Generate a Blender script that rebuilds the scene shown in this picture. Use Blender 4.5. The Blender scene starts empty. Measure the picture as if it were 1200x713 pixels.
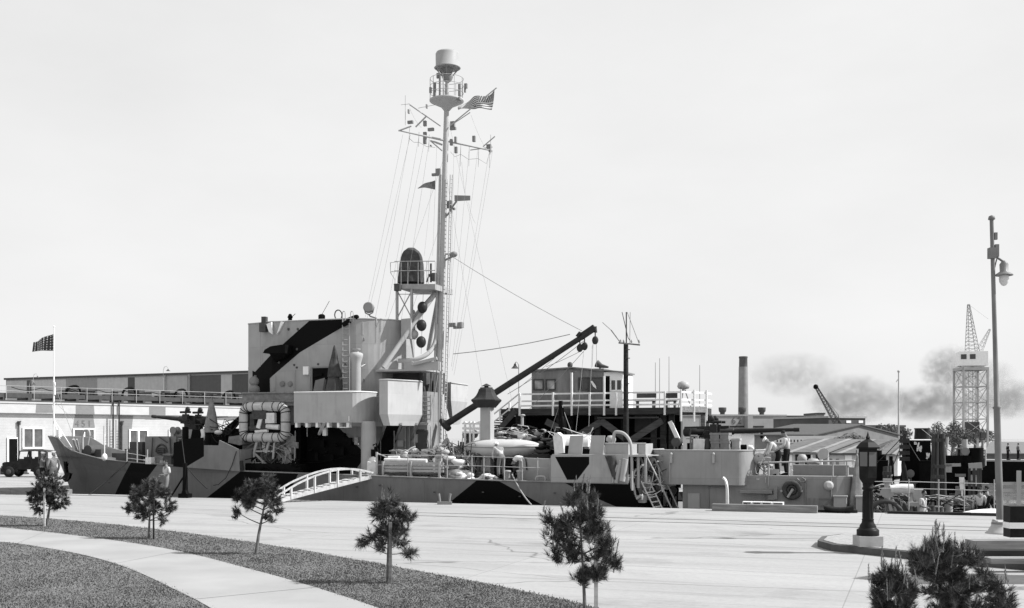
import bpy, bmesh, math, random
from mathutils import Vector as V, Matrix
R = math.radians
PI = math.pi
rnd = random.Random(7)
SC = bpy.context.scene
COL = SC.collection

# ------------------------------------------------------------------ survey of the place
# level camera 2.9 m above the quay; the quay edge runs at an angle A to the picture
F, H, CX, HY = 1300., 2.9, 600., 512.
A = math.atan(.3626)
ca, sa = math.cos(A), math.sin(A)
Y0 = 47.36
def W(px, py, Y): return V(((px-CX)/F*Y, Y, H-(py-HY)/F*Y))
def GP(px, py, z=0.): return W(px, py, (H-z)*F/(py-HY))
def S(px, py, v):                      # surveyed point at distance v behind the quay edge, in the quay frame
    k = (px-CX)/F
    Y = (v+Y0*ca)/(k*sa+ca)
    X = k*Y
    return V((X*ca-(Y-Y0)*sa, v, H-(py-HY)/F*Y))
def U(px, v): return S(px, HY, v).x
def tow(q):
    q = V(q)
    return V((q.x*ca+q.y*sa, Y0-q.x*sa+q.y*ca, q.z))
def toq(p):
    x, y = p[0], p[1]-Y0
    return V((x*ca-y*sa, x*sa+y*ca, p[2]))

# ------------------------------------------------------------------ materials (a monochrome place: greys only)
MATS = {}
def M(name, v, rough=.7, var=.12, scale=3., bump=0., metal=0., stretch=(1, 1, 1), detail=6, spec=.1, dirt=0.):
    if name in MATS: return MATS[name]
    m = bpy.data.materials.new(name); m.use_nodes = True
    nt = m.node_tree; N = nt.nodes; L = nt.links
    b = N['Principled BSDF']
    b.inputs['Roughness'].default_value = rough
    b.inputs['Metallic'].default_value = metal
    b.inputs['Specular IOR Level'].default_value = spec
    tc = N.new('ShaderNodeTexCoord'); mp = N.new('ShaderNodeMapping'); mp.inputs['Scale'].default_value = stretch
    L.new(tc.outputs['Object'], mp.inputs['Vector'])
    no = N.new('ShaderNodeTexNoise'); no.inputs['Scale'].default_value = scale; no.inputs['Detail'].default_value = detail
    L.new(mp.outputs['Vector'], no.inputs['Vector'])
    cr = N.new('ShaderNodeValToRGB')
    lo, hi = v*(1-var), v*(1+var)
    cr.color_ramp.elements[0].position = .3; cr.color_ramp.elements[1].position = .7
    cr.color_ramp.elements[0].color = (lo, lo, lo, 1); cr.color_ramp.elements[1].color = (hi, hi, hi, 1)
    L.new(no.outputs['Fac'], cr.inputs['Fac'])
    out = cr.outputs['Color']
    if dirt > 0:                       # rain streaks and grime
        mp2 = N.new('ShaderNodeMapping'); mp2.inputs['Scale'].default_value = (5, 5, .35)
        L.new(tc.outputs['Object'], mp2.inputs['Vector'])
        n2 = N.new('ShaderNodeTexNoise'); n2.inputs['Scale'].default_value = 1.6; n2.inputs['Detail'].default_value = 8
        L.new(mp2.outputs['Vector'], n2.inputs['Vector'])
        r2 = N.new('ShaderNodeMapRange'); r2.inputs[1].default_value = .48; r2.inputs[2].default_value = .75
        r2.inputs[3].default_value = 1.; r2.inputs[4].default_value = 1-dirt*.4
        L.new(n2.outputs['Fac'], r2.inputs[0])
        mx = N.new('ShaderNodeMix'); mx.data_type = 'RGBA'; mx.blend_type = 'MULTIPLY'; mx.inputs['Factor'].default_value = 1
        L.new(out, mx.inputs['A']); L.new(r2.outputs[0], mx.inputs['B']); out = mx.outputs['Result']
    L.new(out, b.inputs['Base Color'])
    if bump > 0:
        bp = N.new('ShaderNodeBump'); bp.inputs['Strength'].default_value = bump; bp.inputs['Distance'].default_value = .02
        n3 = N.new('ShaderNodeTexNoise'); n3.inputs['Scale'].default_value = scale*6; n3.inputs['Detail'].default_value = 8
        L.new(mp.outputs['Vector'], n3.inputs['Vector'])
        L.new(n3.outputs['Fac'], bp.inputs['Height']); L.new(bp.outputs['Normal'], b.inputs['Normal'])
    MATS[name] = m
    return m

def bandmat(name, v, period, axis='z', depth=.25, rough=.7, var=.06, tone=.8):
    """boards, corrugated iron or roofing: a saw-tooth relief along one axis of the object"""
    if name in MATS: return MATS[name]
    m = M(name, v, rough, var, 2.)
    nt = m.node_tree; N = nt.nodes; L = nt.links; b = N['Principled BSDF']
    tc = N.new('ShaderNodeTexCoord'); sx = N.new('ShaderNodeSeparateXYZ'); L.new(tc.outputs['Object'], sx.inputs[0])
    mu = N.new('ShaderNodeMath'); mu.operation = 'MULTIPLY'; mu.inputs[1].default_value = 1/period
    L.new(sx.outputs['XYZ'.index(axis.upper())], mu.inputs[0])
    fr = N.new('ShaderNodeMath'); fr.operation = 'FRACT'; L.new(mu.outputs[0], fr.inputs[0])
    bp = N.new('ShaderNodeBump'); bp.inputs['Strength'].default_value = depth; bp.inputs['Distance'].default_value = period*.3
    L.new(fr.outputs[0], bp.inputs['Height']); L.new(bp.outputs['Normal'], b.inputs['Normal'])
    gt = N.new('ShaderNodeMath'); gt.operation = 'LESS_THAN'; gt.inputs[1].default_value = .1; L.new(fr.outputs[0], gt.inputs[0])
    src = b.inputs['Base Color'].links[0].from_socket
    mx = N.new('ShaderNodeMix'); mx.data_type = 'RGBA'; mx.blend_type = 'MULTIPLY'
    L.new(gt.outputs[0], mx.inputs['Factor']); L.new(src, mx.inputs['A']); mx.inputs['B'].default_value = (tone, tone, tone, 1)
    L.new(mx.outputs['Result'], b.inputs['Base Color'])
    return m

def plated(m, ref=None, k=.8, w=2.4, h=1.25):
    """welded plate seams and a little rust weeping on painted steel"""
    nt = m.node_tree; N = nt.nodes; L = nt.links; b = N['Principled BSDF']
    tc = N.new('ShaderNodeTexCoord')
    if ref: tc.object = ref
    sx = N.new('ShaderNodeSeparateXYZ'); L.new(tc.outputs['Object'], sx.inputs[0])
    sm = N.new('ShaderNodeMath'); sm.operation = 'ADD'; L.new(sx.outputs[0], sm.inputs[0]); L.new(sx.outputs[1], sm.inputs[1])
    cb = N.new('ShaderNodeCombineXYZ'); L.new(sm.outputs[0], cb.inputs[0]); L.new(sx.outputs[2], cb.inputs[1])
    br = N.new('ShaderNodeTexBrick'); br.inputs['Scale'].default_value = 1; br.inputs['Brick Width'].default_value = w; br.inputs['Row Height'].default_value = h
    br.inputs['Mortar Size'].default_value = .012; br.inputs['Mortar Smooth'].default_value = .6
    for c_, t in (('Color1', 1.), ('Color2', .93), ('Mortar', k)): br.inputs[c_].default_value = (t, t, t, 1)
    L.new(cb.outputs[0], br.inputs['Vector'])
    src = b.inputs['Base Color'].links[0].from_socket
    mx = N.new('ShaderNodeMix'); mx.data_type = 'RGBA'; mx.blend_type = 'MULTIPLY'; mx.inputs['Factor'].default_value = 1
    L.new(src, mx.inputs['A']); L.new(br.outputs['Color'], mx.inputs['B'])
    n = N.new('ShaderNodeTexNoise'); n.inputs['Scale'].default_value = 1.1; n.inputs['Detail'].default_value = 9; n.inputs['Roughness'].default_value = .65
    mp = N.new('ShaderNodeMapping'); mp.inputs['Scale'].default_value = (1.6, 1.6, .5); L.new(tc.outputs['Object'], mp.inputs[0]); L.new(mp.outputs[0], n.inputs[0])
    r = N.new('ShaderNodeMapRange'); r.inputs[1].default_value = .52; r.inputs[2].default_value = .72; r.inputs[3].default_value = 1; r.inputs[4].default_value = .8; L.new(n.outputs['Fac'], r.inputs[0])
    m2 = N.new('ShaderNodeMix'); m2.data_type = 'RGBA'; m2.blend_type = 'MULTIPLY'; m2.inputs['Factor'].default_value = 1
    L.new(mx.outputs['Result'], m2.inputs['A']); L.new(r.outputs[0], m2.inputs['B']); L.new(m2.outputs['Result'], b.inputs['Base Color'])
    bp = N.new('ShaderNodeBump'); bp.inputs['Strength'].default_value = .35; bp.inputs['Distance'].default_value = .03
    n2 = N.new('ShaderNodeTexNoise'); n2.inputs['Scale'].default_value = .9; n2.inputs['Detail'].default_value = 2; L.new(tc.outputs['Object'], n2.inputs[0])
    L.new(n2.outputs['Fac'], bp.inputs['Height']); L.new(bp.outputs['Normal'], b.inputs['Normal'])
    return m

def camo(name, base, polys, ref, ax=(0, 2), dirt=.2, rough=.6):
    """painted measure: polys = [(tone, [(a,b)...convex])] in the reference object's coordinates"""
    m = M(name, base, rough, .07, 1.5, dirt=dirt, bump=.05, spec=.06)
    nt = m.node_tree; N = nt.nodes; L = nt.links; b = N['Principled BSDF']
    tc = N.new('ShaderNodeTexCoord'); tc.object = ref
    cur = b.inputs['Base Color'].links[0].from_socket
    for tone, poly in polys:
        ar = sum(poly[i][0]*poly[(i+1) % len(poly)][1]-poly[(i+1) % len(poly)][0]*poly[i][1] for i in range(len(poly)))
        if ar < 0: poly = poly[::-1]
        prev = None
        for i in range(len(poly)):
            p, q = poly[i], poly[(i+1) % len(poly)]
            nx, ny = -(q[1]-p[1]), q[0]-p[0]
            l = math.hypot(nx, ny) or 1; nx /= l; ny /= l
            d = N.new('ShaderNodeVectorMath'); d.operation = 'DOT_PRODUCT'
            vec = [0, 0, 0]; vec[ax[0]] = nx; vec[ax[1]] = ny
            L.new(tc.outputs['Object'], d.inputs[0]); d.inputs[1].default_value = vec
            s = N.new('ShaderNodeMath'); s.operation = 'SUBTRACT'; s.inputs[1].default_value = nx*p[0]+ny*p[1]
            L.new(d.outputs['Value'], s.inputs[0])
            if prev is None: prev = s.outputs[0]
            else:
                mn = N.new('ShaderNodeMath'); mn.operation = 'MINIMUM'
                L.new(prev, mn.inputs[0]); L.new(s.outputs[0], mn.inputs[1]); prev = mn.outputs[0]
        g = N.new('ShaderNodeMath'); g.operation = 'GREATER_THAN'; g.inputs[1].default_value = 0; L.new(prev, g.inputs[0])
        mx = N.new('ShaderNodeMix'); mx.data_type = 'RGBA'
        L.new(g.outputs[0], mx.inputs['Factor']); L.new(cur, mx.inputs['A']); mx.inputs['B'].default_value = (tone, tone, tone, 1)
        cur = mx.outputs['Result']
    L.new(cur, b.inputs['Base Color'])
    return plated(m, ref)

# ------------------------------------------------------------------ mesh builder
class MB:
    def __init__(s): s.v = []; s.f = []; s.m = []; s.sm = []; s.mi = 0
    def add(s, vs, fs, smooth=False):
        o = len(s.v); s.v += [V(p) for p in vs]
        for f in fs: s.f.append([i+o for i in f]); s.m.append(s.mi); s.sm.append(smooth)
        return s
    def box(s, x0, x1, y0, y1, z0, z1):
        return s.add([(x, y, z) for x in (x0, x1) for y in (y0, y1) for z in (z0, z1)],
                     [(0, 1, 3, 2), (4, 6, 7, 5), (0, 4, 5, 1), (2, 3, 7, 6), (0, 2, 6, 4), (1, 5, 7, 3)])
    def cbox(s, c, sx, sy, sz, rz=0., rx=0., ry=0.):
        m = Matrix.Rotation(rz, 3, 'Z') @ Matrix.Rotation(ry, 3, 'Y') @ Matrix.Rotation(rx, 3, 'X')
        c = V(c)
        return s.add([c + m @ V((x*sx/2, y*sy/2, z*sz/2)) for x in (-1, 1) for y in (-1, 1) for z in (-1, 1)],
                     [(0, 1, 3, 2), (4, 6, 7, 5), (0, 4, 5, 1), (2, 3, 7, 6), (0, 2, 6, 4), (1, 5, 7, 3)])
    def bar(s, p, q, w, h=None, up=(0, 0, 1)):
        p, q = V(p), V(q); d = (q-p)
        if d.length < 1e-6: return s
        d.normalize(); up = V(up)
        if abs(d.dot(up)) > .98: up = V((0, 1, 0))
        a = d.cross(up).normalized(); b = a.cross(d).normalized(); h = h or w
        vs = [e + a*x*w/2 + b*y*h/2 for e in (p, q) for x, y in ((-1, -1), (1, -1), (1, 1), (-1, 1))]
        return s.add(vs, [(3, 2, 1, 0), (4, 5, 6, 7), (0, 1, 5, 4), (1, 2, 6, 5), (2, 3, 7, 6), (3, 0, 4, 7)])
    def tube(s, pts, r, n=8, closed=False):
        pts = [V(p) for p in pts]; k = len(pts)
        rs = r if isinstance(r, (list, tuple)) else [r]*k
        vs = []; ref = None
        for i in range(k):
            if closed: d = pts[(i+1) % k]-pts[i-1]
            else: d = pts[min(i+1, k-1)]-pts[max(i-1, 0)]
            d.normalize()
            if ref is None:
                ref = V((0, 0, 1)) if abs(d.z) < .9 else V((1, 0, 0))
            a = ref - d*ref.dot(d)
            if a.length < 1e-4: a = V((1, 0, 0)).cross(d)
            a.normalize(); ref = a; b = d.cross(a)
            vs += [pts[i] + (a*math.cos(2*PI*j/n)+b*math.sin(2*PI*j/n))*rs[i] for j in range(n)]
        fs = []
        for i in range(k if closed else k-1):
            o, p = i*n, ((i+1) % k)*n
            fs += [(o+j, o+(j+1) % n, p+(j+1) % n, p+j) for j in range(n)]
        s.add(vs, fs, n > 4)
        if not closed:
            s.add(vs[:n], [tuple(range(n))[::-1]]); s.add(vs[-n:], [tuple(range(n))])
        return s
    def lathe(s, prof, c=(0, 0, 0), n=16, ax=None, smooth=True, a0=0., a1=2*PI, cap=True):
        c = V(c); full = abs(a1-a0-2*PI) < 1e-6
        k = n if full else n+1
        q = V((0, 0, 1)).rotation_difference(V(ax)) if ax is not None else None
        vs = []
        for r, z in prof:
            for j in range(k):
                t = a0+(a1-a0)*j/n
                p = V((r*math.cos(t), r*math.sin(t), z))
                vs.append(c + (q @ p if q else p))
        fs = []
        for i in range(len(prof)-1):
            for j in range(n):
                j2 = (j+1) % k
                fs.append((i*k+j, i*k+j2, (i+1)*k+j2, (i+1)*k+j))
        s.add(vs, fs, smooth)
        if full and cap:
            if prof[0][0] > 1e-4: s.add(vs[:k], [tuple(range(k))[::-1]])
            if prof[-1][0] > 1e-4: s.add(vs[-k:], [tuple(range(k))])
        return s
    def cyl(s, p, q, r, n=12):
        return s.tube([p, q], r, n)
    def sph(s, c, r, n=12, m=8):
        r = r if isinstance(r, (tuple, list)) else (r, r, r); c = V(c)
        vs = []
        for i in range(m+1):
            t = PI*i/m
            for j in range(n):
                a = 2*PI*j/n
                vs.append(c+V((r[0]*math.sin(t)*math.cos(a), r[1]*math.sin(t)*math.sin(a), -r[2]*math.cos(t))))
        fs = [(i*n+j, i*n+(j+1) % n, (i+1)*n+(j+1) % n, (i+1)*n+j) for i in range(m) for j in range(n)]
        return s.add(vs, fs, True)
    def ext(s, poly, d):                # extrude a flat polygon of 3-D points by vector d
        d = V(d); k = len(poly); poly = [V(p) for p in poly]
        vs = poly+[p+d for p in poly]
        fs = [tuple(range(k)), tuple(range(2*k-1, k-1, -1))]
        fs += [(i, (i+1) % k + 0, (i+1) % k + k, i+k)[::-1] for i in range(k)]
        return s.add(vs, fs)
    def pp(s, pix, v0, v1):             # a surveyed outline on the plane v0 carried back to v1
        return s.ext([S(x, y, v0) for x, y in pix], (0, v1-v0, 0))
    def slab(s, poly, z0, z1):
        return s.ext([(p[0], p[1], z0) for p in poly], (0, 0, z1-z0))
    def wall(s, path, z0, z1, t=.06, smooth=False):
        """upright plate of thickness t along a plan path (inside = left of the path)"""
        n = len(path); P = [V((p[0], p[1])) for p in path]
        z0 = z0 if isinstance(z0, list) else [z0]*n; z1 = z1 if isinstance(z1, list) else [z1]*n
        inn = []
        for i in range(n):
            d = (P[min(i+1, n-1)]-P[max(i-1, 0)]).normalized()
            inn.append(P[i]+V((-d.y, d.x))*t)
        vs = []
        for i in range(n):
            vs += [(P[i].x, P[i].y, z0[i]), (P[i].x, P[i].y, z1[i]), (inn[i].x, inn[i].y, z1[i]), (inn[i].x, inn[i].y, z0[i])]
        fs = [(0, 3, 2, 1), (4*n-4, 4*n-3, 4*n-2, 4*n-1)]
        for i in range(n-1):
            a, b = 4*i, 4*i+4
            fs += [(a, a+1, b+1, b), (a+1, a+2, b+2, b+1), (a+2, a+3, b+3, b+2), (a+3, a, b, b+3)]
        return s.add(vs, fs, smooth)
    def mesh(s, name, mats, org):
        me = bpy.data.meshes.new(name)
        org = V(org)
        me.from_pydata([tuple(p-org) for p in s.v], [], s.f)
        for m in (mats if isinstance(mats, (list, tuple)) else [mats]): me.materials.append(m)
        me.polygons.foreach_set('material_index', s.m)
        me.polygons.foreach_set('use_smooth', s.sm)
        me.update()
        bm = bmesh.new(); bm.from_mesh(me)
        bmesh.ops.recalc_face_normals(bm, faces=bm.faces); bm.to_mesh(me); bm.free()
        return me
    def parts(s, name, mats, parent, gap=.04):
        """the separate fittings collected in one builder, each linked as a part of its own"""
        isl = []; par = {}
        def find(i):
            while par.setdefault(i, i) != i: i = par[i]
            return i
        for f in s.f:
            a = find(f[0])
            for i in f[1:]: par[find(i)] = a
        for i in range(len(s.v)): isl.append(find(i))
        bb = {}
        for i, p in enumerate(s.v):
            b = bb.setdefault(isl[i], [p.copy(), p.copy()])
            for k in range(3): b[0][k] = min(b[0][k], p[k]); b[1][k] = max(b[1][k], p[k])
        ks = list(bb)
        for x in range(len(ks)):
            for y in range(x):
                A_, B_ = bb[ks[x]], bb[ks[y]]
                if all(A_[0][k]-gap <= B_[1][k] and B_[0][k]-gap <= A_[1][k] for k in range(3)): par[find(ks[x])] = find(ks[y])
        grp = {}
        for n, f in enumerate(s.f): grp.setdefault(find(f[0]), []).append(n)
        out = []
        for fs in grp.values():
            g = MB(); mp = {}
            for n in fs:
                for i in s.f[n]:
                    if i not in mp: mp[i] = len(g.v); g.v.append(s.v[i])
                g.f.append([mp[i] for i in s.f[n]]); g.m.append(s.m[n]); g.sm.append(s.sm[n])
            out.append(g.part(name, mats, parent))
        return out
    def part(s, name, mats, parent, label=None):
        r = parent
        while r.parent: r = r.parent
        o = bpy.data.objects.new(name, s.mesh(name, mats, ORG[r.name]))
        COL.objects.link(o); o.parent = parent
        if label: o['label'] = label
        return o
    def thing(s, name, mats, label, cat, group=None, fr='q', kind=None, org=None):
        xs = [p.x for p in s.v]; ys = [p.y for p in s.v]; zs = [p.z for p in s.v]
        org = V(org) if org is not None else V(((min(xs)+max(xs))/2, (min(ys)+max(ys))/2, min(zs)))
        o = bpy.data.objects.new(name, s.mesh(name, mats, org)); COL.objects.link(o)
        place(o, org, fr); ORG[o.name] = org
        tag(o, label, cat, group, kind)
        return o
ORG = {}
def place(o, org, fr):
    if fr == 'q': o.location = tow(org); o.rotation_euler.z = -A
    else: o.location = V(org)
def tag(o, label=None, cat=None, group=None, kind=None):
    if label: o['label'] = label
    if cat: o['category'] = cat
    if group: o['group'] = group
    if kind: o['kind'] = kind
    return o
def root(name, label, cat, org, fr='q', group=None):
    o = bpy.data.objects.new(name, None); COL.objects.link(o)
    o.empty_display_size = .2
    place(o, org, fr); ORG[o.name] = V(org)
    return tag(o, label, cat, group)
def struct(mb, name, mats, fr='q', kind='structure'):
    o = bpy.data.objects.new(name, mb.mesh(name, mats, (0, 0, 0))); COL.objects.link(o)
    place(o, (0, 0, 0), fr); ORG[o.name] = V((0, 0, 0))
    o['kind'] = kind
    return o
def dup(r, loc, rz=None, label=None, group=None):
    c = r.copy(); COL.objects.link(c); c.location = loc
    if rz is not None: c.rotation_euler = (0, 0, rz)
    if label: c['label'] = label
    if group: c['group'] = group
    for ch in list(r.children):
        d = ch.copy(); COL.objects.link(d); d.parent = c
        for g in list(ch.children):
            e = g.copy(); COL.objects.link(e); e.parent = d
    return c
def inset(poly, f=.03):
    c = V((sum(p[0] for p in poly)/len(poly), sum(p[1] for p in poly)/len(poly)))
    return [(p[0]+(c.x-p[0])*f, p[1]+(c.y-p[1])*f) for p in poly]
def lerp(a, b, t): return a+(b-a)*t
def interp(tab, x):
    if x <= tab[0][0]: return tab[0][1]
    for (a, p), (b, q) in zip(tab, tab[1:]):
        if x <= b: return p+(q-p)*(x-a)/(b-a)
    return tab[-1][1]
def smoothpath(pts, k=6):
    """Catmull-Rom through points"""
    pts = [V(p) for p in pts]; out = []
    for i in range(len(pts)-1):
        p0, p1, p2, p3 = pts[max(i-1, 0)], pts[i], pts[i+1], pts[min(i+2, len(pts)-1)]
        for j in range(k):
            t = j/k
            out.append(.5*((2*p1)+(p2-p0)*t+(2*p0-5*p1+4*p2-p3)*t*t+(3*p1-p0-3*p2+p3)*t**3))
    out.append(pts[-1]); return out
def sag(p, q, d, k=8):
    p, q = V(p), V(q)
    return [p.lerp(q, i/k)-V((0, 0, d*4*(i/k)*(1-i/k))) for i in range(k+1)]

# paints and stuffs used all over
LG = M('light_grey_paint', .34, .55, .07, 2., dirt=.18)
MG = M('mid_grey_paint', .2, .55, .1, 2., dirt=.2)
DG = M('dark_grey_paint', .07, .55, .15, 3.)
BK = M('black_paint', .005, .6, .3, 3., spec=.05)
WH = M('white_paint', .78, .5, .05, 4., dirt=.12)
STEEL = M('gunmetal', .04, .4, .2, 5., metal=.3)
CANV = M('grey_canvas', .2, .9, .25, 5., bump=.5)
CANVD = M('dark_canvas', .06, .9, .3, 5., bump=.5)
CANVW = M('pale_canvas', .6, .9, .12, 5., bump=.5)
WOODD = M('tarred_timber', .03, .85, .4, 4., stretch=(.3, 3, 3), bump=.4)
WOODM = M('weathered_timber', .2, .85, .3, 4., stretch=(.3, 3, 3), bump=.4)
WOODL = M('pale_timber', .45, .8, .2, 5., stretch=(.3, 3, 3), bump=.3)
ROPE = M('manila_rope', .3, .9, .2, 20.)
ROPED = M('tarred_rope', .03, .9, .2, 20.)
GLASS = M('dark_glass', .03, .12, .2, 1., spec=.6)
RUBBER = M('black_rubber', .02, .8, .2, 8.)
WIRE = M('steel_wire', .24, .5, .1, 8.)
SKYV, SUNS, EXPO = 6.75, 5.0, .52
# ------------------------------------------------------------------ ground, water, quay
def concrete(name, v, joint=6.):
    m = M(name, v, .85, .1, .35, bump=.12, stretch=(.3, 1.6, 1), detail=12)
    nt = m.node_tree; N = nt.nodes; L = nt.links; b = N['Principled BSDF']
    tc = N.new('ShaderNodeTexCoord')
    src = b.inputs['Base Color'].links[0].from_socket
    # oil and tyre marks dragged along the quay, plus fine cracks
    mp = N.new('ShaderNodeMapping'); mp.inputs['Scale'].default_value = (.05, .9, 1); L.new(tc.outputs['Object'], mp.inputs[0])
    n = N.new('ShaderNodeTexNoise'); n.inputs['Scale'].default_value = 1.3; n.inputs['Detail'].default_value = 10; n.inputs['Roughness'].default_value = .7
    L.new(mp.outputs[0], n.inputs[0])
    r = N.new('ShaderNodeMapRange'); r.inputs[1].default_value = .53; r.inputs[2].default_value = .74; r.inputs[3].default_value = 1; r.inputs[4].default_value = .62
    L.new(n.outputs['Fac'], r.inputs[0])
    mp2 = N.new('ShaderNodeMapping'); mp2.inputs['Scale'].default_value = (.07, .26, 1); L.new(tc.outputs['Object'], mp2.inputs[0])
    n4 = N.new('ShaderNodeTexNoise'); n4.inputs['Scale'].default_value = .8; L.new(tc.outputs['Object'], n4.inputs[0])
    ad = N.new('ShaderNodeVectorMath'); ad.operation = 'MULTIPLY_ADD'; ad.inputs[1].default_value = (.12, .12, 0)
    L.new(n4.outputs['Color'], ad.inputs[0]); L.new(mp2.outputs[0], ad.inputs[2])
    vo = N.new('ShaderNodeTexVoronoi'); vo.feature = 'DISTANCE_TO_EDGE'; vo.inputs['Scale'].default_value = 1.; L.new(ad.outputs[0], vo.inputs['Vector'])
    r2 = N.new('ShaderNodeMapRange'); r2.inputs[1].default_value = .0; r2.inputs[2].default_value = .006; r2.inputs[3].default_value = .5; r2.inputs[4].default_value = 1
    L.new(vo.outputs['Distance'], r2.inputs[0])
    a = N.new('ShaderNodeMath'); a.operation = 'MULTIPLY'; L.new(r.outputs[0], a.inputs[0]); L.new(r2.outputs[0], a.inputs[1])
    mx = N.new('ShaderNodeMix'); mx.data_type = 'RGBA'; mx.blend_type = 'MULTIPLY'; mx.inputs['Factor'].default_value = 1
    L.new(src, mx.inputs['A']); L.new(a.outputs[0], mx.inputs['B'])
    # pour joints, patches and grit
    br = N.new('ShaderNodeTexBrick'); br.offset = .0; br.inputs['Scale'].default_value = 1; br.inputs['Brick Width'].default_value = 7.5; br.inputs['Row Height'].default_value = 4.2; br.inputs['Mortar Size'].default_value = .012
    for c_, t in (('Color1', 1.), ('Color2', .95), ('Mortar', .72)): br.inputs[c_].default_value = (t, t, t, 1)
    L.new(tc.outputs['Object'], br.inputs['Vector'])
    gn = N.new('ShaderNodeTexNoise'); gn.inputs['Scale'].default_value = 7; gn.inputs['Detail'].default_value = 12; gn.inputs['Roughness'].default_value = .8; L.new(tc.outputs['Object'], gn.inputs[0])
    gr = N.new('ShaderNodeMapRange'); gr.inputs[1].default_value = .3; gr.inputs[2].default_value = .7; gr.inputs[3].default_value = .86; gr.inputs[4].default_value = 1.1; L.new(gn.outputs['Fac'], gr.inputs[0])
    last = mx.outputs['Result']
    on = N.new('ShaderNodeTexNoise'); on.inputs['Scale'].default_value = .33; on.inputs['Detail'].default_value = 7; on.inputs['Roughness'].default_value = .62; L.new(tc.outputs['Object'], on.inputs[0])
    orr = N.new('ShaderNodeMapRange'); orr.inputs[1].default_value = .56; orr.inputs[2].default_value = .7; orr.inputs[3].default_value = 1.; orr.inputs[4].default_value = .78; L.new(on.outputs['Fac'], orr.inputs[0])
    for s_ in (br.outputs['Color'], gr.outputs[0], orr.outputs[0]):
        m3 = N.new('ShaderNodeMix'); m3.data_type = 'RGBA'; m3.blend_type = 'MULTIPLY'; m3.inputs['Factor'].default_value = 1
        L.new(last, m3.inputs['A']); L.new(s_, m3.inputs['B']); last = m3.outputs['Result']
    L.new(last, b.inputs['Base Color'])
    return m
CONC = concrete('quay_concrete', .315)
BASV, BASU0, BASU1, FARV = 13.5, -31.5, 19.5, 84.
g = MB()
def rect(u0, u1, v0, v1, z=0.): g.add([(u0, v0, z), (u1, v0, z), (u1, v1, z), (u0, v1, z)], [(0, 1, 2, 3)])
rect(-900, 900, -120, 0); rect(-900, BASU0, 0, 1500); rect(BASU0, BASU1, BASV, 1500); rect(BASU1, 900, FARV, 1500)
struct(g, 'ground', CONC)
g = MB()
for a, b in (((BASU0, 0), (900, 0)), ((BASU0, 0), (BASU0, BASV)), ((BASU0, BASV), (BASU1, BASV)), ((BASU1, BASV), (BASU1, FARV)), ((BASU1, FARV), (900, FARV))):
    g.add([(a[0], a[1], -4), (b[0], b[1], -4), (b[0], b[1], -.004), (a[0], a[1], -.004)], [(0, 1, 2, 3)])
struct(g, 'quay_wall', M('wet_quay_wall', .06, .8, .4, 1., dirt=.4))
wm = M('harbour_water', .2, .1, .2, .6, spec=.5)
nt = wm.node_tree; bp = nt.nodes.new('ShaderNodeBump'); bp.inputs['Strength'].default_value = .3; bp.inputs['Distance'].default_value = .06
nz = nt.nodes.new('ShaderNodeTexNoise'); nz.inputs['Scale'].default_value = 1.1; nz.inputs['Detail'].default_value = 5
tc = nt.nodes.new('ShaderNodeTexCoord'); nt.links.new(tc.outputs['Object'], nz.inputs[0])
nt.links.new(nz.outputs['Fac'], bp.inputs['Height']); nt.links.new(bp.outputs['Normal'], nt.nodes['Principled BSDF'].inputs['Normal'])
g = MB(); g.add([(BASU0-1, -1, -2), (900, -1, -2), (900, 100, -2), (BASU0-1, 100, -2)], [(0, 1, 2, 3)])
struct(g, 'water', wm)
for v in (-6.0, -7.45):                  # crane track let into the quay
    g = MB(); g.box(-3, 120, v-.03, v+.03, .0, .012); struct(g, 'crane_rail', M('worn_rail', .16, .6, .7, .5, stretch=(.2, 1, 1)))

# lawn strip, curving footpath and the nearer lawn, each a sheet above the last
def curve(pix, z=0.): return smoothpath([GP(x, y, z) for x, y in pix], 5)
Ltop = curve([(-420, 581), (-120, 598), (0, 604.5), (80, 610), (150, 617), (225, 626), (300, 637), (375, 649), (450, 662.5), (550, 681), (620, 695), (700, 714), (800, 745), (960, 830)])
Ptop = curve([(-420, 590), (-120, 611), (0, 619), (100, 630), (200, 645), (300, 670), (370, 690), (440, 713), (520, 745), (620, 800)])
Pbot = curve([(-420, 603), (-120, 627), (0, 636), (40, 641), (100, 652), (150, 667), (200, 690), (245, 713), (290, 745), (340, 800)])
NEAR = [V((-3, 9, 0)), V((-18, 9, 0)), V((-36, 16, 0)), V((-34, 40, 0))]
LAWN = M('lawn_soil', .135, .95, .18, .8, bump=.5)
def ribbon(top, bot, z):
    n = len(bot); g = MB()
    vs = []
    for i in range(n):
        t = top[min(int(i*len(top)/n+.5), len(top)-1)] if len(top) != n else top[i]
        vs += [(t.x, t.y, z), (bot[i].x, bot[i].y, z)]
    return g.add(vs, [(2*i, 2*i+1, 2*i+3, 2*i+2) for i in range(n-1)])
def resample(c, n):
    L = [0]
    for a, b in zip(c, c[1:]): L.append(L[-1]+(b-a).length)
    out = []
    for i in range(n):
        d = L[-1]*i/(n-1); j = 0
        while j < len(L)-2 and L[j+1] < d: j += 1
        out.append(c[j].lerp(c[j+1], (d-L[j])/max(L[j+1]-L[j], 1e-6)))
    return out
lawn1 = ribbon(resample(Ltop, 60), resample(Ptop, 60), .012)
struct(lawn1, 'lawn', LAWN, fr='w')
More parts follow.
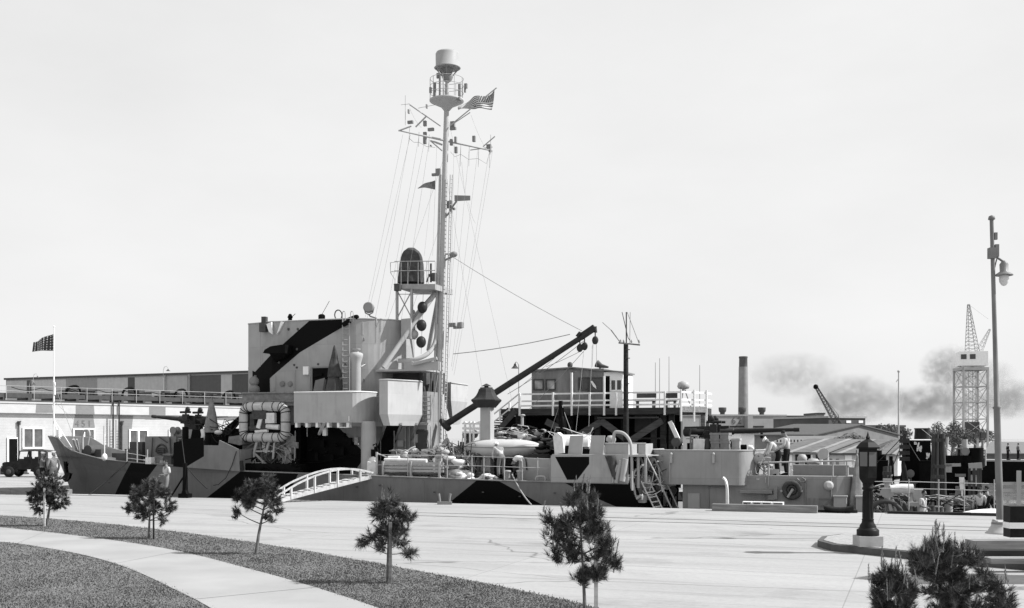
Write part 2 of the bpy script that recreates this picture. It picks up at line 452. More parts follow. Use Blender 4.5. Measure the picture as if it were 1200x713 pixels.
# the path: pale cement with cross joints
pm = M('path_cement', .29, .85, .1, .6, bump=.15, detail=12)
pg = MB()
pt, pb = resample(Ptop, 60), resample(Pbot, 60)
vs = []
for a, b in zip(pt, pb): vs += [(a.x, a.y, .024), (b.x, b.y, .024)]
pg.add(vs, [(2*i, 2*i+1, 2*i+3, 2*i+2) for i in range(59)])
struct(pg, 'footpath', pm, fr='w')
jg = MB()
for i in range(13, 57, 9):
    a, b = pt[i], pb[i]; d = (pt[i+1]-pt[i]).normalized()*.012
    jg.add([(a.x-d.x, a.y-d.y, .028), (b.x-d.x, b.y-d.y, .028), (b.x+d.x, b.y+d.y, .028), (a.x+d.x, a.y+d.y, .028)], [(0, 1, 2, 3)])
struct(jg, 'footpath_joints', M('joint_tar', .2, .9, .1, 3.), fr='w')
lg2 = MB(); poly = [V((p.x, p.y, .014)) for p in Pbot]+[V((p.x, p.y, .014)) for p in (V((-6, 11, 0)), V((-34, 14, 0)))]
lg2.add(poly, [tuple(range(len(poly)))])
struct(lg2, 'near_lawn', LAWN, fr='w')

# short turf standing on the lawns
def inside(p, poly):
    c = False
    for i in range(len(poly)):
        a, b = poly[i], poly[i-1]
        if (a.y > p[1]) != (b.y > p[1]) and p[0] < (b.x-a.x)*(p[1]-a.y)/(b.y-a.y)+a.x: c = not c
    return c
polyA = list(Ltop)+list(Ptop)[::-1]
polyB = list(Pbot)+[V((-6, 11, 0)), V((-34, 14, 0))]
gv = []; gf = []; gm = []
def blades(poly, n, z, seed):
    rr = random.Random(seed); c = 0; tries = 0
    x0, x1 = max(min(p.x for p in poly), -34), max(p.x for p in poly)
    y0, y1 = max(min(p.y for p in poly), 17), min(max(p.y for p in poly), 48)
    while c < n and tries < n*12:
        tries += 1
        y = y0+(y1-y0)*rr.random()**1.6
        k = (rr.random()-.56)*1.25
        x = k*y
        if x < x0 or x > x1: continue
        if not inside((x+rr.gauss(0, .05), y+rr.gauss(0, .07)), poly): continue
        pt = math.sin(x*1.7+y*.9)*math.cos(y*1.3-x*.6)
        c += 1
        h = rr.uniform(.012, .032)*(1+.3*pt); a = rr.random()*2*PI; w = .007+.0003*y
        dx, dy = math.cos(a)*w, math.sin(a)*w; lx, ly = rr.uniform(-.025, .025), rr.uniform(-.025, .025)
        o = len(gv); gv.extend([(x-dx, y-dy, z), (x+dx, y+dy, z), (x+lx, y+ly, z+h)]); gf.append((o, o+1, o+2))
        gm.append(rr.choice((0, 0, 1, 1, 2)))
blades(polyA, 85000, .012, 1); blades(polyB, 110000, .014, 2)
me = bpy.data.meshes.new('grass'); me.from_pydata(gv, [], gf)
for i, t in enumerate((.125, .14, .158)): me.materials.append(M('grass_blade_%s' % 'abc'[i], t, .9, .2, 1.))
me.polygons.foreach_set('material_index', gm)
o = bpy.data.objects.new('grass', me); COL.objects.link(o); o['kind'] = 'stuff'

# lamp island with a granite kerb
isl = [GP(x, y) for x, y in [(958, 641), (975, 646), (1060, 655), (1150, 664), (1240, 672), (1330, 676), (1330, 646), (1240, 640), (1130, 636), (1030, 632), (985, 633), (963, 636)]]
isl = [V((p.x, p.y)) for p in isl]
g = MB(); g.slab(isl, 0.004, .17); struct(g, 'kerb', M('kerb_stone', .09, .85, .2, 3., bump=.4), fr='w')
c = sum(isl, V((0, 0)))/len(isl)
inn = []
for i in range(len(isl)):
    d = (isl[(i+1) % len(isl)]-isl[i-1]).normalized(); nrm = V((-d.y, d.x))
    if nrm.dot(c-isl[i]) < 0: nrm = -nrm
    inn.append(isl[i]+nrm*.16)
g = MB(); g.slab(inn, .16, .185); struct(g, 'island_gravel', M('island_gravel', .3, .95, .25, 12., bump=.6), fr='w')
# ------------------------------------------------------------------ the camouflaged patrol ship
VC = 5.7
ship = root('patrol_ship', 'long camouflaged warship moored bow-left along the quay with a tall mast and black dazzle bands', 'warship', (0, VC, -2.6))
BT = [(-30.1, .03), (-29.6, .5), (-28.3, 1.25), (-27.3, 1.62), (-25.9, 2.1), (-23.7, 2.8), (-21, 3.45), (-17.6, 4.1), (-14, 4.45), (-8, 4.5), (10, 4.5), (15, 4.2), (18, 3.6), (20.3, 2.7)]
def hb(u): return interp(BT, u)
def edge(px, py):
    v = 1.2
    for _ in range(400): v = .7*v+.3*(VC-hb(U(px, v)))
    p = S(px, py, v); return (p.x, p.z)
tipp = S(57, 511, VC)
SH = [(tipp.x, tipp.z)]+[edge(*p) for p in [(68, 513), (72, 519), (78, 525), (86, 529), (97, 532.5), (120, 538.5), (150, 541.5), (203, 545.5), (281, 552), (345, 554.5), (440, 558), (600, 564), (736, 567)]]
SH.sort()
def sheer(u): return interp(SH, u)
UE, UE2 = U(736, 1.2), U(749, 1.2)
def conv(pix, v): 
    return [(S(x, y, v).x, S(x, y, v).z-ORG['patrol_ship'].z) for x, y in pix]
def convS(pix, v):                      # relative to the ship's origin
    return conv(pix, v)
HULLC = camo('hull_camouflage', .175, [
    (.125, convS([(20, 500), (150, 500), (131, 600), (20, 600)], 1.8)),  # forward end of the hull a darker grey than the base
    (.004, convS([(141, 539), (177, 543), (133, 590), (98, 590)], 1.4)),
    (.004, convS([(281.5, 552), (225, 592), (330, 592), (352, 550)], 1.2)),
    (.004, convS([(560, 562), (581, 562), (642, 596), (517, 596)], 1.2)),
    (.004, convS([(654, 565), (760, 560), (760, 600), (725, 600), (684, 578)], 1.2))], ship, dirt=.25)
us = [-30.2, -29.8, -29.3, -28.8, -28.2, -27.5, -26.8, -26, -25, -24, -23, -22, -20.5, -19, -17.5, -16, -14, -12, -10, -7, -4, -1, 2, UE-.5, UE]
us = [max(x, tipp.x) if i == 0 else x for i, x in enumerate(us) if i == 0 or x > tipp.x+.1]
def hullpt(u, t, side):
    f = max(0, 1-(u-tipp.x)/9)
    nar = .06+.6*f**.8
    du = 2.7*f**1.4*t**.9
    if u >= UE-.01: du = (UE2-UE)*3.6*t
    z = lerp(sheer(u), -2.5, t)
    return V((u+du, VC+side*hb(u)*(1-nar*t**.8), z))
LV = [0, .12, .28, .45, .65, 1]
for side in (-1,):
    g = MB()
    ring = []
    for u in us:
        ring.append([hullpt(u, t, -1) for t in LV]+[hullpt(u, t, 1) for t in LV][::-1])
    k = len(ring[0]); vs = [p for r in ring for p in r]
    fs = []
    for i in range(len(us)-1):
        for j in range(k-1):
            fs.append((i*k+j, i*k+j+1, (i+1)*k+j+1, (i+1)*k+j))
    fs.append(tuple((len(us)-1)*k+j for j in range(k)))
    g.add(vs, fs)
    hull = g.part('hull', HULLC, ship)
    md = hull.modifiers.new('plate', 'SOLIDIFY'); md.thickness = .05; md.offset = -1
g = MB()
for a, b in zip(us, us[1:]):
    if a < tipp.x+.5: continue
    za, zb = min(sheer(a)-.05, 1.78), min(sheer(b)-.05, 1.78)
    ha, hbb = hb(a)-.05, hb(b)-.05
    g.add([(a, VC-ha, za), (b, VC-hbb, zb), (b, VC+hbb, zb), (a, VC+ha, za)], [(0, 1, 2, 3)])
g.part('deck', M('deck_paint', .1, .8, .25, 2.), ship)
# gunwale moulding
g = MB()
for sd in (-1, 1): g.tube([(u, VC+sd*(hb(u)+.01), sheer(u)) for u in us if u > tipp.x+.3], .035, 5)
g.part('gunwale', MG, ship)
# low after hull
g = MB(); us2 = [UE-.3, 7, 10, 12, 14, 15, 16.5, 18, 19.2, 20.3]
ring = [[V((u, VC-hb(u)+.02, -2.5)), V((u, VC-hb(u)+.02, -.9)), V((u, VC+hb(u)-.02, -.9)), V((u, VC+hb(u)-.02, -2.5))] for u in us2]
vs = [p for r in ring for p in r]; fs = []
for i in range(len(us2)-1):
    for j in range(4): fs.append((i*4+j, i*4+(j+1) % 4, (i+1)*4+(j+1) % 4, (i+1)*4+j))
fs += [(0, 3, 2, 1), tuple(len(vs)-4+j for j in range(4))]
g.add(vs, fs); g.part('after_hull', MG, ship)

# ---- bow fittings
g = MB(); p = S(63, 512, VC)
g.tube([p, S(63.3, 383, VC)], [.05, .03], 6); g.sph(S(63.3, 383, VC), .06, 6, 5); g.cyl(S(64, 448, VC), S(64, 463, VC), .05)
g.tube([p+V((.9, -.3, -.6)), S(63, 492, VC)], .025, 5); g.tube([p+V((.9, .4, -.6)), S(63, 492, VC)], .025, 5)
g.part('jackstaff', WH, ship)
g = MB()
g.tube(smoothpath([S(97, 532, 5), S(97, 510, 5), S(99, 505, 5), S(104, 505, 5), S(105, 511, 5)], 4), .06, 6)
g.tube([S(101, 531, 5), S(105, 511, 5)], .04, 6); g.tube([S(86, 515, 4), S(91, 531, 4.6)], .07, 6); g.tube([S(90, 515, 4), S(93, 530, 4.6)], .05, 6)
g.parts('anchor_davit', LG, ship)
g = MB(); c = S(113, 532, 5.2)
g.cbox(c, 1.3, .8, .5); g.lathe([(.28, -.7), (.28, .7)], c+V((0, 0, .2)), 12, (0, 1, 0)); g.cbox(c+V((1.6, .1, -.1)), .8, .6, .3)
g.lathe([(.1, 0), (.1, .5), (.17, .5), (.17, .58)], c+V((2.6, -.6, -.3)), 10); g.lathe([(.1, 0), (.1, .5), (.17, .5), (.17, .58)], c+V((3.1, -.6, -.3)), 10)
g.part('windlass', DG, ship)
g = MB(); c = S(122.5, 536, 2.3); g.sph(c, (.14, .14, .2), 8, 6); g.cyl(c, S(122.5, 509, 2.3), .025); g.part('bow_staff', WH, ship)
g = MB(); g.cbox(S(176, 540, 2.2), .35, .3, .34); g.part('fairlead', WH, ship)
g = MB(); g.cbox(S(69, 508, 5.3), .18, .2, .4); g.part('fairlead', WH, ship)
g = MB()
for px in (149, 161, 173):
    g.cyl(S(px, 542, 1.5), S(px, 527 if px != 161 else 505, 1.5), .03, 6)
g.tube([S(149, 531, 1.5), S(161, 533, 1.5), S(173, 535, 1.5)], .012, 4); g.tube([S(149, 537, 1.5), S(173, 540, 1.5)], .012, 4)
g.part('bow_rail', WH, ship)
g = MB(); a = S(80, 541, 3.6); g.ext([S(77, 541, 3.7), S(79, 541, 3.7), S(80.5, 554, 3.6), S(85, 555, 3.4), S(83, 561, 3.4), S(79, 565, 3.7), S(74.5, 560, 3.9), S(78.5, 556, 3.7)], (0, -.18, 0)); g.tube([S(79, 543, 3.6), S(76.5, 553, 3.7)], .07, 6); g.part('anchor', BK, ship)
# forward deckhouse with its watertight hatch
g = MB(); g.pp([(170, 511.5), (206, 511.5), (206, 547), (170, 545)], 3.7, 7.6); fd = g.part('forward_deckhouse', MG, ship)
g = MB(); c = S(189, 530, 3.66)
g.tube([c+V((.34*math.cos(t), 0, .4*math.sin(t))) for t in [PI*i/10 for i in range(11)]], .045, 6)
for k in range(3): g.tube([c+V((.24*math.cos(t), -.03, .16-.1*k+.05*math.sin(t))) for t in [2*PI*i/12 for i in range(12)]], .03, 5, True)
g.cyl(S(179, 513, 3.6), S(177, 543, 3.6), .03); g.cyl(S(199, 513, 3.6), S(201, 546, 3.6), .04); g.cyl(S(186, 512, 3.62), S(196, 519, 3.62), .03)
g.parts('hose_rack', DG, fd)
g = MB(); g.cbox(S(152, 538, 3.4), 1.2, .7, .6); g.cbox(S(157, 533, 3.6), .7, .5, .5); g.lathe([(.25, 0), (.25, .5)], S(160, 541, 3), 12); g.cbox(S(165, 528, 4), .8, .8, .9)
g.parts('ready_locker', DG, ship)

# ---- raised bulwark round the forward gun
BLK = (.012,)
FB = camo('bulwark_camouflage', .2, [(.004, convS([(198, 552), (198, 515), (239, 510), (239, 535), (219.5, 546.5)], 1.14))], ship)
g = MB()
g.pp([(203, 547), (203.5, 519), (222, 514), (238, 513), (238.5, 522), (256, 522.3), (257, 516), (280, 527), (281, 552.5)], 1.14, 1.2)
u = U(281, 1.14); g.box(u-.05, u, 1.2, 3.2, S(281, 552, 1.14).z, S(281, 527, 1.14).z)
fb = g.part('gun_bulwark', FB, ship)
g = MB(); g.tube([S(277, 529, 1.1), S(272, 545, 1.1), S(265, 560, 1.1), S(256, 568, 1.1), S(250, 569, 1.1)], .018, 5); g.cyl(S(283, 540, 1.2), S(284, 552, 1.2), .08)
g.part('spray_line', ROPED, fb)
g = MB(); g.pp([(206, 503.5), (241, 503.5), (241, 550), (206, 550)], 4.2, 7.2)
gp = g.part('gun_platform', camo('platform_camouflage', .32, [(.004, convS([(226, 500), (245, 500), (245, 552), (216, 552)], 4.2))], ship), ship)

def deck_gun(name, c, d, L, elev, mat):
    """dual purpose gun: mount with carriage, slide, long tapered barrel, pointers' sights and seats"""
    c = V(c)
    g = MB(); g.lathe([(.62, 0), (.62, .12), (.42, .2), (.36, .62), (.44, .66)], c, 16)
    g.cbox(c+V((0, -.32, .95)), .7, .09, .8); g.cbox(c+V((0, .32, .95)), .7, .09, .8)
    g.cbox(c+V((-.5*d, 0, .62)), .9, .8, .08)
    m = g.part(name, mat, ship)
    ax = V((d*math.cos(elev), 0, math.sin(elev))); t = c+V((0, 0, 1.12))
    g = MB(); g.tube([t-ax*1.35, t-ax*1.3, t-ax*.75, t-ax*.7, t+ax*.9, t+ax*.95], [.13, .2, .2, .17, .16, .1], 12)
    g.bar(t-ax*1.3+V((0, 0, .2)), t+ax*.7+V((0, 0, .2)), .16, .1); g.bar(t-ax*.6-V((0, 0, .2)), t+ax*.8-V((0, 0, .17)), .18, .12)
    g.part('breech', mat, m)
    g = MB(); g.tube([t+ax*.8, t+ax*1.5, t+ax*(L-.25), t+ax*(L-.24), t+ax*L], [.125, .115, .075, .095, .09], 12); g.part('barrel', mat, m)
    for sy in (-1, 1):
        g = MB(); q = t+V((.1*d, sy*.55, .15))
        g.cbox(q, .3, .2, .35); g.cyl(q-V((.3*d, 0, -.28)), q+V((.35*d, 0, .28)), .06, 8); g.cyl(q+V((0, 0, .1)), q+V((0, 0, .4)), .05, 8)
        g.sph(q+V((-.12*d, 0, .42)), (.16, .1, .16), 8, 6); g.part('gun_sight', mat, m)
        g = MB(); w = t+V((-.15*d, sy*.72, -.15)); g.tube([w+V((.19*math.cos(k*PI/6), 0, .19*math.sin(k*PI/6))) for k in range(12)], .022, 5, True)
        for k in range(4): g.cyl(w, w+V((.19*math.cos(k*PI/2), 0, .19*math.sin(k*PI/2))), .014, 4)
        g.cyl(w, w-V((0, sy*.3, 0)), .03, 6); g.part('hand_wheel', mat, m)
        g = MB(); s_ = c+V((-.75*d, sy*.55, .62)); g.cyl(s_, s_+V((0, 0, .25)), .04, 6); g.cbox(s_+V((0, 0, .27)), .36, .34, .06); g.cbox(s_+V((-.2*d, 0, .47)), .05, .32, .3, ry=.15*d); g.part('gun_seat', mat, m)
    return m
pz = S(225, 503.5, 5.7)
deck_gun('forward_gun', (U(227, 5.7), 5.7, S(225, 503.5, 4.2).z-.62), -1, 2.7, R(5), STEEL)
def cone_cover(px, ytop, ybase, hw, v, mat, name, parent, lean=0., seed=1):
    rr = random.Random(seed)
    a, b = S(px+lean, ytop, v), S(px, ybase, v); s_ = (a.z-b.z)/(ybase-ytop); r = hw*s_
    n, k = 14, 9; vs = []
    ph = [rr.uniform(0, 6) for _ in range(4)]
    for i in range(k+1):
        t = i/k; c = b.lerp(a, t)
        rad = r*(1-t)**.85+.03
        for j in range(n):
            q = 2*PI*j/n
            w = rad*(1+.12*math.sin(3*q+ph[0]+2*t)+.08*math.sin(5*q+ph[1])+.05*math.sin(9*t+ph[2]+q))
            vs.append(c+V((w*math.cos(q), w*math.sin(q), 0)))
    g = MB(); g.add(vs, [(i*n+j, i*n+(j+1) % n, (i+1)*n+(j+1) % n, (i+1)*n+j) for i in range(k) for j in range(n)], True)
    g.add(vs[-n:], [tuple(range(n))]); return g.part(name, mat, parent)
cone_cover(248.5, 466, 507, 8.5, 3.2, CANV, 'gun_cover', ship, -.5, 3)
g = MB(); c = S(248, 522, 3.2); g.lathe([(.5, -.4), (.4, .1), (.3, .5), (.36, .8)], c, 12); g.cbox(c+V((.7, 0, .1)), .9, .8, .7); g.cbox(c+V((1.4, .6, .3)), .8, .6, 1.1)
g.bar(S(258, 520, 3.4), S(280, 493, 4), .2, .25); g.bar(S(265, 505, 3.6), S(283, 490, 4.2), .18, .3); g.bar(S(270, 520, 3), S(280, 510, 3), .2, .4)
g.part('machine_gun_mount', BK, ship)
g = MB(); g.tube(smoothpath([S(236, 520, 2.2), S(238, 511, 2.2), S(237, 504, 2.3)], 3), .1, 8); g.sph(S(256, 507, 2.6), (.22, .2, .12), 8, 6); g.parts('fire_hose', CANVW, ship)
g = MB(); g.pp([(268, 512), (283, 510), (284, 521), (281, 522), (267, 519)], 2.0, 3.0); g.part('spray_cover', CANV, ship)

# ---- deckhouse
DHC = camo('deckhouse_camo_and_shade', .25, [
    (.004, convS([(345, 498), (394, 502), (426, 533), (406, 562), (330, 562)], 3.2)),  # black camouflage, with the superstructure shadow painted into its lower part
    (.004, convS([(344, 548), (284, 543), (284, 562), (344, 562)], 3.2)),
    (.004, convS([(453, 496), (474, 496), (455, 540), (437, 540)], 4.3))], ship, dirt=.3)
g = MB()
g.pp([(284, 461), (352, 461), (352, 558), (284, 555)], 2.9, 8.5)
dh = g.part('deckhouse', DHC, ship)
g = MB(); g.pp([(352, 490), (424, 490), (424, 560), (352, 558)], 3.5, 8.4); g.part('deckhouse', DHC, ship)
x0_, x1_ = U(424, 4.25), U(513, 5.5)
g = MB(); g.slab([(x0_, 4.25), (x1_, 4.25), (x1_, 5.5), (x0_, 5.5)], 1.05, S(500, 459, 4.25).z); g.slab([(x0_, 5.502), (U(470, 5), 5.502), (U(470, 5), 8.3), (x0_, 8.3)], 1.05, S(500, 459, 4.25).z); dh3 = g.part('deckhouse', DHC, ship)
g = MB(); g.pp([(441.5, 434), (495, 434), (495, 459), (441.5, 459)], 5.2, 8.0); g.part('shaded_recess_wall', DG, ship)  # dark grey wall: shade under the signal platform put into its paint
# doors, dogs, pipes and boxes on the deckhouse side
g = MB(); c = S(489, 530, 4.2); u0, u1 = U(489, 4.2), U(501, 4.2); z0, z1 = S(489, 551, 4.2).z, S(489, 505, 4.2).z
g.tube(smoothpath([(u0, 4.2, z0), (u0, 4.2, z1-.15), (u0+.12, 4.2, z1), (u1-.12, 4.2, z1), (u1, 4.2, z1-.15), (u1, 4.2, z0)], 3), .05, 6)
g.box(u0+.03, u1-.03, 4.19, 4.24, z0, z1-.02); g.part('door', DG, dh3)
g = MB()
for px, y0, y1 in ((475, 500, 548), (480, 500, 548), (462, 505, 545), (505, 500, 545)): g.cyl(S(px, y0, 4.2), S(px, y1, 4.2), .03, 6)
for px, py, w, h in ((487, 514, .25, .4), (470, 520, .3, .3), (497, 497, .5, .12)): g.cbox(S(px, py, 4.18), w, .16, h)
g.tube(smoothpath([S(486, 540, 4.1), S(486, 502, 4.1), S(489, 497, 4.1), S(498, 496, 4.1)], 3), .045, 6)
g.parts('pipe', LG, dh3)
g = MB()
for px, y0, y1, v in ((346, 505, 550, 2.85), (338, 508, 550, 2.85), (330, 500, 552, 2.85), (360, 498, 512, 3.4)): g.cyl(S(px, y0, v), S(px, y1, v), .035, 6)
for px, py, w, h, v in ((347, 522, .22, .3, 2.85), (341, 518, .45, .6, 2.84), (418, 517, .18, .35, 3.42), (334, 538, .5, .5, 2.8)): g.cbox(S(px, py, v), w, .14, h)
g.parts('junction_box', LG, dh)
g = MB()
for px, py, v in ((372, 513, 3.3), (395, 522, 3.3), (383, 530, 3.2), (404, 510, 3.35), (365, 528, 3.2)):
    c = S(px, py, v); g.lathe([(.1, 0), (.09, .15), (.03, .18)], c, 10, (0, -1, 0)); g.cbox(c+V((.3, 0, -.3)), .18, .12, .35)
g.tube(sag(S(352, 543, 3.1), S(412, 533, 3.1), .12), .03, 5); g.tube(sag(S(352, 538, 3.1), S(424, 531, 3.1), .2), .02, 5)
g.tube(smoothpath([S(364, 514, 3.2), S(368, 510, 3.2), S(373, 514, 3.2)], 3), .03, 5)
g.parts('side_fitting', BK, dh)
# net and clutter along the dark deck between the bulwark and the brow
g = MB(); rr = random.Random(11)
for i in range(60):
    x = rr.uniform(286, 350); y = rr.uniform(540, 553)
    p = S(x, y, rr.uniform(1.5, 2.4)); g.tube([p, p+V((rr.uniform(-.3, .3), rr.uniform(-.1, .1), rr.uniform(-.2, .2))), p+V((rr.uniform(-.4, .4), 0, rr.uniform(-.2, .2)))], .025, 4)
g.pp([(285, 543), (352, 545), (352, 556), (284, 553)], 1.6, 2.4)
g.part('floater_net', BK, ship)
# round trunk and brow stanchion
g = MB(); c = S(432, 560, 2.4); g.lathe([(.36, 0), (.36, S(432, 494, 2.4).z-c.z)], c, 18); tr = g.part('ventilation_trunk', M('trunk_paint', .36, .55, .08, 2., dirt=.25), ship)
g = MB(); c = S(437, 531, 2.0); g.cbox(c, .14, .12, .34); g.cbox(c+V((.15, 0, .05)), .12, .1, .5); g.tube([S(437, 522, 2), S(441, 520, 2), S(443, 530, 2)], .04, 5); g.part('telephone_box', BK, tr)

# ---- bridge tower (open top, rounded after end)
TZ0, TZ1 = S(360, 437, 3.2).z, S(360, 375.5, 3.2).z
u0, u1 = U(297, 4.6), U(477, 5.4)
path = [(u0+1, 8.3), (u0+.1, 7.4), (u0, 4.6), (u0+.25, 3.75), (U(318, 3.2), 3.25), (U(350, 3.2), 3.2), (U(392, 3.2), 3.2)]
ce = u1-2.6
for i in range(1, 28):
    t = -PI/2+PI*i/28
    path.append((ce+2.6*math.cos(t), 5.75+2.55*math.sin(t)))
path += [(ce, 8.3), (u0+1, 8.3)]
TWC = camo('bridge_camouflage', .34, [
    (.005, convS([(367.5, 372), (401, 372), (401, 384), (352, 413), (331, 404)], 3.22)), (.005, convS([(331.2, 403.8), (352.2, 412.8), (315, 444), (292, 444), (292, 437)], 3.22)), (.005, convS([(290, 434), (315.2, 443.6), (316, 470), (290, 470)], 3.22))], ship, dirt=.12)
ub_ = U(441, 3.4); bp_ = [p for p in path[:-1] if p[0] <= ub_]; bf = [p for p in bp_ if p[1] < 5]; bk_ = [p for p in bp_ if p[1] >= 5]
yf = [p for p in path if p[0] > ub_ and p[1] < 5.7][0][1]
bl_ = bk_[:2]+bf+[(ub_, yf-.12), (ub_, 8.3)]
g = MB(); g.slab(bl_, S(380, 500, 3.2).z, TZ0); g.part('bridge_base', TWC, ship)
g = MB(); g.wall(path, TZ0, TZ1, .06); g.slab(inset(path[:-1]), TZ0+.02, TZ0+.1)
inn = [(p[0]+(ce-1-p[0])*.03, p[1]+(5.75-p[1])*.03) for p in path[:-1]]
g.slab(inn, TZ1-1.25, TZ1-1.15)
tw = g.part('bridge', TWC, ship)
g = MB(); g.tube([(p[0], p[1], TZ1) for p in path], .035, 6); g.part('rim', LG, tw)
# bridge wing hood (the black eyebrow), sponson boxes, scuttles
g = MB()
a, b = S(309, 414, 2.6), S(334, 404, 3.2)
g.ext([S(308, 414, 2.5), S(310, 410, 2.5), S(317, 406, 2.5), S(330, 404, 2.5), S(334, 404, 2.5), S(334, 414, 2.5)], (0, .75, 0))
g.ext([S(315, 414, 2.55), S(334, 414, 2.55), S(332, 420, 2.9), S(322, 424, 3.0)], (0, .7, 0))
g.part('bridge_hood', BK, tw)
g = MB()
g.cbox(S(309, 384, 3.2), .34, .3, .45); g.cbox(S(310, 375, 3.4), .22, .25, .3); g.cbox(S(296, 404, 4.4), .2, .2, .3); g.cbox(S(297, 432, 4), .3, .5, .08)
for px, py in ((338, 386), (349, 386), (338, 409.5), (348, 409.5), (327, 425)): g.lathe([(.07, 0), (.05, .04)], S(px, py, 3.2), 8, (0, -1, 0))
for px, py in ((345, 428), (348, 431), (428, 427), (373, 427), (405, 427)): g.lathe([(.05, 0), (.05, .05)], S(px, py, 3.2), 8, (0, -1, 0))
g.parts('bridge_fitting', DG, tw)
g = MB(); g.ext([S(312, 380, 3.1), S(318, 377.5, 3.1), S(319, 392, 3.1), S(315, 389, 3.1)], (0, .1, 0)); g.ext([S(324, 392, 3.12), S(329, 377, 3.12), S(332, 378, 3.12), S(327, 388, 3.12)], (0, .1, 0))
g.cbox(S(359, 434.5, 3.14), .3, .14, .4)
g.parts('signal_board', WH, tw)
g = MB()                                 # pelorus, sights and mounts standing over the rim
g.lathe([(.1, 0), (.1, .2), (.14, .25), (.06, .42)], S(340, 378, 3.8), 10); g.cyl(S(335, 378, 3.8), S(346, 368, 3.8), .015, 5)
g.lathe([(.17, 0), (.17, .3), (.1, .36)], S(377, 377, 4), 10); g.cyl(S(376, 371, 4), S(386, 353, 4), .012, 5)
g.cyl(S(407, 375, 3.4), S(417, 371, 3.4), .09, 8); g.sph(S(418, 372, 3.4), .13, 8, 6); g.bar(S(391, 389, 3.1), S(408, 375, 3.1), .05); g.bar(S(402, 381, 3.1), S(410, 376, 3.1), .16, .2)
g.parts('bridge_sight', BK, tw, .2)
g = MB(); c = S(396.5, 369.5, 3.6); g.tube([c+V((.13*math.cos(t), .13*math.cos(t), .25*math.sin(t))) for t in [2*PI*i/14 for i in range(14)]], .03, 6, True); g.part('direction_finder_loop', STEEL, tw)
# door opening on the tower side: its dark recess is painted as a black panel
u0_, u1_ = U(366, 3.2), U(386, 3.2); z0, z1 = S(370, 461, 3.2).z, S(370, 431, 3.2).z
g = MB(); g.box(u0_, u1_, 3.19, 3.25, z0, z1); g.bar(S(368, 441, 3.15), S(378, 439, 3.15), .16, .12); dr = g.part('door', BK, tw)
g = MB()
g.bar((u0_, 3.17, z1), (u1_, 3.17, z1), .06); g.bar((u0_, 3.17, z0), (u0_, 3.17, z1), .06); g.ext([S(367, 460, 3.16), S(370, 446, 3.16), S(381, 443, 3.16), S(381, 460, 3.16)], (0, -.03, 0)); g.part('door_frame', MG, dr)
cone_cover(392, 405, 442, 7.5, 2.6, CANVD, 'gun_cover', ship, 0, 8)
g = MB(); c = S(391, 460, 2.6); g.lathe([(.42, 0), (.36, .3), (.25, .8)], c, 12); g.bar(S(380, 458, 2.5), S(382, 445, 2.5), .12); g.cbox(S(398, 452, 2.7), .25, .3, .6); g.cbox(S(389, 452, 2.25), .35, .05, .6); g.part('machine_gun_mount', DG, ship)
def ladder(px0, px1, y0, y1, v, r, n, mat, parent, pxb=None):
    g = MB(); pxb = pxb or (px0, px1)
    for a, b in ((px0, pxb[0]), (px1, pxb[1])): g.tube([S(a, y0, v), S(b, y1, v)], r, 5)
    for i in range(n):
        t = (i+.5)/n; g.tube([S(lerp(px0, pxb[0], t), lerp(y0, y1, t), v), S(lerp(px1, pxb[1], t), lerp(y0, y1, t), v)], r*.8, 4)
    return g.part('ladder', mat, parent)
ladder(401.5, 409.5, 376, 459, 3.05, .025, 13, LG, tw)
g = MB()
for px in (403, 412.5): g.tube(smoothpath([S(px-1.5, 377, 3.1), S(px-1.5, 367, 3.1), S(px, 365, 3.1), S(px+1.5, 367, 3.1), S(px+1.5, 377, 3.1)], 3), .02, 5)
g.parts('ladder_hoop', LG, tw)
g = MB(); c = S(417.5, 459, 2.75); k = (459-414)/(S(417, 414, 2.75).z-c.z)
g.lathe([(.23, 0), (.23, 1.35), (.3, 1.6), (.32, 1.68), (.32, 1.8), (.22, 1.86), (.12, 1.86), (.12, 1.96), (.2, 1.98), (.2, 2.04)], c, 16); g.cyl(S(423, 430, 2.8), S(428, 427, 3.1), .03)
g.part('mushroom_ventilator', LG, tw)
g = MB(); c = S(432.5, 361, 3.3)         # signal searchlight on its bracket
g.lathe([(.05, -.2), (.2, -.16), (.26, -.02), (.26, .16), (.22, .2)], c, 16, (.25, -.9, .1)); sl = g.part('searchlight', MG, tw)
g = MB(); g.tube([c+V((-.27, 0, .02)), c+V((-.2, 0, -.24)), c+V((0, 0, -.33)), c+V((.2, 0, -.24)), c+V((.27, 0, .02))], .03, 6); g.tube([c+V((0, 0, -.33)), S(434, 371, 3.25), S(441, 373, 3.1), S(441, 382, 3.1)], .04, 6); g.part('bracket', MG, sl)
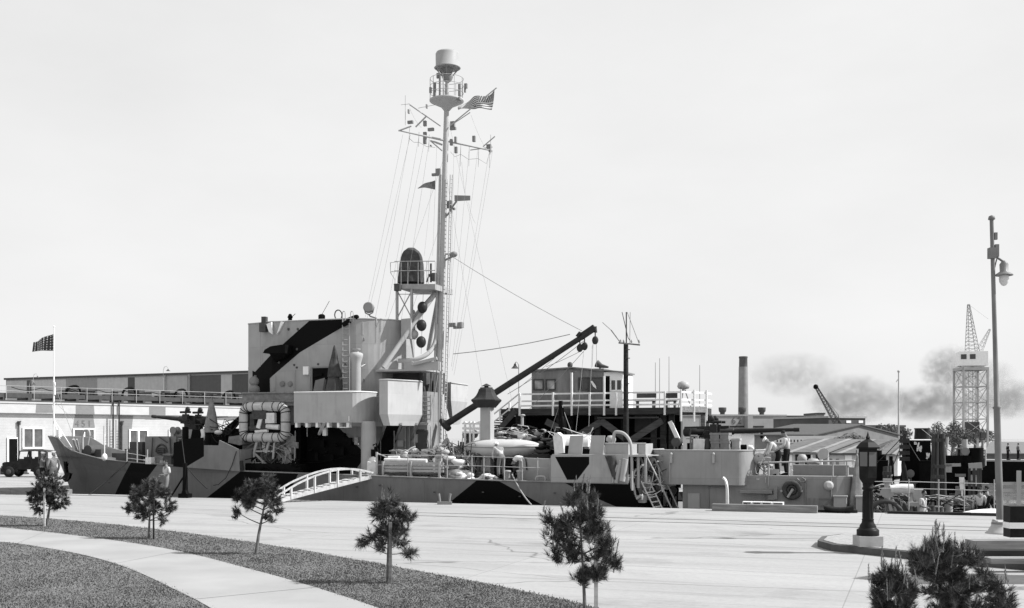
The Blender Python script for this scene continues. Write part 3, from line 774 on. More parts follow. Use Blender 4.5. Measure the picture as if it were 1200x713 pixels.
# bridge wing
WZ0, WZ1 = S(380, 495.5, 1.7).z, S(380, 459.5, 1.7).z
ua, ub = U(344.5, 1.7), U(409, 1.7); uc = U(440, 3.0)
wp = [(ua, 3.2), (ua, 1.7), (ub, 1.7)]+[(ub+(uc-ub)*math.sin(t), 1.7+1.5*(1-math.cos(t))) for t in [PI/2*i/7 for i in range(1, 8)]]
g = MB(); g.wall(wp, WZ0, WZ1, .05); g.slab(inset(wp, .05), WZ0+.02, WZ0+.09); wing = g.part('bridge_wing', plated(M('wing_paint', .37, .55, .06, 1.5, dirt=.15), k=.88), ship)
g = MB(); g.tube([(p[0], p[1], WZ1) for p in wp], .03, 5)
for px in (349, 361, 373, 386, 398, 409): q = S(px, 495, 1.9); g.cbox(q-V((0, 0, .1)), .12, .3, .3)
g.tube([S(396, 496, 1.8), S(396, 501, 1.8), S(409, 501, 1.8), S(409, 488, 1.65)], .025, 5); g.bar(S(380, 495, 1.9), S(374, 509, 3.4), .12); g.cbox(S(381, 506, 2.8), .2, .15, .4)
g.parts('wing_bracket', WH, wing)
g = MB(); g.box(U(284, 2.6), ua-.05, 2.6, 2.66, S(300, 476, 2.6).z, S(300, 461, 2.6).z); g.tube([S(318, 470.5, 2.5), S(344, 470.5, 2.5)], .04, 5); g.tube([S(283, 461, 2.55), S(344, 460.5, 2.55)], .04, 6); g.part('bridge_dodger', CANV, ship)
g = MB(); c = S(298, 447, 3.0); g.lathe([(.22, -.1), (.24, .1), (.1, .16)], c, 12, (.1, -1, 0)); g.lathe([(.26, -.1), (.26, .1), (.1, .16)], c-V((0, 0, .42)), 12, (.1, -1, 0)); g.cyl(c-V((0, -.1, .8)), c+V((0, .1, .3)), .06); g.parts('recognition_light', MG, ship)

# ---- 20 mm tubs either side
def tub(name, plan, y_t, y_m, y_b, pxr, shrink, mat):
    zt, zm, zb = [S(pxr, y, plan[1][1]).z for y in (y_t, y_m, y_b)]
    cx = sum(p[0] for p in plan)/len(plan); cy = sum(p[1] for p in plan)/len(plan); n = len(plan)
    vs = [V((p[0], p[1], zt)) for p in plan]+[V((p[0], p[1], zm)) for p in plan]+[V((p[0]+(cx-p[0])*shrink, p[1]+(cy-p[1])*shrink, zb)) for p in plan]
    fs = [tuple(range(2*n, 3*n))]
    for r in (0, n):
        for i in range(n): fs.append((r+i, r+(i+1) % n, r+n+(i+1) % n, r+n+i))
    vi = [V((p[0]+(cx-p[0])*.05, p[1]+(cy-p[1])*.05, zt)) for p in plan]+[V((p[0]+(cx-p[0])*.05, p[1]+(cy-p[1])*.05, zt-1)) for p in plan]
    o = 3*n; vs += vi
    for i in range(n): fs += [(i, (i+1) % n, o+(i+1) % n, o+i), (o+i, o+(i+1) % n, o+n+(i+1) % n, o+n+i)]
    fs.append(tuple(range(o+n, o+2*n)))
    g = MB(); g.add(vs, fs); t = g.part(name, mat, ship)
    g = MB(); g.tube([(p[0], p[1], zt) for p in plan], .04, 5, True); g.part('rim', mat, t)
    return t
TUBP = plated(M('tub_paint', .42, .55, .05, 1.5, dirt=.15), k=.9)
tub('gun_tub', [(U(442, 1.7), 3.6), (U(441.5, 1.7), 2.2), (U(444, 1.6), 1.65), (U(454.5, 1.5), 1.5), (U(493.5, 3.5), 3.5), (U(495, 4.2), 4.22)], 446, 486, 499, 460, .22, TUBP)
tub('gun_tub', [(U(521, 7.8), 8.6), (U(521.5, 7.6), 7.6), (U(528.5, 7.4), 7.4), (U(548, 9.9), 9.9), (U(540, 10.6), 10.6), (U(530, 10.5), 10.5)], 449, 470, 497, 528, .6, TUBP)
ladder(495.5, 504.5, 463, 494, 4.15, .025, 6, MG, dh3)
# shelf between tower and mast
g = MB(); z = S(480, 435, 3.6).z
g.box(U(440, 3.6), U(515, 5.3), 3.6, 5.3, z, z+.1); g.box(U(440, 3.6), U(495, 5.3), 5.3, 7.4, z, z+.1); g.box(U(474, 3.6), U(514.5, 3.6), 3.56, 3.6, z, S(480, 424.5, 3.6).z); g.bar(S(484, 427, 3.4), S(512, 420, 3.6), .14); g.cyl(S(483, 428, 3.4), S(484, 424, 3.4), .1)
g.bar((U(515, 5), 5, z+.05), (U(515, 5), 5, z+.5), .1)
shf = g.part('signal_platform', M('shelf_paint', .36, .55, .08, 2.), ship)
g = MB(); g.pp([(508, 445), (518, 446), (516, 462), (508, 462)], 6.4, 6.9); g.cyl(S(493, 437, 5), S(497, 462, 5), .1); g.cyl(S(505, 437, 5), S(505, 462, 5), .03); g.pp([(497, 452), (503, 450), (501, 461), (497, 461)], 5.2, 5.4); g.parts('signal_locker', DG, shf)

# ---- mast
def mpx(y): return 513+(520-y)/400*10.5
def mp(y, dv=0., dx=0.): return S(mpx(y)+dx, y, VC+dv)
MASTP = M('mast_paint', .36, .5, .06, 3.)
g = MB(); g.tube([mp(562), mp(440), mp(300), mp(180), mp(122)], [.2, .175, .155, .135, .12], 14); g.tube([mp(122), mp(88)], [.1, .1], 10)
mast = g.part('mast', MASTP, ship)
g = MB(); g.tube([mp(y, -.12, -5.5) for y in (500, 400, 300, 205)], .07, 8)
g.tube(smoothpath([S(467, 423, 4.6), S(484, 422, 4.7), S(498, 417, 5), S(507, 408, 5.4), S(511, 395, 5.6), S(512, 380, 5.6)], 4), .11, 10); g.part('exhaust_pipe', MASTP, mast)
g = MB(); g.tube([S(449, 431, 3.6), S(510, 344, 5.6)], .12, 10); g.tube([S(502, 411, 6.6), S(516, 335, 5.8)], .11, 10); g.tube([S(460, 400, 7.6), S(513, 340, 5.8)], .1, 10); g.parts('mast_strut', MASTP, mast)
g = MB(); rail = [mp(y, -.05, 6.5) for y in (515, 400, 300, 205)]; g.tube(rail, .025, 5); rail2 = [mp(y, .1, 9) for y in (515, 400, 300, 205)]; g.tube(rail2, .025, 5)
for i in range(62): y = 515-i*5; g.tube([mp(y, -.05, 6.2), mp(y, .1, 9.2)], .02, 4)
g.part('ladder', MASTP, mast)
pc = mp(118); k = .0413
g = MB(); g.lathe([(.15, -.5), (.3, -.32), (.84, -.06), (.86, .02), (.5, .03)], pc, 20); plat = g.part('lookout_platform', MASTP, mast)
g = MB()
for i in range(9): t = 2*PI*i/9; g.tube([pc+V((.82*math.cos(t), .82*math.sin(t), 0)), pc+V((.82*math.cos(t), .82*math.sin(t), 1.05))], .016, 4)
for h in (.35, .7, 1.05): g.tube([pc+V((.82*math.cos(2*PI*i/20), .82*math.sin(2*PI*i/20), h)) for i in range(20)], .014, 4, True)
g.part('railing', LG, plat)
g = MB()
for dx, dy, h, r in ((-14, -.3, .85, .07), (-8, -.6, 1.3, .06), (15, .2, .8, .08), (-3.5, -.5, 1.2, .025)): g.tube([S(mpx(118)+dx, 118, VC+dy), S(mpx(118)+dx+(-1 if dx == -3.5 else 0), 118, VC+dy)+V((0, 0, h))], r, 8)
g.cbox(S(504.5, 106, VC), .1, .1, .28); g.cbox(S(513, 89, VC-.4), .1, .1, .25); g.cbox(S(546, 101, VC), .14, .14, .22); g.cbox(S(536, 116.5, VC-.2), .36, .3, .12); g.cbox(S(545, 105, VC), .08, .08, .3)
g.parts('radio_fitting', MG, plat)
rc = mp(88)
g = MB(); z = mp(80).z-rc.z; zt = mp(61).z-rc.z
g.lathe([(.63, z-.02), (.66, z), (.58, z+.05), (.585, zt-.12), (.54, zt-.03), (.42, zt), (.0, zt+.015)], rc, 24); rad = g.part('radar_dome', M('dome_paint', .3, .5, .05, 3.), mast)
g = MB()
for i in range(8): t = 2*PI*i/8+.3; g.bar(rc+V((.6*math.cos(t), .6*math.sin(t), z)), rc+V((.24*math.cos(t), .24*math.sin(t), -.08)), .05, .04)
g.lathe([(.2, -.3), (.28, -.12), (.28, -.06), (.16, -.06)], rc, 14); g.lathe([(.12, -.1), (.28, .2), (.3, z)], rc, 12); g.part('dome_frame', MG, rad)
ya, yb = S(467, 153, 4.0), S(577, 177, 7.4)
g = MB(); g.tube([ya, ya.lerp(yb, .5), yb], [.035, .06, .035], 8)
g.tube([S(467, 153.5, 4), S(482, 148, 4.2)], .04, 6); g.tube([S(551, 176, 7), S(577, 172.5, 7.4)], .03, 6)
yard = g.part('yard', MASTP, mast)
g = MB()
for a, b, r in (((480, 123), (516, 148), .03), ((527, 148), (551, 132), .025), ((529, 146), (582, 103), .03), ((487, 149), (500, 136), .04), ((566, 172), (580, 160), .03), ((505, 165), (518, 170), .05), ((504, 165), (518, 177), .03), ((510, 123), (490, 127), .012)):
    g.tube([S(a[0], a[1], VC), S(b[0], b[1], VC)], r, 5)
g.cyl(S(475, 147, VC), S(475, 112, VC), .015, 4); g.cyl(S(470, 123, VC), S(480, 122, VC), .012, 4); g.cyl(S(575, 181, VC), S(575, 158, VC), .015, 4)
g.parts('spar', MASTP, mast)
g = MB()
for px, py, w, h in ((481, 143.5, .28, .14), (498, 145, .14, .26), (498, 162, .15, .58), (505, 152, .3, .14), (531, 151, .3, .12), (530.5, 146, .22, .28), (534, 164, .1, .28), (534.5, 176, .13, .3), (529, 167, .12, .3), (555.5, 163, .14, .28), (573, 172, .22, .2), (574.5, 177, .12, .12), (479, 131, .06, .2), (500, 125, .04, .2), (513.5, 202, .24, .34), (509, 205, .24, .12), (526, 240, .35, .35), (532, 245, .12, .1), (505, 171, .06, .06), (532, 299, .2, .2), (530, 381, .35, .2), (536, 384, .4, .12)):
    g = MB(); g.cbox(S(px, py, VC+.15), w, .14, h); g.part('signal_lamp', MG, mast)
g = MB(); g.tube(smoothpath([S(521, 255, VC), S(526, 250, VC), S(530, 243, VC), S(535, 236, VC)], 3), .05, 6)
g.part('lamp_arm', MG, mast)
g = MB()
g.lathe([(.05, 0), (.16, .05), (.18, .12), (.16, .2), (.05, .25)], S(532, 301, VC), 10); g.bar(mp(305, 0, 3), S(532, 300, VC), .08); g.bar(mp(298, 0, 3), S(532, 298, VC), .06); g.pp([(536, 378), (541, 377.5), (541, 384), (535, 384)], VC, VC+.3); g.part('antenna_insulator', MG, mast)
g = MB(); g.pp([(532.5, 229), (551, 229.5), (551, 235), (532.5, 236)], VC, VC+.03); g.part('recognition_board', MG, mast)
hal = [((472, 158), (428, 372)), ((480, 160), (440, 372)), ((481, 158), (430, 374)), ((491, 160), (452, 372)), ((503, 165), (470, 376)), ((512, 166), (507, 300)), ((532, 168), (528, 380)), ((540, 170), (524, 418)), ((550, 173), (526, 420)), ((560, 175), (529, 430)), ((573, 180), (530, 435)), ((577, 178), (532, 440)), ((480, 127), (494, 150)), ((552, 135), (568, 172)), ((497, 168), (463, 330)), ((506, 214), (497, 300)), ((545, 228), (541, 190)), ((549, 238), (557, 262))]
for a, b in hal:
    g = MB(); g.tube(sag(S(a[0], a[1], VC-.2), S(b[0], b[1], 4.8), .12, 5), .0055, 4); g.part('halyard', WIRE, mast)
g = MB(); p = [S(x, y, 4.6) for x, y in ((479, 162), (485, 167), (491, 167), (500, 172), (510, 173))]
g.tube(p, .01, 4); g.tube([S(x, y, 6.6) for x, y in ((528, 178), (533, 184), (540, 181), (549, 187), (560, 186), (570, 192), (574, 178))], .01, 4)
for x, y0, y1 in ((480, 150, 166), (491, 155, 172), (503, 158, 178), (540, 170, 195), (550, 172, 195), (561, 175, 196), (574, 178, 197)): g.tube([S(x, y0, VC), S(x-.6, y1, VC)], .01, 4)
g.parts('footrope', WIRE, mast, .01)
# director platform
PZ = S(486, 336, 4.7)
g = MB(); g.pp([(461, 333), (510, 333), (510, 339.5), (464, 338)], 4.7, 6.9)
dp = g.part('director_platform', M('director_paint', .3, .55, .1, 3.), ship)
g = MB()
for v in (4.8, 6.8):
    for px in (465.3, 482.5): g.bar(S(px, 377, v), S(px, 338, v), .11 if v < 5 else .09)
    g.bar(S(466, 342, v), S(482, 372, v), .045); g.bar(S(482, 342, v), S(466, 372, v), .045)
for px in (465.3, 482.5): g.bar(S(px, 342, 4.8), S(px, 372, 6.8), .04)
g.bar(S(465, 345, 4.8), S(510, 345, 5.4), .03); g.part('tower_legs', LG, dp)
g = MB(); pts = [(458, 4.5), (510, 4.5), (512, 6.9), (460, 7.1)]
for h in (307, 318):
    g.tube([S(457.5, h+1, 4.5), S(470, h-.5, 4.6), S(510, h-1, 4.6)], .014, 4)
    g.tube([S(457.5, h+1, 4.5), S(462, h-.5, 6.9), S(510, h-.5, 6.9)], .014, 4)
for px, v in ((470, 4.6), (478, 4.6), (490, 4.6), (502, 4.6), (510, 4.6), (466, 6.9), (484, 6.9), (500, 6.9)): g.tube([S(px, 334, v), S(px, 307, v)], .014, 4)
g.tube([S(457.5, 308, 4.5), S(457.8, 320, 4.5), S(463, 328, 4.6), S(463, 337, 4.6)], .018, 5)
g.part('railing', LG, dp)
g = MB(); c = S(482, 332, 5.7); hh = S(482, 291, 5.7).z-c.z; rr = random.Random(5); n, kk = 18, 11; vs = []
for i in range(kk+1):
    t = i/kk
    rad_ = .64*(1-.12*t) if t < .62 else .57*math.sqrt(max(0.01, 1-((t-.62)/.40)**2))
    for j in range(n):
        q = 2*PI*j/n; w = rad_*(1+.05*math.sin(4*q+3*t)+.05*math.sin(7*q-2*t+1)+.03*math.sin(11*q))
        vs.append(c+V((w*math.cos(q)*1.0, w*math.sin(q), hh*t)))
g.add(vs, [(i*n+j, i*n+(j+1) % n, (i+1)*n+(j+1) % n, (i+1)*n+j) for i in range(kk) for j in range(n)], True); g.add(vs[-n:], [tuple(range(n))])
g.part('director_cover', CANVD, dp)
g = MB(); g.cyl(S(505, 331, 5.2), S(505, 309, 5.2), .05); g.cyl(S(500, 331, 5.2), S(503, 322, 5.2), .04); g.sph(S(503, 323, 5.2), .08, 8, 6); g.cbox(S(509, 325, 5.2), .2, .2, .4); g.cbox(S(466, 337, 4.6), .3, .2, .35); g.parts('director_fitting', DG, dp)
g = MB(); g.pp([(470, 374), (481.5, 373), (481.5, 397), (470, 396)], 4.5, 5.2); g.sph(S(485, 392, 4.9), .23, 12, 8); g.sph(S(484, 366, 5), .12, 8, 6); g.part('radio_cabinet', LG, ship)

# ---- cargo boom
ba, bb = S(522, 498, 5.2), S(690, 390, 5.6)
BOOM = M('boom_paint', .035, .5, .2, 3.)
g = MB(); g.tube([ba, ba.lerp(bb, .5), bb], [.165, .155, .125], 14); g.tube([S(517, 493, 5.4), ba, S(526, 503, 5.1)], [.13, .19, .15], 10)
boom = g.part('boom', BOOM, ship)
g = MB(); g.bar(S(680, 395.5, 5.6), S(697, 384, 5.6), .2, .3); g.tube([S(693, 385, 5.6), S(698, 384, 5.6), S(698, 390, 5.6)], .08, 8); g.bar(S(677, 395, 5.6), S(681, 390, 5.6), .36, .14); g.part('boom_head', BOOM, boom)
for px, py in ((679.5, 408), (685, 406), (697.5, 399)):
    g = MB(); c = S(px, py, 5.6); g.sph(c, (.16, .09, .2), 10, 6); g.cyl(c+V((0, 0, .15)), S(px, py-9, 5.6), .03, 5); g.part('pulley_block', BOOM, boom)
for a, b, r in (((668, 392), (531, 415), .02), ((682, 388), (530, 301), .014), ((684, 400), (595, 462), .014), ((680, 412), (640, 430), .012), ((684, 412), (620, 480), .012), ((699, 402), (699, 430), .01), ((695, 402), (694, 430), .01), ((678, 395), (608, 455), .01)):
    g = MB(); g.tube(sag(S(a[0], a[1], 5.6), S(b[0], b[1], 5.7), .1 if r > .013 else .03, 6), r, 4); g.part('boom_guy', WIRE, boom)

# ---- galley funnel with its flared hood
g = MB(); c = S(570.5, 560, 3.6); g.box(c.x-.25, c.x+.25, 3.4, 3.9, c.z, S(570, 478, 3.6).z); fn = g.part('galley_funnel', LG, ship)
g = MB(); c = S(570, 478, 3.6); s_ = .0385
g.lathe([(.46, 0), (.5, .06), (.72, .3), (.74, .36), (.6, .45), (.5, .56), (.42, .7), (.36, .86), (.3, .9), (.3, .94), (.14, .95)], c, 10, smooth=False); g.lathe([(.26, 1.0), (.03, 1.12)], c, 8, smooth=False); g.cyl(c+V((0, 0, .9)), c+V((0, 0, 1.05)), .1); g.part('hood', BOOM, fn)

# ---- waist: rails, stanchions, bitts
g = MB()
def rails(px0, px1, v, ys0, ys1, posts, r=.014, pr=.025, ztop=None):
    for a, b in zip(ys0[:-1], ys1[:-1]): g.tube([S(px0, a, v), S(px1, b, v)], r, 4)
    for px in posts:
        t = (px-px0)/(px1-px0); g.tube([S(px, lerp(ys0[-1], ys1[-1], t), v), S(px, lerp(ys0[0], ys1[0], t)-1, v)], pr, 5)
rails(553, 646, 1.4, (535, 546, 564), (538, 549, 566), (553, 567, 591, 612, 630, 645))
rails(441, 553, 1.4, (533, 545, 560), (535, 546, 564), (442, 478, 524))
g.cyl(S(441.5, 560, 1.4), S(441.5, 530, 1.4), .06, 6); g.tube([S(441, 531, 1.4), S(453, 536, 1.5)], .03, 5)
g.part('lifeline', LG, ship)
for px in (594.5, 609.5):
    g = MB(); c = S(px, 563.5, 1.7); g.lathe([(.13, 0), (.13, .36), (.17, .38), (.17, .46), (.05, .47)], c, 12); g.part('bollard', LG, ship)
g = MB(); g.tube(smoothpath([S(628, 564, 1.4), S(629, 559, 1.4), S(638, 559, 1.4), S(639, 564, 1.4)], 3), .05, 6); g.part('chock', LG, ship)
g = MB(); g.pp([(608, 538), (645, 538), (645, 565), (608, 564)], 2.1, 3.0); lk = g.part('deck_locker', M('locker_paint', .32, .6, .1, 2.), ship)
g = MB()
for k in range(5): g.tube([S(632, 536, 2.4)+V(((.55-.02*k)*math.cos(2*PI*i/18), (.3-.01*k)*math.sin(2*PI*i/18), .03*k+.02*math.sin(3*i))) for i in range(18)], .03, 5, True)
g.tube(smoothpath([S(616, 537, 2.05), S(617, 545, 2.05), S(617.5, 551, 2.05)], 3), .03, 5); g.part('rope_coil', ROPED, lk)
g = MB(); g.tube(smoothpath([S(612, 538, 1.9), S(606, 537, 1.9), S(603, 540, 1.9)], 3), .12, 8); g.part('hose', CANVW, lk)
# midship splinter bulwark and its mounting
MBC = camo('midship_camouflage', .33, [(.004, convS([(650.5, 535.5), (690.5, 535.5), (690.5, 544), (676.5, 562.5), (664.5, 562.5)], 1.16))], ship)
g = MB(); g.pp([(645.5, 534), (736, 533), (736, 566.5), (645.5, 565.5)], 1.16, 1.22); u = U(645.5, 1.16); g.box(u, u+.05, 1.22, 3.0, S(646, 565, 1.2).z, S(646, 534, 1.2).z)
mb_ = g.part('waist_bulwark', MBC, ship)
g = MB(); z = S(700, 533.5, 1.3).z; g.box(U(646, 1.2)+.02, U(757, 1.2), 1.24, 4.6, z-.06, z+.02); g.part('mount_deck', LG, mb_)
g = MB(); g.pp([(668, 511), (683.5, 510.5), (682, 533), (665.5, 532.5)], 1.5, 1.54); g.pp([(693, 510.5), (709, 510.5), (706.5, 533), (690.5, 532.5)], 1.5, 1.54); g.parts('splinter_shield', LG, ship)
ph, qh = S(709, 520, 1.8), S(757, 520, 1.8)
g = MB(); zt, zb = ph.z, S(709, 533, 1.8).z
g.wall([(ph.x, 1.8), (U(735, 1.8), 1.8)], zb, zt, .05); g.box(U(735, 1.8), U(735, 1.8)+.05, 1.8, 3.4, zb, zt); g.box(U(748, 1.8), U(756.5, 1.8), 1.8, 1.86, zb, zt); g.box(U(756.5, 1.8)-.05, U(756.5, 1.8), 1.86, 3.2, zb, zt); g.tube([ph+V((0, 0, 0)), S(757, 520, 1.8)], .03, 5)
g.part('depth_charge_screen', LG, ship)
g = MB(); c = S(676, 521, 2.7)
pts = []
for i in range(11):
    t = PI*i/10; pts.append((.5*math.cos(t), .48*math.sin(t)))
ln = 1.25; vs = []
for du in (-ln/2, -ln/4, 0, ln/4, ln/2):
    for a, b in pts: vs.append(c+V((du+.03*math.sin(9*a), a, b*1.1-.1)))
g.add(vs, [(i*11+j, i*11+j+1, (i+1)*11+j+1, (i+1)*11+j) for i in range(4) for j in range(10)], True)
g.add(vs[:11], [tuple(range(11))]); g.add(vs[-11:], [tuple(range(11))]); g.ext([S(685, 519, 2.4), S(691, 523, 2.4), S(691, 527, 2.4), S(684, 526, 2.4)], (0, .6, 0)); g.part('reel_cover', CANVW, ship)
g = MB(); g.lathe([(.45, 0), (.5, .4), (.44, .7)], c-V((.1, .2, .75)), 14); g.cbox(c+V((.5, -.3, -.45)), .5, .5, .5); g.cyl(S(657, 470, 3.4), S(657, 532, 3.4), .1); g.cyl(S(660, 478, 3.3), S(664, 512, 3.3), .05); g.sph(S(659, 500, 3.2), (.13, .13, .5), 8, 8); g.part('reel_mount', BK, ship)
g = MB(); g.ext([S(648, 512, 1.9), S(653, 507, 1.9), S(659, 512, 1.9), S(661, 531, 1.9), S(650, 533, 1.9)], (0, .5, 0)); g.part('kapok_pad', CANVW, ship)
# davit, canvas drape, end rails
g = MB(); g.tube(smoothpath([S(719, 519, 1.5), S(720, 508, 1.5), S(725, 506.5, 1.5), S(732, 509, 1.5), S(738, 517, 1.4), S(740, 530, 1.35), S(740.5, 575, 1.3)], 4), .07, 8); g.part('davit', LG, ship)
g = MB()
g.tube([S(748, 534, 1.5), S(748, 572, 1.5)], .07, 6); g.tube([S(756.5, 534, 1.5), S(757, 566, 1.5)], .07, 6); g.tube([S(728, 540, 1.1), S(722, 566, 1.1)], .1, 8); g.tube([S(733, 538, 1.05), S(729, 564, 1.05)], .13, 8); g.tube([S(724, 545, 1.1), S(720, 556, 1.1), S(718, 566, 1.1)], .06, 6)
g.tube(smoothpath([S(741, 560, 1.4), S(744, 552, 1.5), S(749, 549, 1.6), S(753, 545, 1.6)], 3), .06, 6); g.tube(smoothpath([S(744, 540, 2.2), S(750, 536, 2.2), S(754, 548, 2.2), S(752, 560, 2.2)], 3), .05, 6); g.parts('rail_frame', LG, ship)
g = MB(); vs = []
for i in range(9):
    for j in range(9):
        s_, t = i/8, j/8
        p = S(lerp(709, 721, s_)+t*(9-4*s_), lerp(534, 562, t), 1.1); p.y += .06*math.sin(7*s_+2*t)-.05; vs.append(p)
g.add(vs, [(i*9+j, i*9+j+1, (i+1)*9+j+1, (i+1)*9+j) for i in range(8) for j in range(8)], True); o = g.part('canvas_drape', CANVD, ship); o.modifiers.new('cloth', 'SOLIDIFY').thickness = .015
g = MB(); g.cbox(S(750, 585, 1.6), .5, .4, .3); g.cyl(S(742, 566, 1.4), S(746, 590, 1.4), .05); g.cbox(S(755, 572, 2.6), .7, .6, 1.0, ); g.tube(smoothpath([S(746, 585, 1.3), S(749, 583, 1.3), S(752, 580, 1.3), S(752, 586, 1.3)], 3), .06, 6); g.parts('smoke_pot', LG, ship)
g = MB(); g.cyl(S(765, 545, 2.6), S(780, 545, 2.6), .04); g.ext([S(759, 552, 2.6), S(768, 538, 2.6), S(759, 533, 2.6)], (0, .1, 0)); g.part('end_screen', LG, ship)
def sladder(p0, p1, q0, q1, r, n, mat):
    g = MB(); g.tube([p0, p1], r, 5); g.tube([q0, q1], r, 5)
    for i in range(n): t = (i+.5)/n; g.tube([p0.lerp(p1, t), q0.lerp(q1, t)], r*.9, 4)
    return g.part('ladder', mat, ship)
sladder(S(751, 564, 1.9), S(770, 603, 1.9), S(760, 562, 2.3), S(779, 602, 2.3), .035, 7, WH)
g = MB(); g.tube([S(756, 532, 1.5), S(772, 563, 1.6), S(790, 603, 1.6)], .035, 5); g.tube([S(767, 538, 2.3), S(783, 570, 2.3), S(798, 603, 2.3)], .035, 5); g.tube([S(757, 534, 1.5), S(780, 534, 2.4)], .03, 5); g.tube([S(770, 541, 1.6), S(776, 541, 2.3)], .03, 5); g.parts('ladder_rail', LG, ship)

# ---- after house, gun tub and after gun
AHZ = S(915, 558, 2.2).z
uh0, uh1 = U(800, 2.2), U(972, 2.2)
fp = [(uh0, 8.6), (uh0, 2.2), (uh1, 2.2)]+[(uh1+1.1*math.sin(t), 2.2+1.3*(1-math.cos(t))) for t in [PI/2*i/6 for i in range(1, 7)]]+[(uh1+1.1, 8.6)]
AFTP = plated(M('after_house_paint', .25, .55, .07, 1.5, dirt=.25))
g = MB(); g.slab(fp, -.9, AHZ); ah = g.part('after_house', AFTP, ship)
g = MB(); g.cbox(S(813, 587, 2.17), .5, .06, .62); g.box(U(804, 2.2), U(822, 2.2), 2.14, 2.18, S(810, 599, 2.2).z, S(810, 598, 2.2).z); hh_ = g.part('hatch', LG, ah)
g = MB(); a0, a1 = U(831, 2.18), U(852, 2.18); zt = S(840, 571.5, 2.18).z
g.tube(smoothpath([(a0, 2.18, -.8), (a0, 2.18, zt-.12), (a0+.1, 2.18, zt), (a1-.1, 2.18, zt), (a1, 2.18, zt-.12), (a1, 2.18, -.8)], 3), .025, 5)
g.box(a0+.03, a1-.03, 2.17, 2.2, -.8, zt-.03); g.part('door', AFTP, ah)
g = MB(); g.box(U(868, 2.2), U(905, 2.2), 1.95, 2.19, S(880, 578, 2.2).z, S(880, 574.5, 2.2).z); g.cyl(S(895, 573, 2.1), S(895, 596, 2.1), .02); g.cbox(S(909, 578, 2.1), .14, .12, .5); g.cbox(S(904, 583, 2.1), .3, .1, .2); g.cyl(S(900, 548, 2.1), S(900, 572, 2.1), .02); g.cyl(S(944, 560, 2.17), S(944, 600, 2.17), .025); g.cyl(S(974, 560, 2.17), S(974, 598, 2.17), .025)
for px in (948, 954, 960): g.cyl(S(px, 584, 2.15), S(px, 592, 2.15), .02)
g.bar(S(961, 594, 2.14), S(974, 586, 2.14), .04); g.bar(S(961, 584, 2.14), S(976, 584, 2.14), .04); g.tube(smoothpath([S(934, 561, 2.1), S(939, 565, 2.1), S(944, 563, 2.1), S(940, 560, 2.1)], 4), .03, 5)
g.parts('wall_fitting', MG, ah)
g = MB(); c = S(970, 570, 2.1); g.lathe([(.15, 0), (.2, .12), (.19, .2), (.1, .24)], c+V((0, .1, 0)), 14, (.3, -1, .2)); g.part('floodlight', LG, ah)
g = MB(); g.cbox(S(962, 552, 3.6), 2.2, .8, .5); g.cbox(S(985, 553, 5), 1.2, .8, .4); g.parts('skylight', MG, ah)
g = MB(); g.tube([S(888, 542.5, 2.5), S(1000, 540, 2.5)], .035, 6)
for px in (901, 924.5, 976, 992): g.tube([S(px, 559, 2.5), S(px, 541, 2.5)], .03, 5)
g.tube([S(1000, 540, 2.5), S(1003, 541, 6)], .03, 5); g.part('railing', LG, ah)
zt0, zt1 = S(830, 568.5, 1.9).z, S(830, 528, 1.9).z
uA, uB = U(784, 1.9), U(862, 1.9); uC = U(895, 4.2)
tp = [(U(766, 4.4), 6.5), (U(766, 4.4), 3.6), (U(772, 2.6), 2.5), (uA, 1.9), (uB, 1.9)]+[(uB+(uC-uB)*math.sin(t), 1.9+2.3*(1-math.cos(t))) for t in [PI/2*i/20 for i in range(1, 21)]]+[(uC, 6.2), (uB+.4, 8.2)]
g = MB(); g.wall(tp, zt0, zt1, .05); g.slab(inset(tp), zt0+.02, zt0+.1); tb = g.part('gun_tub', plated(M('after_tub_paint', .28, .55, .06, 1.5, dirt=.2)), ship)
g = MB(); g.tube([(p[0], p[1], zt1) for p in tp], .03, 5); g.cyl(S(785, 532, 1.85), S(785, 566, 1.85), .02)
for px in (786.5, 836): c = S(px, 538, 1.84); g.cbox(c, .1, .08, .34); g.sph(c+V((0, 0, .2)), .07, 6, 5)
for px, py in ((870, 563), (888, 562)): g.cbox(S(px, py, 2.1), .1, .06, .06)
g.parts('tub_fitting', LG, tb)
GZ = zt1-1.18
deck_gun('after_gun', (U(836, 5.3), 5.3, GZ+.86), 1, 3.75, R(1.2), M('after_gun_paint', .03, .45, .2, 4., metal=.2))
g = MB(); c = V((U(834, 5.3), 5.3, 0)); g.slab([(c.x+1.2*math.cos(t), 5.3+1.2*math.sin(t)) for t in [2*PI*i/16 for i in range(16)]], zt0+.1, GZ+.86); g.part('gun_platform', MG, ship)
g = MB(); g.tube(smoothpath([S(851.5, 602, 1.7), S(852, 575, 1.7), S(850.5, 564, 1.7), S(847, 560, 1.7)], 4), [.06]*13, 6); g.tube(smoothpath([S(853.5, 602, 1.6), S(853, 575, 1.6), S(851, 566, 1.6), S(848, 560, 1.6)], 4), .03, 5); g.part('hose_standpipe', WH, ship)
g = MB(); g.tube(smoothpath([S(891, 545, 2.3), S(895, 537, 2.4), S(903, 537, 2.4)], 3), .03, 5); g.cbox(S(896, 538, 3), .6, .5, .4); g.cbox(S(906, 537, 3.2), .3, .3, .5); g.sph(S(890, 538, 2.8), (.3, .25, .25), 8, 6); g.cyl(S(897, 566, 2.17), S(897, 560, 2.17), .02); g.tube(smoothpath([S(894, 558, 2.6), S(898, 552, 2.6), S(905, 550, 2.6)], 3), .04, 5); g.cbox(S(908, 554, 3), .4, .4, .3); g.parts('winch_gear', LG, ship)
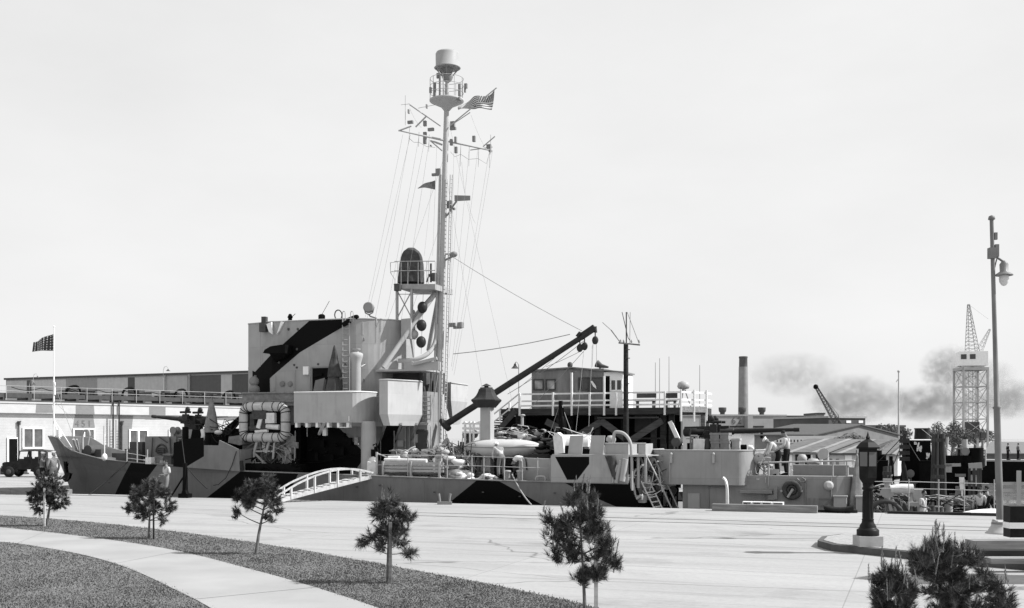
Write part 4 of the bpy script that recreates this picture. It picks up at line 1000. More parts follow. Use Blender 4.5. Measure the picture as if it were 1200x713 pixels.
# fantail lifelines
g = MB()
for y in (564.5, 572.5): g.tube([S(1018, y, 1.7), S(1060, y, 1.9), S(1172, y+3, 3.2)], .014, 4)
for px, v in ((1018, 1.7), (1065, 1.9), (1100, 2.3), (1130, 2.7), (1165, 3.1)): g.tube([S(px, 628, v), S(px, 562, v)], .022, 5)
g.part('fantail_lifeline', LG, ship)
# ------------------------------------------------------------------ loose things on and about the ship
# life raft lashed on its cradle
rc = S(310, 495, 2.2); hw, hh, cr_ = (U(335, 2.2)-U(286, 2.2))/2, (S(310, 477, 2.2).z-S(310, 513, 2.2).z)/2, .35
raft = root('life_raft', 'pale rounded rectangular life raft with lashings hung against the ship deckhouse side', 'life raft', rc-V((0, 0, hh+.2)))
pts = []
for cx, cz, a in ((hw-cr_, hh-cr_, 0), (-hw+cr_, hh-cr_, 90), (-hw+cr_, -hh+cr_, 180), (hw-cr_, -hh+cr_, 270)):
    for i in range(5): t = R(a+i*22.5); pts.append(rc+V((cx+cr_*math.cos(t), 0, cz+cr_*math.sin(t))))
g = MB(); g.tube(pts, .23, 12, True); g.part('float_ring', M('raft_canvas', .42, .8, .12, 4., bump=.3, dirt=.2), raft)
g = MB(); n = len(pts)
for i in range(n):
    a, b = pts[i], pts[(i+1) % n]; d = b-a
    for k in range(1 if d.length < .5 else int(d.length/.42)):
        q = a+d*((k+.5)/(1 if d.length < .5 else int(d.length/.42))); dn = d.normalized(); s1 = V((0, 1, 0)); s2 = dn.cross(s1)
        g.tube([q+(s1*math.cos(t)+s2*math.sin(t))*.24 for t in [2*PI*j/10 for j in range(10)]], .022, 4, True)
g.parts('lashing', ROPED, raft, .0)
g = MB(); g.box(rc.x-hw+.1, rc.x+hw-.1, rc.y+.05, rc.y+.12, rc.z-hh+.1, rc.z+hh-.1); g.part('netting', BK, raft)
g = MB(); g.cbox(rc+V((-.2, -.05, .35)), .8, .3, .4); g.cyl(rc+V((-.8, 0, -.3)), rc+V((-.2, 0, -.28)), .14); g.cbox(rc+V((-.65, 0, .1)), .25, .2, .6); g.cbox(rc+V((0, 0, -.1)), .4, .2, .5); g.part('supplies', CANVD, raft)
g = MB(); g.cbox(rc+V((.4, -.05, .2)), .5, .25, .5); g.cyl(rc+V((.15, -.02, -.2)), rc+V((.85, -.02, -.25)), .13); g.cyl(rc+V((-.5, 0, -.45)), rc+V((.2, 0, -.4)), .1); g.cbox(rc+V((-.2, -.1, -.05)), .2, .15, .5, ry=.3); g.part('water_breaker', CANVW, raft)
g = MB()
for px in (303, 317): g.bar(S(px-5, 531, 2.2), S(px-1, 516, 2.2), .12)
g.bar(S(297, 529, 2.2), S(320, 529, 2.2), .08); g.bar(S(298, 544, 2.1), S(298, 529, 2.2), .1); g.bar(S(298, 531, 2.2), S(309, 542, 2.1), .08); g.bar(S(285, 543.5, 2.1), S(312, 543.5, 2.1), .12); g.bar(S(310, 516, 2.3), S(310, 528, 2.3), .18); g.bar(S(322, 516, 2.2), S(320, 538, 2.2), .08)
for px in (298, 312): g.bar(S(px, 556, 2.1), S(px, 543, 2.1), .08)
for px in (303, 317): g.bar(S(px, 516, 2.2), S(px, 516, 2.95), .08)
g.part('raft_cradle', LG, ship)

# ship's boat in chocks
bc = S(589, 525, 3.6); L2 = (U(635, 3.6)-U(544, 3.6))/2; hz = .5
boat = root('ships_boat', 'white covered whaleboat resting in chocks on the ship deck amidships', 'boat', bc-V((0, 0, .75)))
n, k = 16, 21; vs = []
for i in range(k):
    t = -1+2*i/(k-1); w = max(.03, (1-abs(t)**2.8))**.62
    for j in range(n):
        a = 2*PI*j/n
        y = .75*w*math.cos(a); z = hz*w*math.sin(a)*(1 if math.sin(a) < 0 else .8)+.05*t*t
        vs.append(bc+V((L2*t, y, z)))
g = MB(); g.add(vs, [(i*n+j, i*n+(j+1) % n, (i+1)*n+(j+1) % n, (i+1)*n+j) for i in range(k-1) for j in range(n)], True)
g.part('hull', M('boat_paint', .44, .5, .05, 2., dirt=.1), boat)
g = MB(); g.tube([bc+V((L2*t*.99, -.755*max(.03, 1-abs(t)**2.8)**.62, .02+.05*t*t)) for t in [-1+i/10 for i in range(21)]], .025, 5); g.part('rubbing_strake', MG, boat)
g = MB(); g.tube([bc+V((.1, 0, .3)), bc+V((.35, -.1, .55)), bc+V((.6, 0, .3))], .03, 5); g.part('lifting_eye', DG, boat)
for d in (-1.0, .9):
    g = MB(); g.bar(bc+V((d, -.5, -1.2)), bc+V((d, -.45, -.25)), .14); g.bar(bc+V((d, .5, -1.2)), bc+V((d, .45, -.25)), .14); g.bar(bc+V((d, -.6, -.5)), bc+V((d, .6, -.5)), .12); g.part('boat_chock', DG, ship)

def lumps(name, pix, v0, v1, n, rs, mats, label, cat, seed, org=None, base=None, zs=(.35, .8)):
    rr = random.Random(seed); g = MB()
    xs = [p[0] for p in pix]; ys = [p[1] for p in pix]
    for i in range(n):
        while True:
            x, y = rr.uniform(min(xs), max(xs)), rr.uniform(min(ys), max(ys))
            if inside((x, y), [V((p[0], p[1], 0)) for p in pix]): break
        g.mi = rr.randrange(len(mats))
        p = S(x, y, rr.uniform(v0, v1)); r = rr.uniform(*rs); o = len(g.v)
        g.sph(p, (r*rr.uniform(.8, 2.4), r*rr.uniform(.8, 1.3), r*rr.uniform(*zs)), 9, 6)
        ph = rr.uniform(0, 6)
        for q in g.v[o:]: d = q-p; q += d*.25*math.sin(d.x*9+ph)*math.cos(d.z*11+ph)
    if base is not None: 
        g.mi = 0
        b0, b1 = U(min(xs)+1, (v0+v1)/2), U(max(xs)-1, (v0+v1)/2)
        g.box(b0, b1, v0+.1, v1-.1, base, S((min(xs)+max(xs))/2, max(ys)-2, v0).z)
    return g.thing(name, mats, label, cat)
lumps('gear_pile', [(577, 512), (583, 502), (600, 499), (622, 500), (640, 507), (646, 514), (640, 521), (600, 521), (580, 520)], 4.6, 6.0, 90, (.1, .24), [CANVD, BK, CANVD, CANV, CANVW], 'heap of dark bundled canvas and bags behind the white whaleboat', 'canvas heap', 21, base=.95)
lumps('net_heap', [(630, 527), (640, 514), (650, 518), (656, 533), (640, 536), (630, 534)], 2.6, 3.4, 36, (.1, .22), [CANVD, BK], 'dark tangled net heap at the pointed end of the white whaleboat', 'net', 22, base=.95)
lumps('rag_pile', [(555, 563), (560, 558), (572, 556), (580, 560), (582, 565)], 1.5, 2.3, 34, (.06, .13), [CANVW, CANV, CANVW], 'low scatter of pale rags at the feet of the stooping man by the boat', 'rags', 23, zs=(.6, 1.1))
lumps('kit_pile', [(520, 560), (524, 538), (532, 533), (539, 540), (545, 552), (552, 556), (555, 564), (520, 564)], 1.7, 2.8, 48, (.1, .25), [CANVW, CANVW, CANV, WH], 'mound of white cloth and bags on deck right of the slatted rail', 'cloth mound', 24, zs=(.6, 1.2))
# slatted float net basket with floats and poles in it
bk = root('slatted_basket', 'wooden slatted rail basket on deck right of the white gangway', 'rack', (U(484, 1.6), 1.9, 1.1))
for y0, y1 in ((542.2, 543.6), (547.4, 548.4), (551, 552.4)):
    g = MB(); a, b = S(448, (y0+y1)/2, 1.5), S(520, (y0+y1)/2+.8, 1.5); g.bar(a, b, .05, .1); g.part('slat', LG, bk); g = MB(); a.y = b.y = 2.4; g.bar(a, b, .05, .1); g.part('slat', LG, bk)
for px in (449, 481.5, 515):
    g = MB(); q0, q1 = S(px, 562, 1.45), S(px, 541, 1.45); g.bar(q0, q1, .09); g.part('post', LG, bk); g = MB(); g.bar(q0+V((0, 1, 0)), q1+V((0, 1, 0)), .09); g.part('post', LG, bk)
g = MB(); g.box(U(450, 1.6), U(514, 1.6), 1.55, 2.35, 1.16, 1.24); g.part('floor_boards', DG, bk)
g = MB(); rr = random.Random(31)
for i in range(26):
    p = S(rr.uniform(472, 518), rr.uniform(527, 541), rr.uniform(2.5, 3.2)); q = p+V((rr.uniform(-.9, .9), rr.uniform(-.2, .2), rr.uniform(-.08, .3)))
    g.tube([p, p.lerp(q, .5)+V((0, 0, .04)), q], rr.uniform(.03, .08), 6)
for i in range(16): p = S(rr.uniform(470, 522), rr.uniform(528, 541), rr.uniform(2.5, 3.2)); g.sph(p, (.22, .14, .13), 7, 5)
for px in (480, 500, 515): g.bar((U(px, 2.8), 2.8, 1.1), S(px, 534, 2.8), .3)
g.thing('float_bundle', [M('float_cork', .42, .9, .3, 6., bump=.4)], 'bundle of pale poles and cork floats piled behind the slatted rail', 'floats')
g = MB(); g.cyl(S(451, 539.5, 1.9), S(500, 540.5, 1.9), .1); g.cyl(S(455, 536.8, 2.1), S(468, 536.5, 2.1), .09); g.cyl(S(452, 557, 1.9), S(476, 557.5, 1.9), .06)
g.thing('rolled_awning', [CANVW], 'white rolled awning lying along the top of the slatted rail', 'awning')
# white rack of pipes left of the funnel
rk = root('pipe_rack', 'white pipe frame rack on deck left of the flared funnel hood', 'rack', (U(552, 4.4), 4.4, 1.05))
g = MB()
for px in (545, 551, 555, 563): g.cyl(S(px, 566, 4.4), S(px, 494, 4.4), .06, 6)
for y in (496, 502, 507): g.cyl(S(542, y, 4.4), S(568, y+.5, 4.4), .055, 6)
g.cyl(S(558, 496, 4.4), S(567, 493, 4.4), .05, 6); g.part('frame', WH, rk)
g = MB()
for x, y in ((546, 510), (551, 515), (556, 509), (549, 520)): g.sph(S(x, y, 4.6), .2, 8, 6)
g.box(U(538, 4.6), U(552, 4.6), 4.7, 5.3, 1.0, S(545, 518, 4.7).z); g.part('valves', DG, rk)
g = MB(); g.tube([S(612, 518, 5.2), S(612, 488, 5.2)], .07, 6); g.sph(S(612, 487, 5.2), (.16, .1, .06), 8, 5); g.box(U(612, 5.2)-.1, U(612, 5.2)+.1, 5.1, 5.3, .98, S(612, 517, 5.2).z)
g.thing('tee_stanchion', [LG], 'pale tee-topped stanchion rising from the canvas heap', 'stanchion')
# wooden ammunition boxes on the after tub, white bin, small crate
def crate(px0, px1, y0, y1, v, d, mat, label, name='ammunition_box', cat='box', grp=None):
    a, b = S(px0, y0, v), S(px1, y1, v)
    r = root(name, label, cat, ((a.x+b.x)/2, v+d/2, b.z), group=grp)
    g = MB(); g.box(a.x+.02, b.x-.02, v+.02, v+d-.02, b.z, a.z); g.part('body', mat, r)
    g = MB()
    for z in (b.z+.05, a.z-.05): g.box(a.x, b.x, v-.005, v+d+.005, z-.045, z+.045)
    g.part('batten', mat, r); return r
deck = S(842, 527.2, 3).z
BX = M('ammunition_box_wood', .2, .8, .2, 4., bump=.3)
g = MB(); gz = zt0+.1; g.box(U(805, 2.7), U(870, 2.7), 2.6, 4.2, gz, S(842, 527.4, 2.8).z); g.part('ready_use_bench', MG, ship)
crate(831.5, 843, 507.4, 517.3, 2.9, .8, BX, 'upper left wooden ammunition box in the four-box stack under the after gun', grp='ammunition boxes')
crate(843.2, 854, 507.4, 517.3, 2.9, .8, BX, 'upper right wooden ammunition box in the four-box stack under the after gun', grp='ammunition boxes')
crate(832.5, 843.3, 517.4, 527.3, 2.85, .8, BX, 'lower left wooden ammunition box in the four-box stack under the after gun', grp='ammunition boxes')
crate(843.5, 855, 517.4, 527.3, 2.85, .8, BX, 'lower right wooden ammunition box in the four-box stack under the after gun', grp='ammunition boxes')
crate(857, 867, 514, 527.5, 3.2, .6, M('pale_box_wood', .35, .8, .15, 4.), 'tall pale slatted box just right of the four stacked boxes', 'slatted_box')
a, b = S(812, 515, 3), S(824, 527.3, 3)
g = MB(); g.ext([S(812.5, 514.5, 2.9), S(826, 515, 2.9), S(825, 527.4, 2.9), S(812.5, 527.4, 2.9)], (0, .6, 0)); g.thing('canvas_bin', [CANVW], 'white canvas bin on the tub left of the stacked boxes', 'bin')
g = MB(); c = S(828.5, 527.3, 3.2); g.lathe([(.2, 0), (.24, .1), (.2, .35), (.1, .48)], c, 10); g.thing('kit_bag', [DG], 'dark kit bag between the white bin and the stacked boxes', 'bag')
g = MB(); g.box(U(868, 2.8), U(882, 2.8), 2.7, 3.1, gz, S(875, 527, 2.8).z-.02); g.part('tub_step', MG, ship)
g = MB(); c = S(871.5, 524.5, 2.9); g.cyl(c-V((.12, 0, 0)), c+V((.12, 0, 0)), .12, 12); g.mi = 1; g.tube([c+V((.2, 0, 0)), S(880, 525, 2.9), S(883, 527, 2.9)], [.1, .12, .06], 8)
g.thing('powder_case', [BK, CANVW], 'black drum with pale rolled cloth at the curved end of the after tub', 'drum')
# ring buoy on the after house
c = S(928, 574.5, 2.06)
lb = root('ring_buoy', 'dark wound ring lifebuoy hung on the after house wall', 'lifebuoy', c-V((0, 0, .4)))
g = MB(); g.tube([c+V((.31*math.cos(t), 0, .31*math.sin(t))) for t in [2*PI*i/20 for i in range(20)]], .1, 8, True); g.tube([c+V((.15*math.cos(t), 0, .15*math.sin(t))) for t in [2*PI*i/14 for i in range(14)]], .05, 6, True); g.part('ring', M('buoy_canvas', .06, .8, .3, 8., bump=.4), lb)
g = MB(); g.cyl(c+V((-.16, -.1, -.3)), c+V((.05, -.08, .05)), .05); g.bar(c+V((-.45, -.02, -.05)), c+V((-.3, -.04, -.02)), .08); g.bar(c+V((.3, -.02, -.05)), c+V((.42, -.02, -.03)), .08); g.part('float_light', LG, lb)
# fantail gear
fw = root('furled_awning', 'tall grey furled canvas leaning upright on the low fantail', 'canvas', (U(1002, 2.6), 2.6, -.9))
rr = random.Random(4); a, b = S(1004.5, 534, 2.6), V((U(1001, 2.6), 2.6, -.9)); n = 14; vs = []
for i in range(12):
    t = i/11; cc = b.lerp(a, t); r = lerp(.42, .03, t**1.1)
    for j in range(n): q = 2*PI*j/n; w = r*(1+.2*math.sin(3*q+1+t)+.12*math.sin(7*q)); vs.append(cc+V((w*math.cos(q), w*math.sin(q), 0)))
g = MB(); g.add(vs, [(i*n+j, i*n+(j+1) % n, (i+1)*n+(j+1) % n, (i+1)*n+j) for i in range(11) for j in range(n)], True); g.add(vs[-n:], [tuple(range(n))]); g.part('cloth', CANV, fw)
g = MB(); g.cyl(b, a+V((0, 0, .06)), .025); g.part('pole', WOODL, fw)
for k, (x0, x1, y0, lab) in enumerate(((977, 992, 581, 'flat pale locker on the fantail left of the furled canvas'), (1003, 1019, 581.5, 'flat pale locker on the fantail between furled canvas and black post'))):
    a, b = S(x0, y0, 2.0), S(x1, y0, 2.0)
    lk2 = root('fantail_locker', lab, 'locker', ((a.x+b.x)/2, 2.2, -.9), group='fantail lockers'); g = MB(); g.box(a.x, b.x, 2.0, 2.5, -.9, a.z-.06); g.part('body', LG, lk2); g = MB(); g.box(a.x-.03, b.x+.03, 1.97, 2.53, a.z-.06, a.z); g.part('lid', LG, lk2)
# minesweeping winch with its big guarded reel
wn = root('cable_winch', 'pale wheeled winch with curved guards and a fat canvas roll on the fantail', 'winch', (U(1052, 2.4), 2.4, -.9))
def W3(x, y, v=2.4): return S(x, y, v)
for (x, y, r, v) in ((1041, 599, 1.05, 3.0), (1038, 604, .62, 1.9)):
    c = W3(x, y, v); c.z = min(c.z, -.9+r) if r < 1 else c.z
    g = MB(); g.tube([c+V((r*math.cos(t), 0, r*math.sin(t))) for t in [2*PI*i/28 for i in range(28)]], .09, 8, True); g.mi = 1
    for i in range(8): t = PI*i/4; g.cyl(c, c+V(((r-.04)*math.cos(t), 0, (r-.04)*math.sin(t))), .03, 5)
    g.lathe([(.14, -.12), (.14, .12)], c, 12, (0, 1, 0)); g.part('wheel', [DG, MG], wn)
for k in range(3):
    c = W3(1048+4*k, 600-1.5*k, 2.0+.5*k); r = .55+.14*k; g = MB()
    vs = [c+V((rr_*math.cos(t), dy, rr_*math.sin(t))) for t in [R(12+i*7) for i in range(20)] for rr_, dy in ((r, 0), (r, .4), (r-.04, .4), (r-.04, 0))]
    g.add(vs, [(i*4+j, i*4+(j+1) % 4, i*4+4+(j+1) % 4, i*4+4+j) for i in range(19) for j in range(4)], False)
    g.part('reel_guard', LG if k % 2 else MG, wn)
g = MB(); g.tube([W3(1043, 574, 2.1), W3(1056, 573, 2.2), W3(1070, 572.5, 2.3)], [.17, .2, .17], 12); g.part('canvas_roll', CANVW, wn)
g = MB(); g.ext([W3(1031, 577, 2.0), W3(1034, 572.5, 2.0), W3(1046, 572.5, 2.0), W3(1048, 578, 2.0), W3(1045, 583, 2.0), W3(1040, 585.5, 2.0), W3(1034, 582, 2.0)], (0, .5, 0)); g.bar(W3(1041, 583, 1.95), W3(1046, 603, 1.9), .12); g.bar(W3(1046, 585, 1.95), W3(1051, 602, 1.9), .08); g.cyl(W3(1040, 574, 2.2), W3(1040, 565, 2.2), .12, 8); g.cbox(W3(1040, 563.5, 2.2), .34, .3, .14); g.pp([(1070, 574), (1082, 574), (1083, 588), (1070, 590)], 2.8, 3.2); g.cbox(W3(1070, 591, 2.2), .4, .3, .16)
g.cbox((U(1052, 2.4), 2.6, -.8), 2.2, 1.4, .2); g.bar((U(1040, 2.2), 2.2, -.8), W3(1041, 583, 2.2), .1); g.bar((U(1068, 2.4), 2.4, -.8), W3(1068, 574, 2.4), .1); g.bar((U(1076, 3), 3, -.8), W3(1076, 580, 3), .12); g.part('frame', LG, wn)
# float lying by the fantail edge
c = S(1152, 606, 1.2); g = MB(); vs = []; n = 12
for i in range(13):
    t = -1+2*i/12; w = max(.05, 1-abs(t)**2.2)**.7
    for j in range(n): q = 2*PI*j/n; vs.append(c+V((1.25*t, .4*w*math.cos(q), .3*w*math.sin(q)+.12*t)))
g.add(vs, [(i*n+j, i*n+(j+1) % n, (i+1)*n+(j+1) % n, (i+1)*n+j) for i in range(12) for j in range(n)], True)
g.cbox(c+V((0, 0, -.5)), 1.6, .5, .7); g.thing('sweep_float', [WH], 'white torpedo-shaped sweep float lying low beside the quay edge at right', 'float', org=(c.x, c.y, c.z-.85))

# ------------------------------------------------------------------ flags
def flag(name, pts_fn, nu, nv, matfn, mats, label, cat='flag', th=.0):
    g = MB(); vs = [pts_fn(i/nu, j/nv) for i in range(nu+1) for j in range(nv+1)]
    for i in range(nu):
        for j in range(nv):
            g.mi = matfn(i, j); a = i*(nv+1)+j
            g.add([vs[a], vs[a+1], vs[a+nv+2], vs[a+nv+1]], [(0, 1, 2, 3)], True)
    return g, vs
FD, FW_, FM = M('flag_dark', .05, .85, .1, 5.), M('flag_white', .6, .85, .05, 5.), M('flag_mid', .12, .85, .1, 5.)
def star(g, c, ax, ay, r):
    nrm = ax.cross(ay).normalized()*.02
    k = [c+(ax.normalized()*math.cos(PI/2+i*PI/5)+ay.normalized()*math.sin(PI/2+i*PI/5))*(r if i % 2 == 0 else r*.45) for i in range(10)]
    g.ext([p-nrm for p in k], nrm*2)
def jackpt(u, t):                        # flies to the left of its staff
    x = lerp(63, 38.5, u); top = lerp(391.5, 401, u)-2*math.sin(u*6)*.4; bot = lerp(411, 413.5, u)+math.sin(u*5)*.8-1.5*math.sin(PI*u)
    return S(x, lerp(top, bot, t), VC)+V((0, .09*math.sin(u*9+t), 0))
g, vs = flag('jack', jackpt, 12, 8, lambda i, j: 0, [FD], '')
g.mi = 1
for i in range(8):
    for j in range(6):
        u, t = (i+.55)/8.2, (j+.5)/6
        c = jackpt(u, t); star(g, c, jackpt(min(u+.03, 1), t)-c, -(jackpt(u, min(t+.03, 1))-c), .05)
g.thing('union_jack_flag', [FD, FW_], 'dark flag covered in small white stars flying from the jackstaff at the bow', 'flag', org=jackpt(0, 1))
def ens(u, t):                           # hoist at the gaff end, flying towards the mast
    x = lerp(579.5, 538, u)-lerp(0, 4.5, t)*(1-u); top = lerp(105, 124, u)+2.2*math.sin(u*7); bot = lerp(127, 129, u)+1.2*math.sin(u*6+1)
    return S(x, lerp(top, bot, t), VC)+V((0, .18*math.sin(u*10+t*2), 0))
def ensm(i, j):
    if i < 8 and j < 7: return 0
    return 2 if j % 2 == 0 else 1
g, vs = flag('ensign', ens, 20, 13, ensm, None, '')
g.mi = 1
for i in range(8):
    for j in range(6):
        u, t = (i+.5)/8*.4, (j+.5)/6*.54
        c = ens(u, t); star(g, c, ens(u+.03, t)-c, -(ens(u, t+.03)-c), .035)
g.thing('ensign_flag', [FM, FW_, FM], 'stars and stripes ensign flying from the gaff beside the mast top', 'flag', org=ens(0, 1))
def pen(u, t):
    c = lerp(217, 222, u); w = lerp(5.5, .3, u); return S(lerp(510, 489, u), c+(t-.5)*2*w-2*math.sin(u*2.5), VC)+V((0, .05*math.sin(u*8), 0))
g, vs = flag('pennant', pen, 10, 3, lambda i, j: 1 if 2 < j*1+i % 9 else 0, None, '')
g.thing('signal_pennant', [FM, CANV], 'small pointed signal pennant flying left of the mast', 'pennant', org=pen(0, 1))
# day shapes
for py, px, lab in ((360.5, 495, 'topmost of three black ball day shapes hanging between tower and mast'), (381.5, 494, 'middle of three black ball day shapes hanging between tower and mast'), (401, 493.5, 'lowest of three black ball day shapes hanging between tower and mast')):
    g = MB(); c = S(px, py, 4.9); g.sph(c, (.245, .245, .29), 16, 10); o = g.thing('day_shape', [M('day_shape_black', .03, .45, .3, 4.)], lab, 'signal ball', 'day shape balls', org=c-V((0, 0, .29)))
g = MB(); g.tube([S(496, 343, 4.9), S(493.5, 415, 4.9)], .012, 4); g.part('halyard', WIRE, mast)

# ------------------------------------------------------------------ the gangway
ga, gb = V((U(322, -1.8), -1.9, .0)), V((U(431, 1.5), 1.6, 1.2))
GWP = M('gangway_paint', .5, .6, .15, 5., dirt=.3)
gw = root('gangway', 'white arched wooden gangway from quay up to the ship deck', 'gangway', ga)
d = (gb-ga); dh_ = V((d.x, d.y, 0)).normalized(); sd = V((-dh_.y, dh_.x, 0))
GR = [(0, .3), (.1, .55), (.2, .8), (.3, 1.0), (.4, 1.17), (.5, 1.3), (.6, 1.39), (.7, 1.43), (.8, 1.42), (.9, 1.35), (1, 1.24)]
def rh(t): return interp(GR, t)-((1.15*t**.92)*.9+.06)
def gwp(t, s, h): return ga+V((d.x*t, d.y*t, 0))+V((0, 0, 1.15*(t**.92)*.9+.06))+sd*s*.5+V((0, 0, h))
g = MB()
for i in range(15):
    t = (i+.5)/15; a, b = gwp(t-.022, 0, 0), gwp(t+.022, 0, 0)
    g.bar(gwp(t, -1, .05), gwp(t, 1, .05), .17, .035, up=(b-a).cross(sd))
g.part('treads', GWP, gw)
for s in (-1, 1):
    g = MB(); P = [gwp(i/12, s, -.03) for i in range(13)]
    for a, b in zip(P, P[1:]): g.bar(a, b+(b-a)*.02, .06, .16)
    g.part('stringer', GWP, gw)
    g = MB(); P = smoothpath([gwp(i/10, s, rh(i/10)) for i in range(11)], 2)
    for a, b in zip(P, P[1:]): g.bar(a, b+(b-a)*.04, .06, .08)
    g.part('handrail', GWP, gw)
    for t in (.14, .38, .62, .86):
        h = rh(t)
        g = MB(); g.bar(gwp(t, s, -.08), gwp(t, s, h), .085); g.part('post', GWP, gw)
g = MB(); c = S(435.5, 548, 1.75); c2 = c+V((0, 0, 0))
pl = [S(x, y, 1.62) for x, y in ((430.5, 541), (434, 542), (438, 540), (441, 542), (441, 557), (437, 556), (433, 558), (429.5, 556))]
g.ext(pl, (0, .12, 0)); g.thing('canvas_screen', [CANVW], 'white canvas screen at the head of the gangway', 'canvas')

# ------------------------------------------------------------------ quay furniture
def timber(px0, px1, v, w, h, mat, label, sect=None):
    a, b = U(px0, v), U(px1, v); g = MB(); rr = random.Random(int(px0))
    n = max(2, int((b-a)/1.2)); 
    for k in range(n):
        x0, x1 = lerp(a, b, k/n), lerp(a, b, (k+1)/n); e = rr.uniform(-.012, .012)
        g.box(x0, x1-.003, v-w/2+e, v+w/2+e, .005, h+e)
    return g.thing('stringpiece', [mat], label, 'timber', 'quay edge timbers')
timber(-60, 41, -.3, .34, .3, WOODM, 'heavy weathered edge timber beyond the left end of the bow')
timber(41.5, 82, -.3, .34, .3, WOODM, 'edge timber on which two sailors stand near the bow')
timber(82, 154, -.25, .3, .06, M('edge_capping', .5, .85, .12, 3.), 'thin pale capping plank along the quay under the black bow band')
timber(835, 958, -.95, .34, .27, WOODM, 'long squared timber on the quay below the after house')
timber(958, 1005, -.35, .3, .1, WOODD, 'short dark timber on the quay left of the black post')
timber(1040, 1240, -.3, .3, .1, WOODD, 'long low dark timber edging the quay at far right')
for k, (a, b) in enumerate(((870, 880.5), (881.5, 892), (892.5, 904), (905, 917.5))):
    u0, u1 = U(a, -.5), U(b, -.5); z1 = S(890, 588.5, -.5).z
    cr = root('open_crate', ['first from the left', 'second from the left', 'third from the left', 'rightmost'][k]+' of four white open-fronted crates behind the long timber', 'crate', ((u0+u1)/2, -.3, .005), group='white open crates')
    g = MB(); e = .03
    for x in (u0, u1-e): g.box(x, x+e, -.5, -.1, .005, z1)
    g.box(u0+e, u1-e, -.5, -.1, z1-e, z1-.001); g.box(u0+e, u1-e, -.5, -.1, .006, .03); g.box(u0+e, u1-e, -.13, -.1, .03, z1-e); g.part('box', WH, cr)
    g = MB()
    for q in range(3): g.lathe([(.05, 0), (.05, .17), (.02, .21)], (lerp(u0, u1, (q+.8)/3.6), -.3, .03), 8)
    g.part('bottles', BK, cr)
g = MB(); c = S(983, 603.5, -.6); vs = []
n = 10
for i in range(11):
    t = -1+i/5; 
    for j in range(n): q = 2*PI*j/n; vs.append(V((c.x+.55*t, -.6+.16*math.cos(q), .12+.1*math.sin(q)+.1*t*t)))
g.add(vs, [(i*n+j, i*n+(j+1) % n, (i+1)*n+(j+1) % n, (i+1)*n+j) for i in range(10) for j in range(n)], True); g.add(vs[:n], [tuple(range(n))]); g.add(vs[-n:], [tuple(range(n))])
g.thing('rubber_fender', [RUBBER], 'black curved fender lying on the quay right of the long timber', 'fender')
# small double horn bollard
bl = root('horn_bollard', 'small grey double-horned mooring fitting on the quay before the ship waist', 'bollard', tow((U(521, -.9), -.9, .005)), 'w')
c = V(ORG[bl.name])
g = MB(); g.cbox(c+V((0, 0, .06)), .62, .25, .12); g.part('base', MG, bl)
for s in (-1, 1): g = MB(); g.tube([c+V((s*.2, 0, .1)), c+V((s*.22, 0, .3)), c+V((s*.25, 0, .46))], [.05, .045, .055], 8); g.part('horn', MG, bl)
# derrick post with brace by the forward bulwark
dp_ = root('braced_post', 'black steel post with slanting brace and cable standing at the quay edge before the bow', 'post', (U(217, -.35), -.35, .005))
g = MB(); a = S(217, 583, -.35); a.z = .005
g.tube([a, S(217, 543, -.35)], [.14, .1], 10); g.cbox(a+V((0, 0, .1)), .5, .4, .2); g.tube([a, a+V((0, 0, .45))], [.26, .1], 8); g.part('post', BK, dp_)
g = MB(); b = S(200, 583, -.2); b.z = .01; g.tube([b, S(217, 556, -.35)], .045, 6); g.part('brace', BK, dp_)
g = MB(); g.tube(sag(S(217, 545, -.35), S(243, 573, -.3), .06), .025, 5); g.tube(sag(S(217, 545, -.35), S(213, 514, 1.0), .04), .022, 5); g.part('cable', ROPED, dp_)
for a, b, dd, lab in ((S(150, 541, 1.2), (U(103, -.4), -.3, .05), .05, 'dark mooring line slanting from the bow sheer down to the quay'), (S(600, 556, 1.5), (U(622, -.3), -.2, .02), .12, 'pale mooring line from the deck bollards down to the quay')):
    g = MB(); g.tube(sag(a, b, dd, 10), .03, 6); g.thing('mooring_line', [ROPED if dd < .1 else ROPE], lab, 'rope', org=b)
# cast iron lamp standard with pedestal
lp = GP(1017, 640, .18); LPB = V((lp.x, lp.y, .18))
cb = root('iron_lantern_post', 'black cast-iron lantern post on a concrete block at the island kerb', 'lamp post', LPB, 'w')
g = MB(); g.cbox(LPB+V((0, 0, .13)), .58, .58, .26); g.part('pedestal', M('pedestal_concrete', .38, .85, .12, 4., bump=.2), cb)
IR = M('cast_iron', .012, .45, .3, 6.)
g = MB(); g.lathe([(.27, .26), (.27, .4), (.25, .42), (.22, .44), (.2, .47), (.2, .5), (.15, .58), (.14, .64), (.15, .66), (.13, .69), (.125, .85), (.115, 1.36), (.115, 1.39), (.14, 1.41), (.14, 1.45), (.12, 1.47), (.13, 1.55)], LPB, 20)
for i in range(12): t = 2*PI*i/12; g.tube([LPB+V((.125*math.cos(t), .125*math.sin(t), .7)), LPB+V((.115*math.cos(t), .115*math.sin(t), 1.36))], .014, 4)
g.cyl(LPB+V((-.02, 0, 1.42)), LPB+V((.26, -.05, 1.44)), .03, 8); g.part('column', IR, cb)
g = MB(); g.lathe([(.14, 1.55), (.22, 1.66), (.235, 1.7), (.25, 2.42)], LPB, 6, smooth=False, a0=.25, a1=.25+2*PI); hd = g.part('lantern', IR, cb)
g = MB(); g.lathe([(.31, 2.42), (.32, 2.46), (.2, 2.58), (.09, 2.64), (.05, 2.66), (.06, 2.7), (.03, 2.76), (.0, 2.86)], LPB, 6, smooth=False, a0=.25, a1=.25+2*PI); g.part('cap', IR, hd)
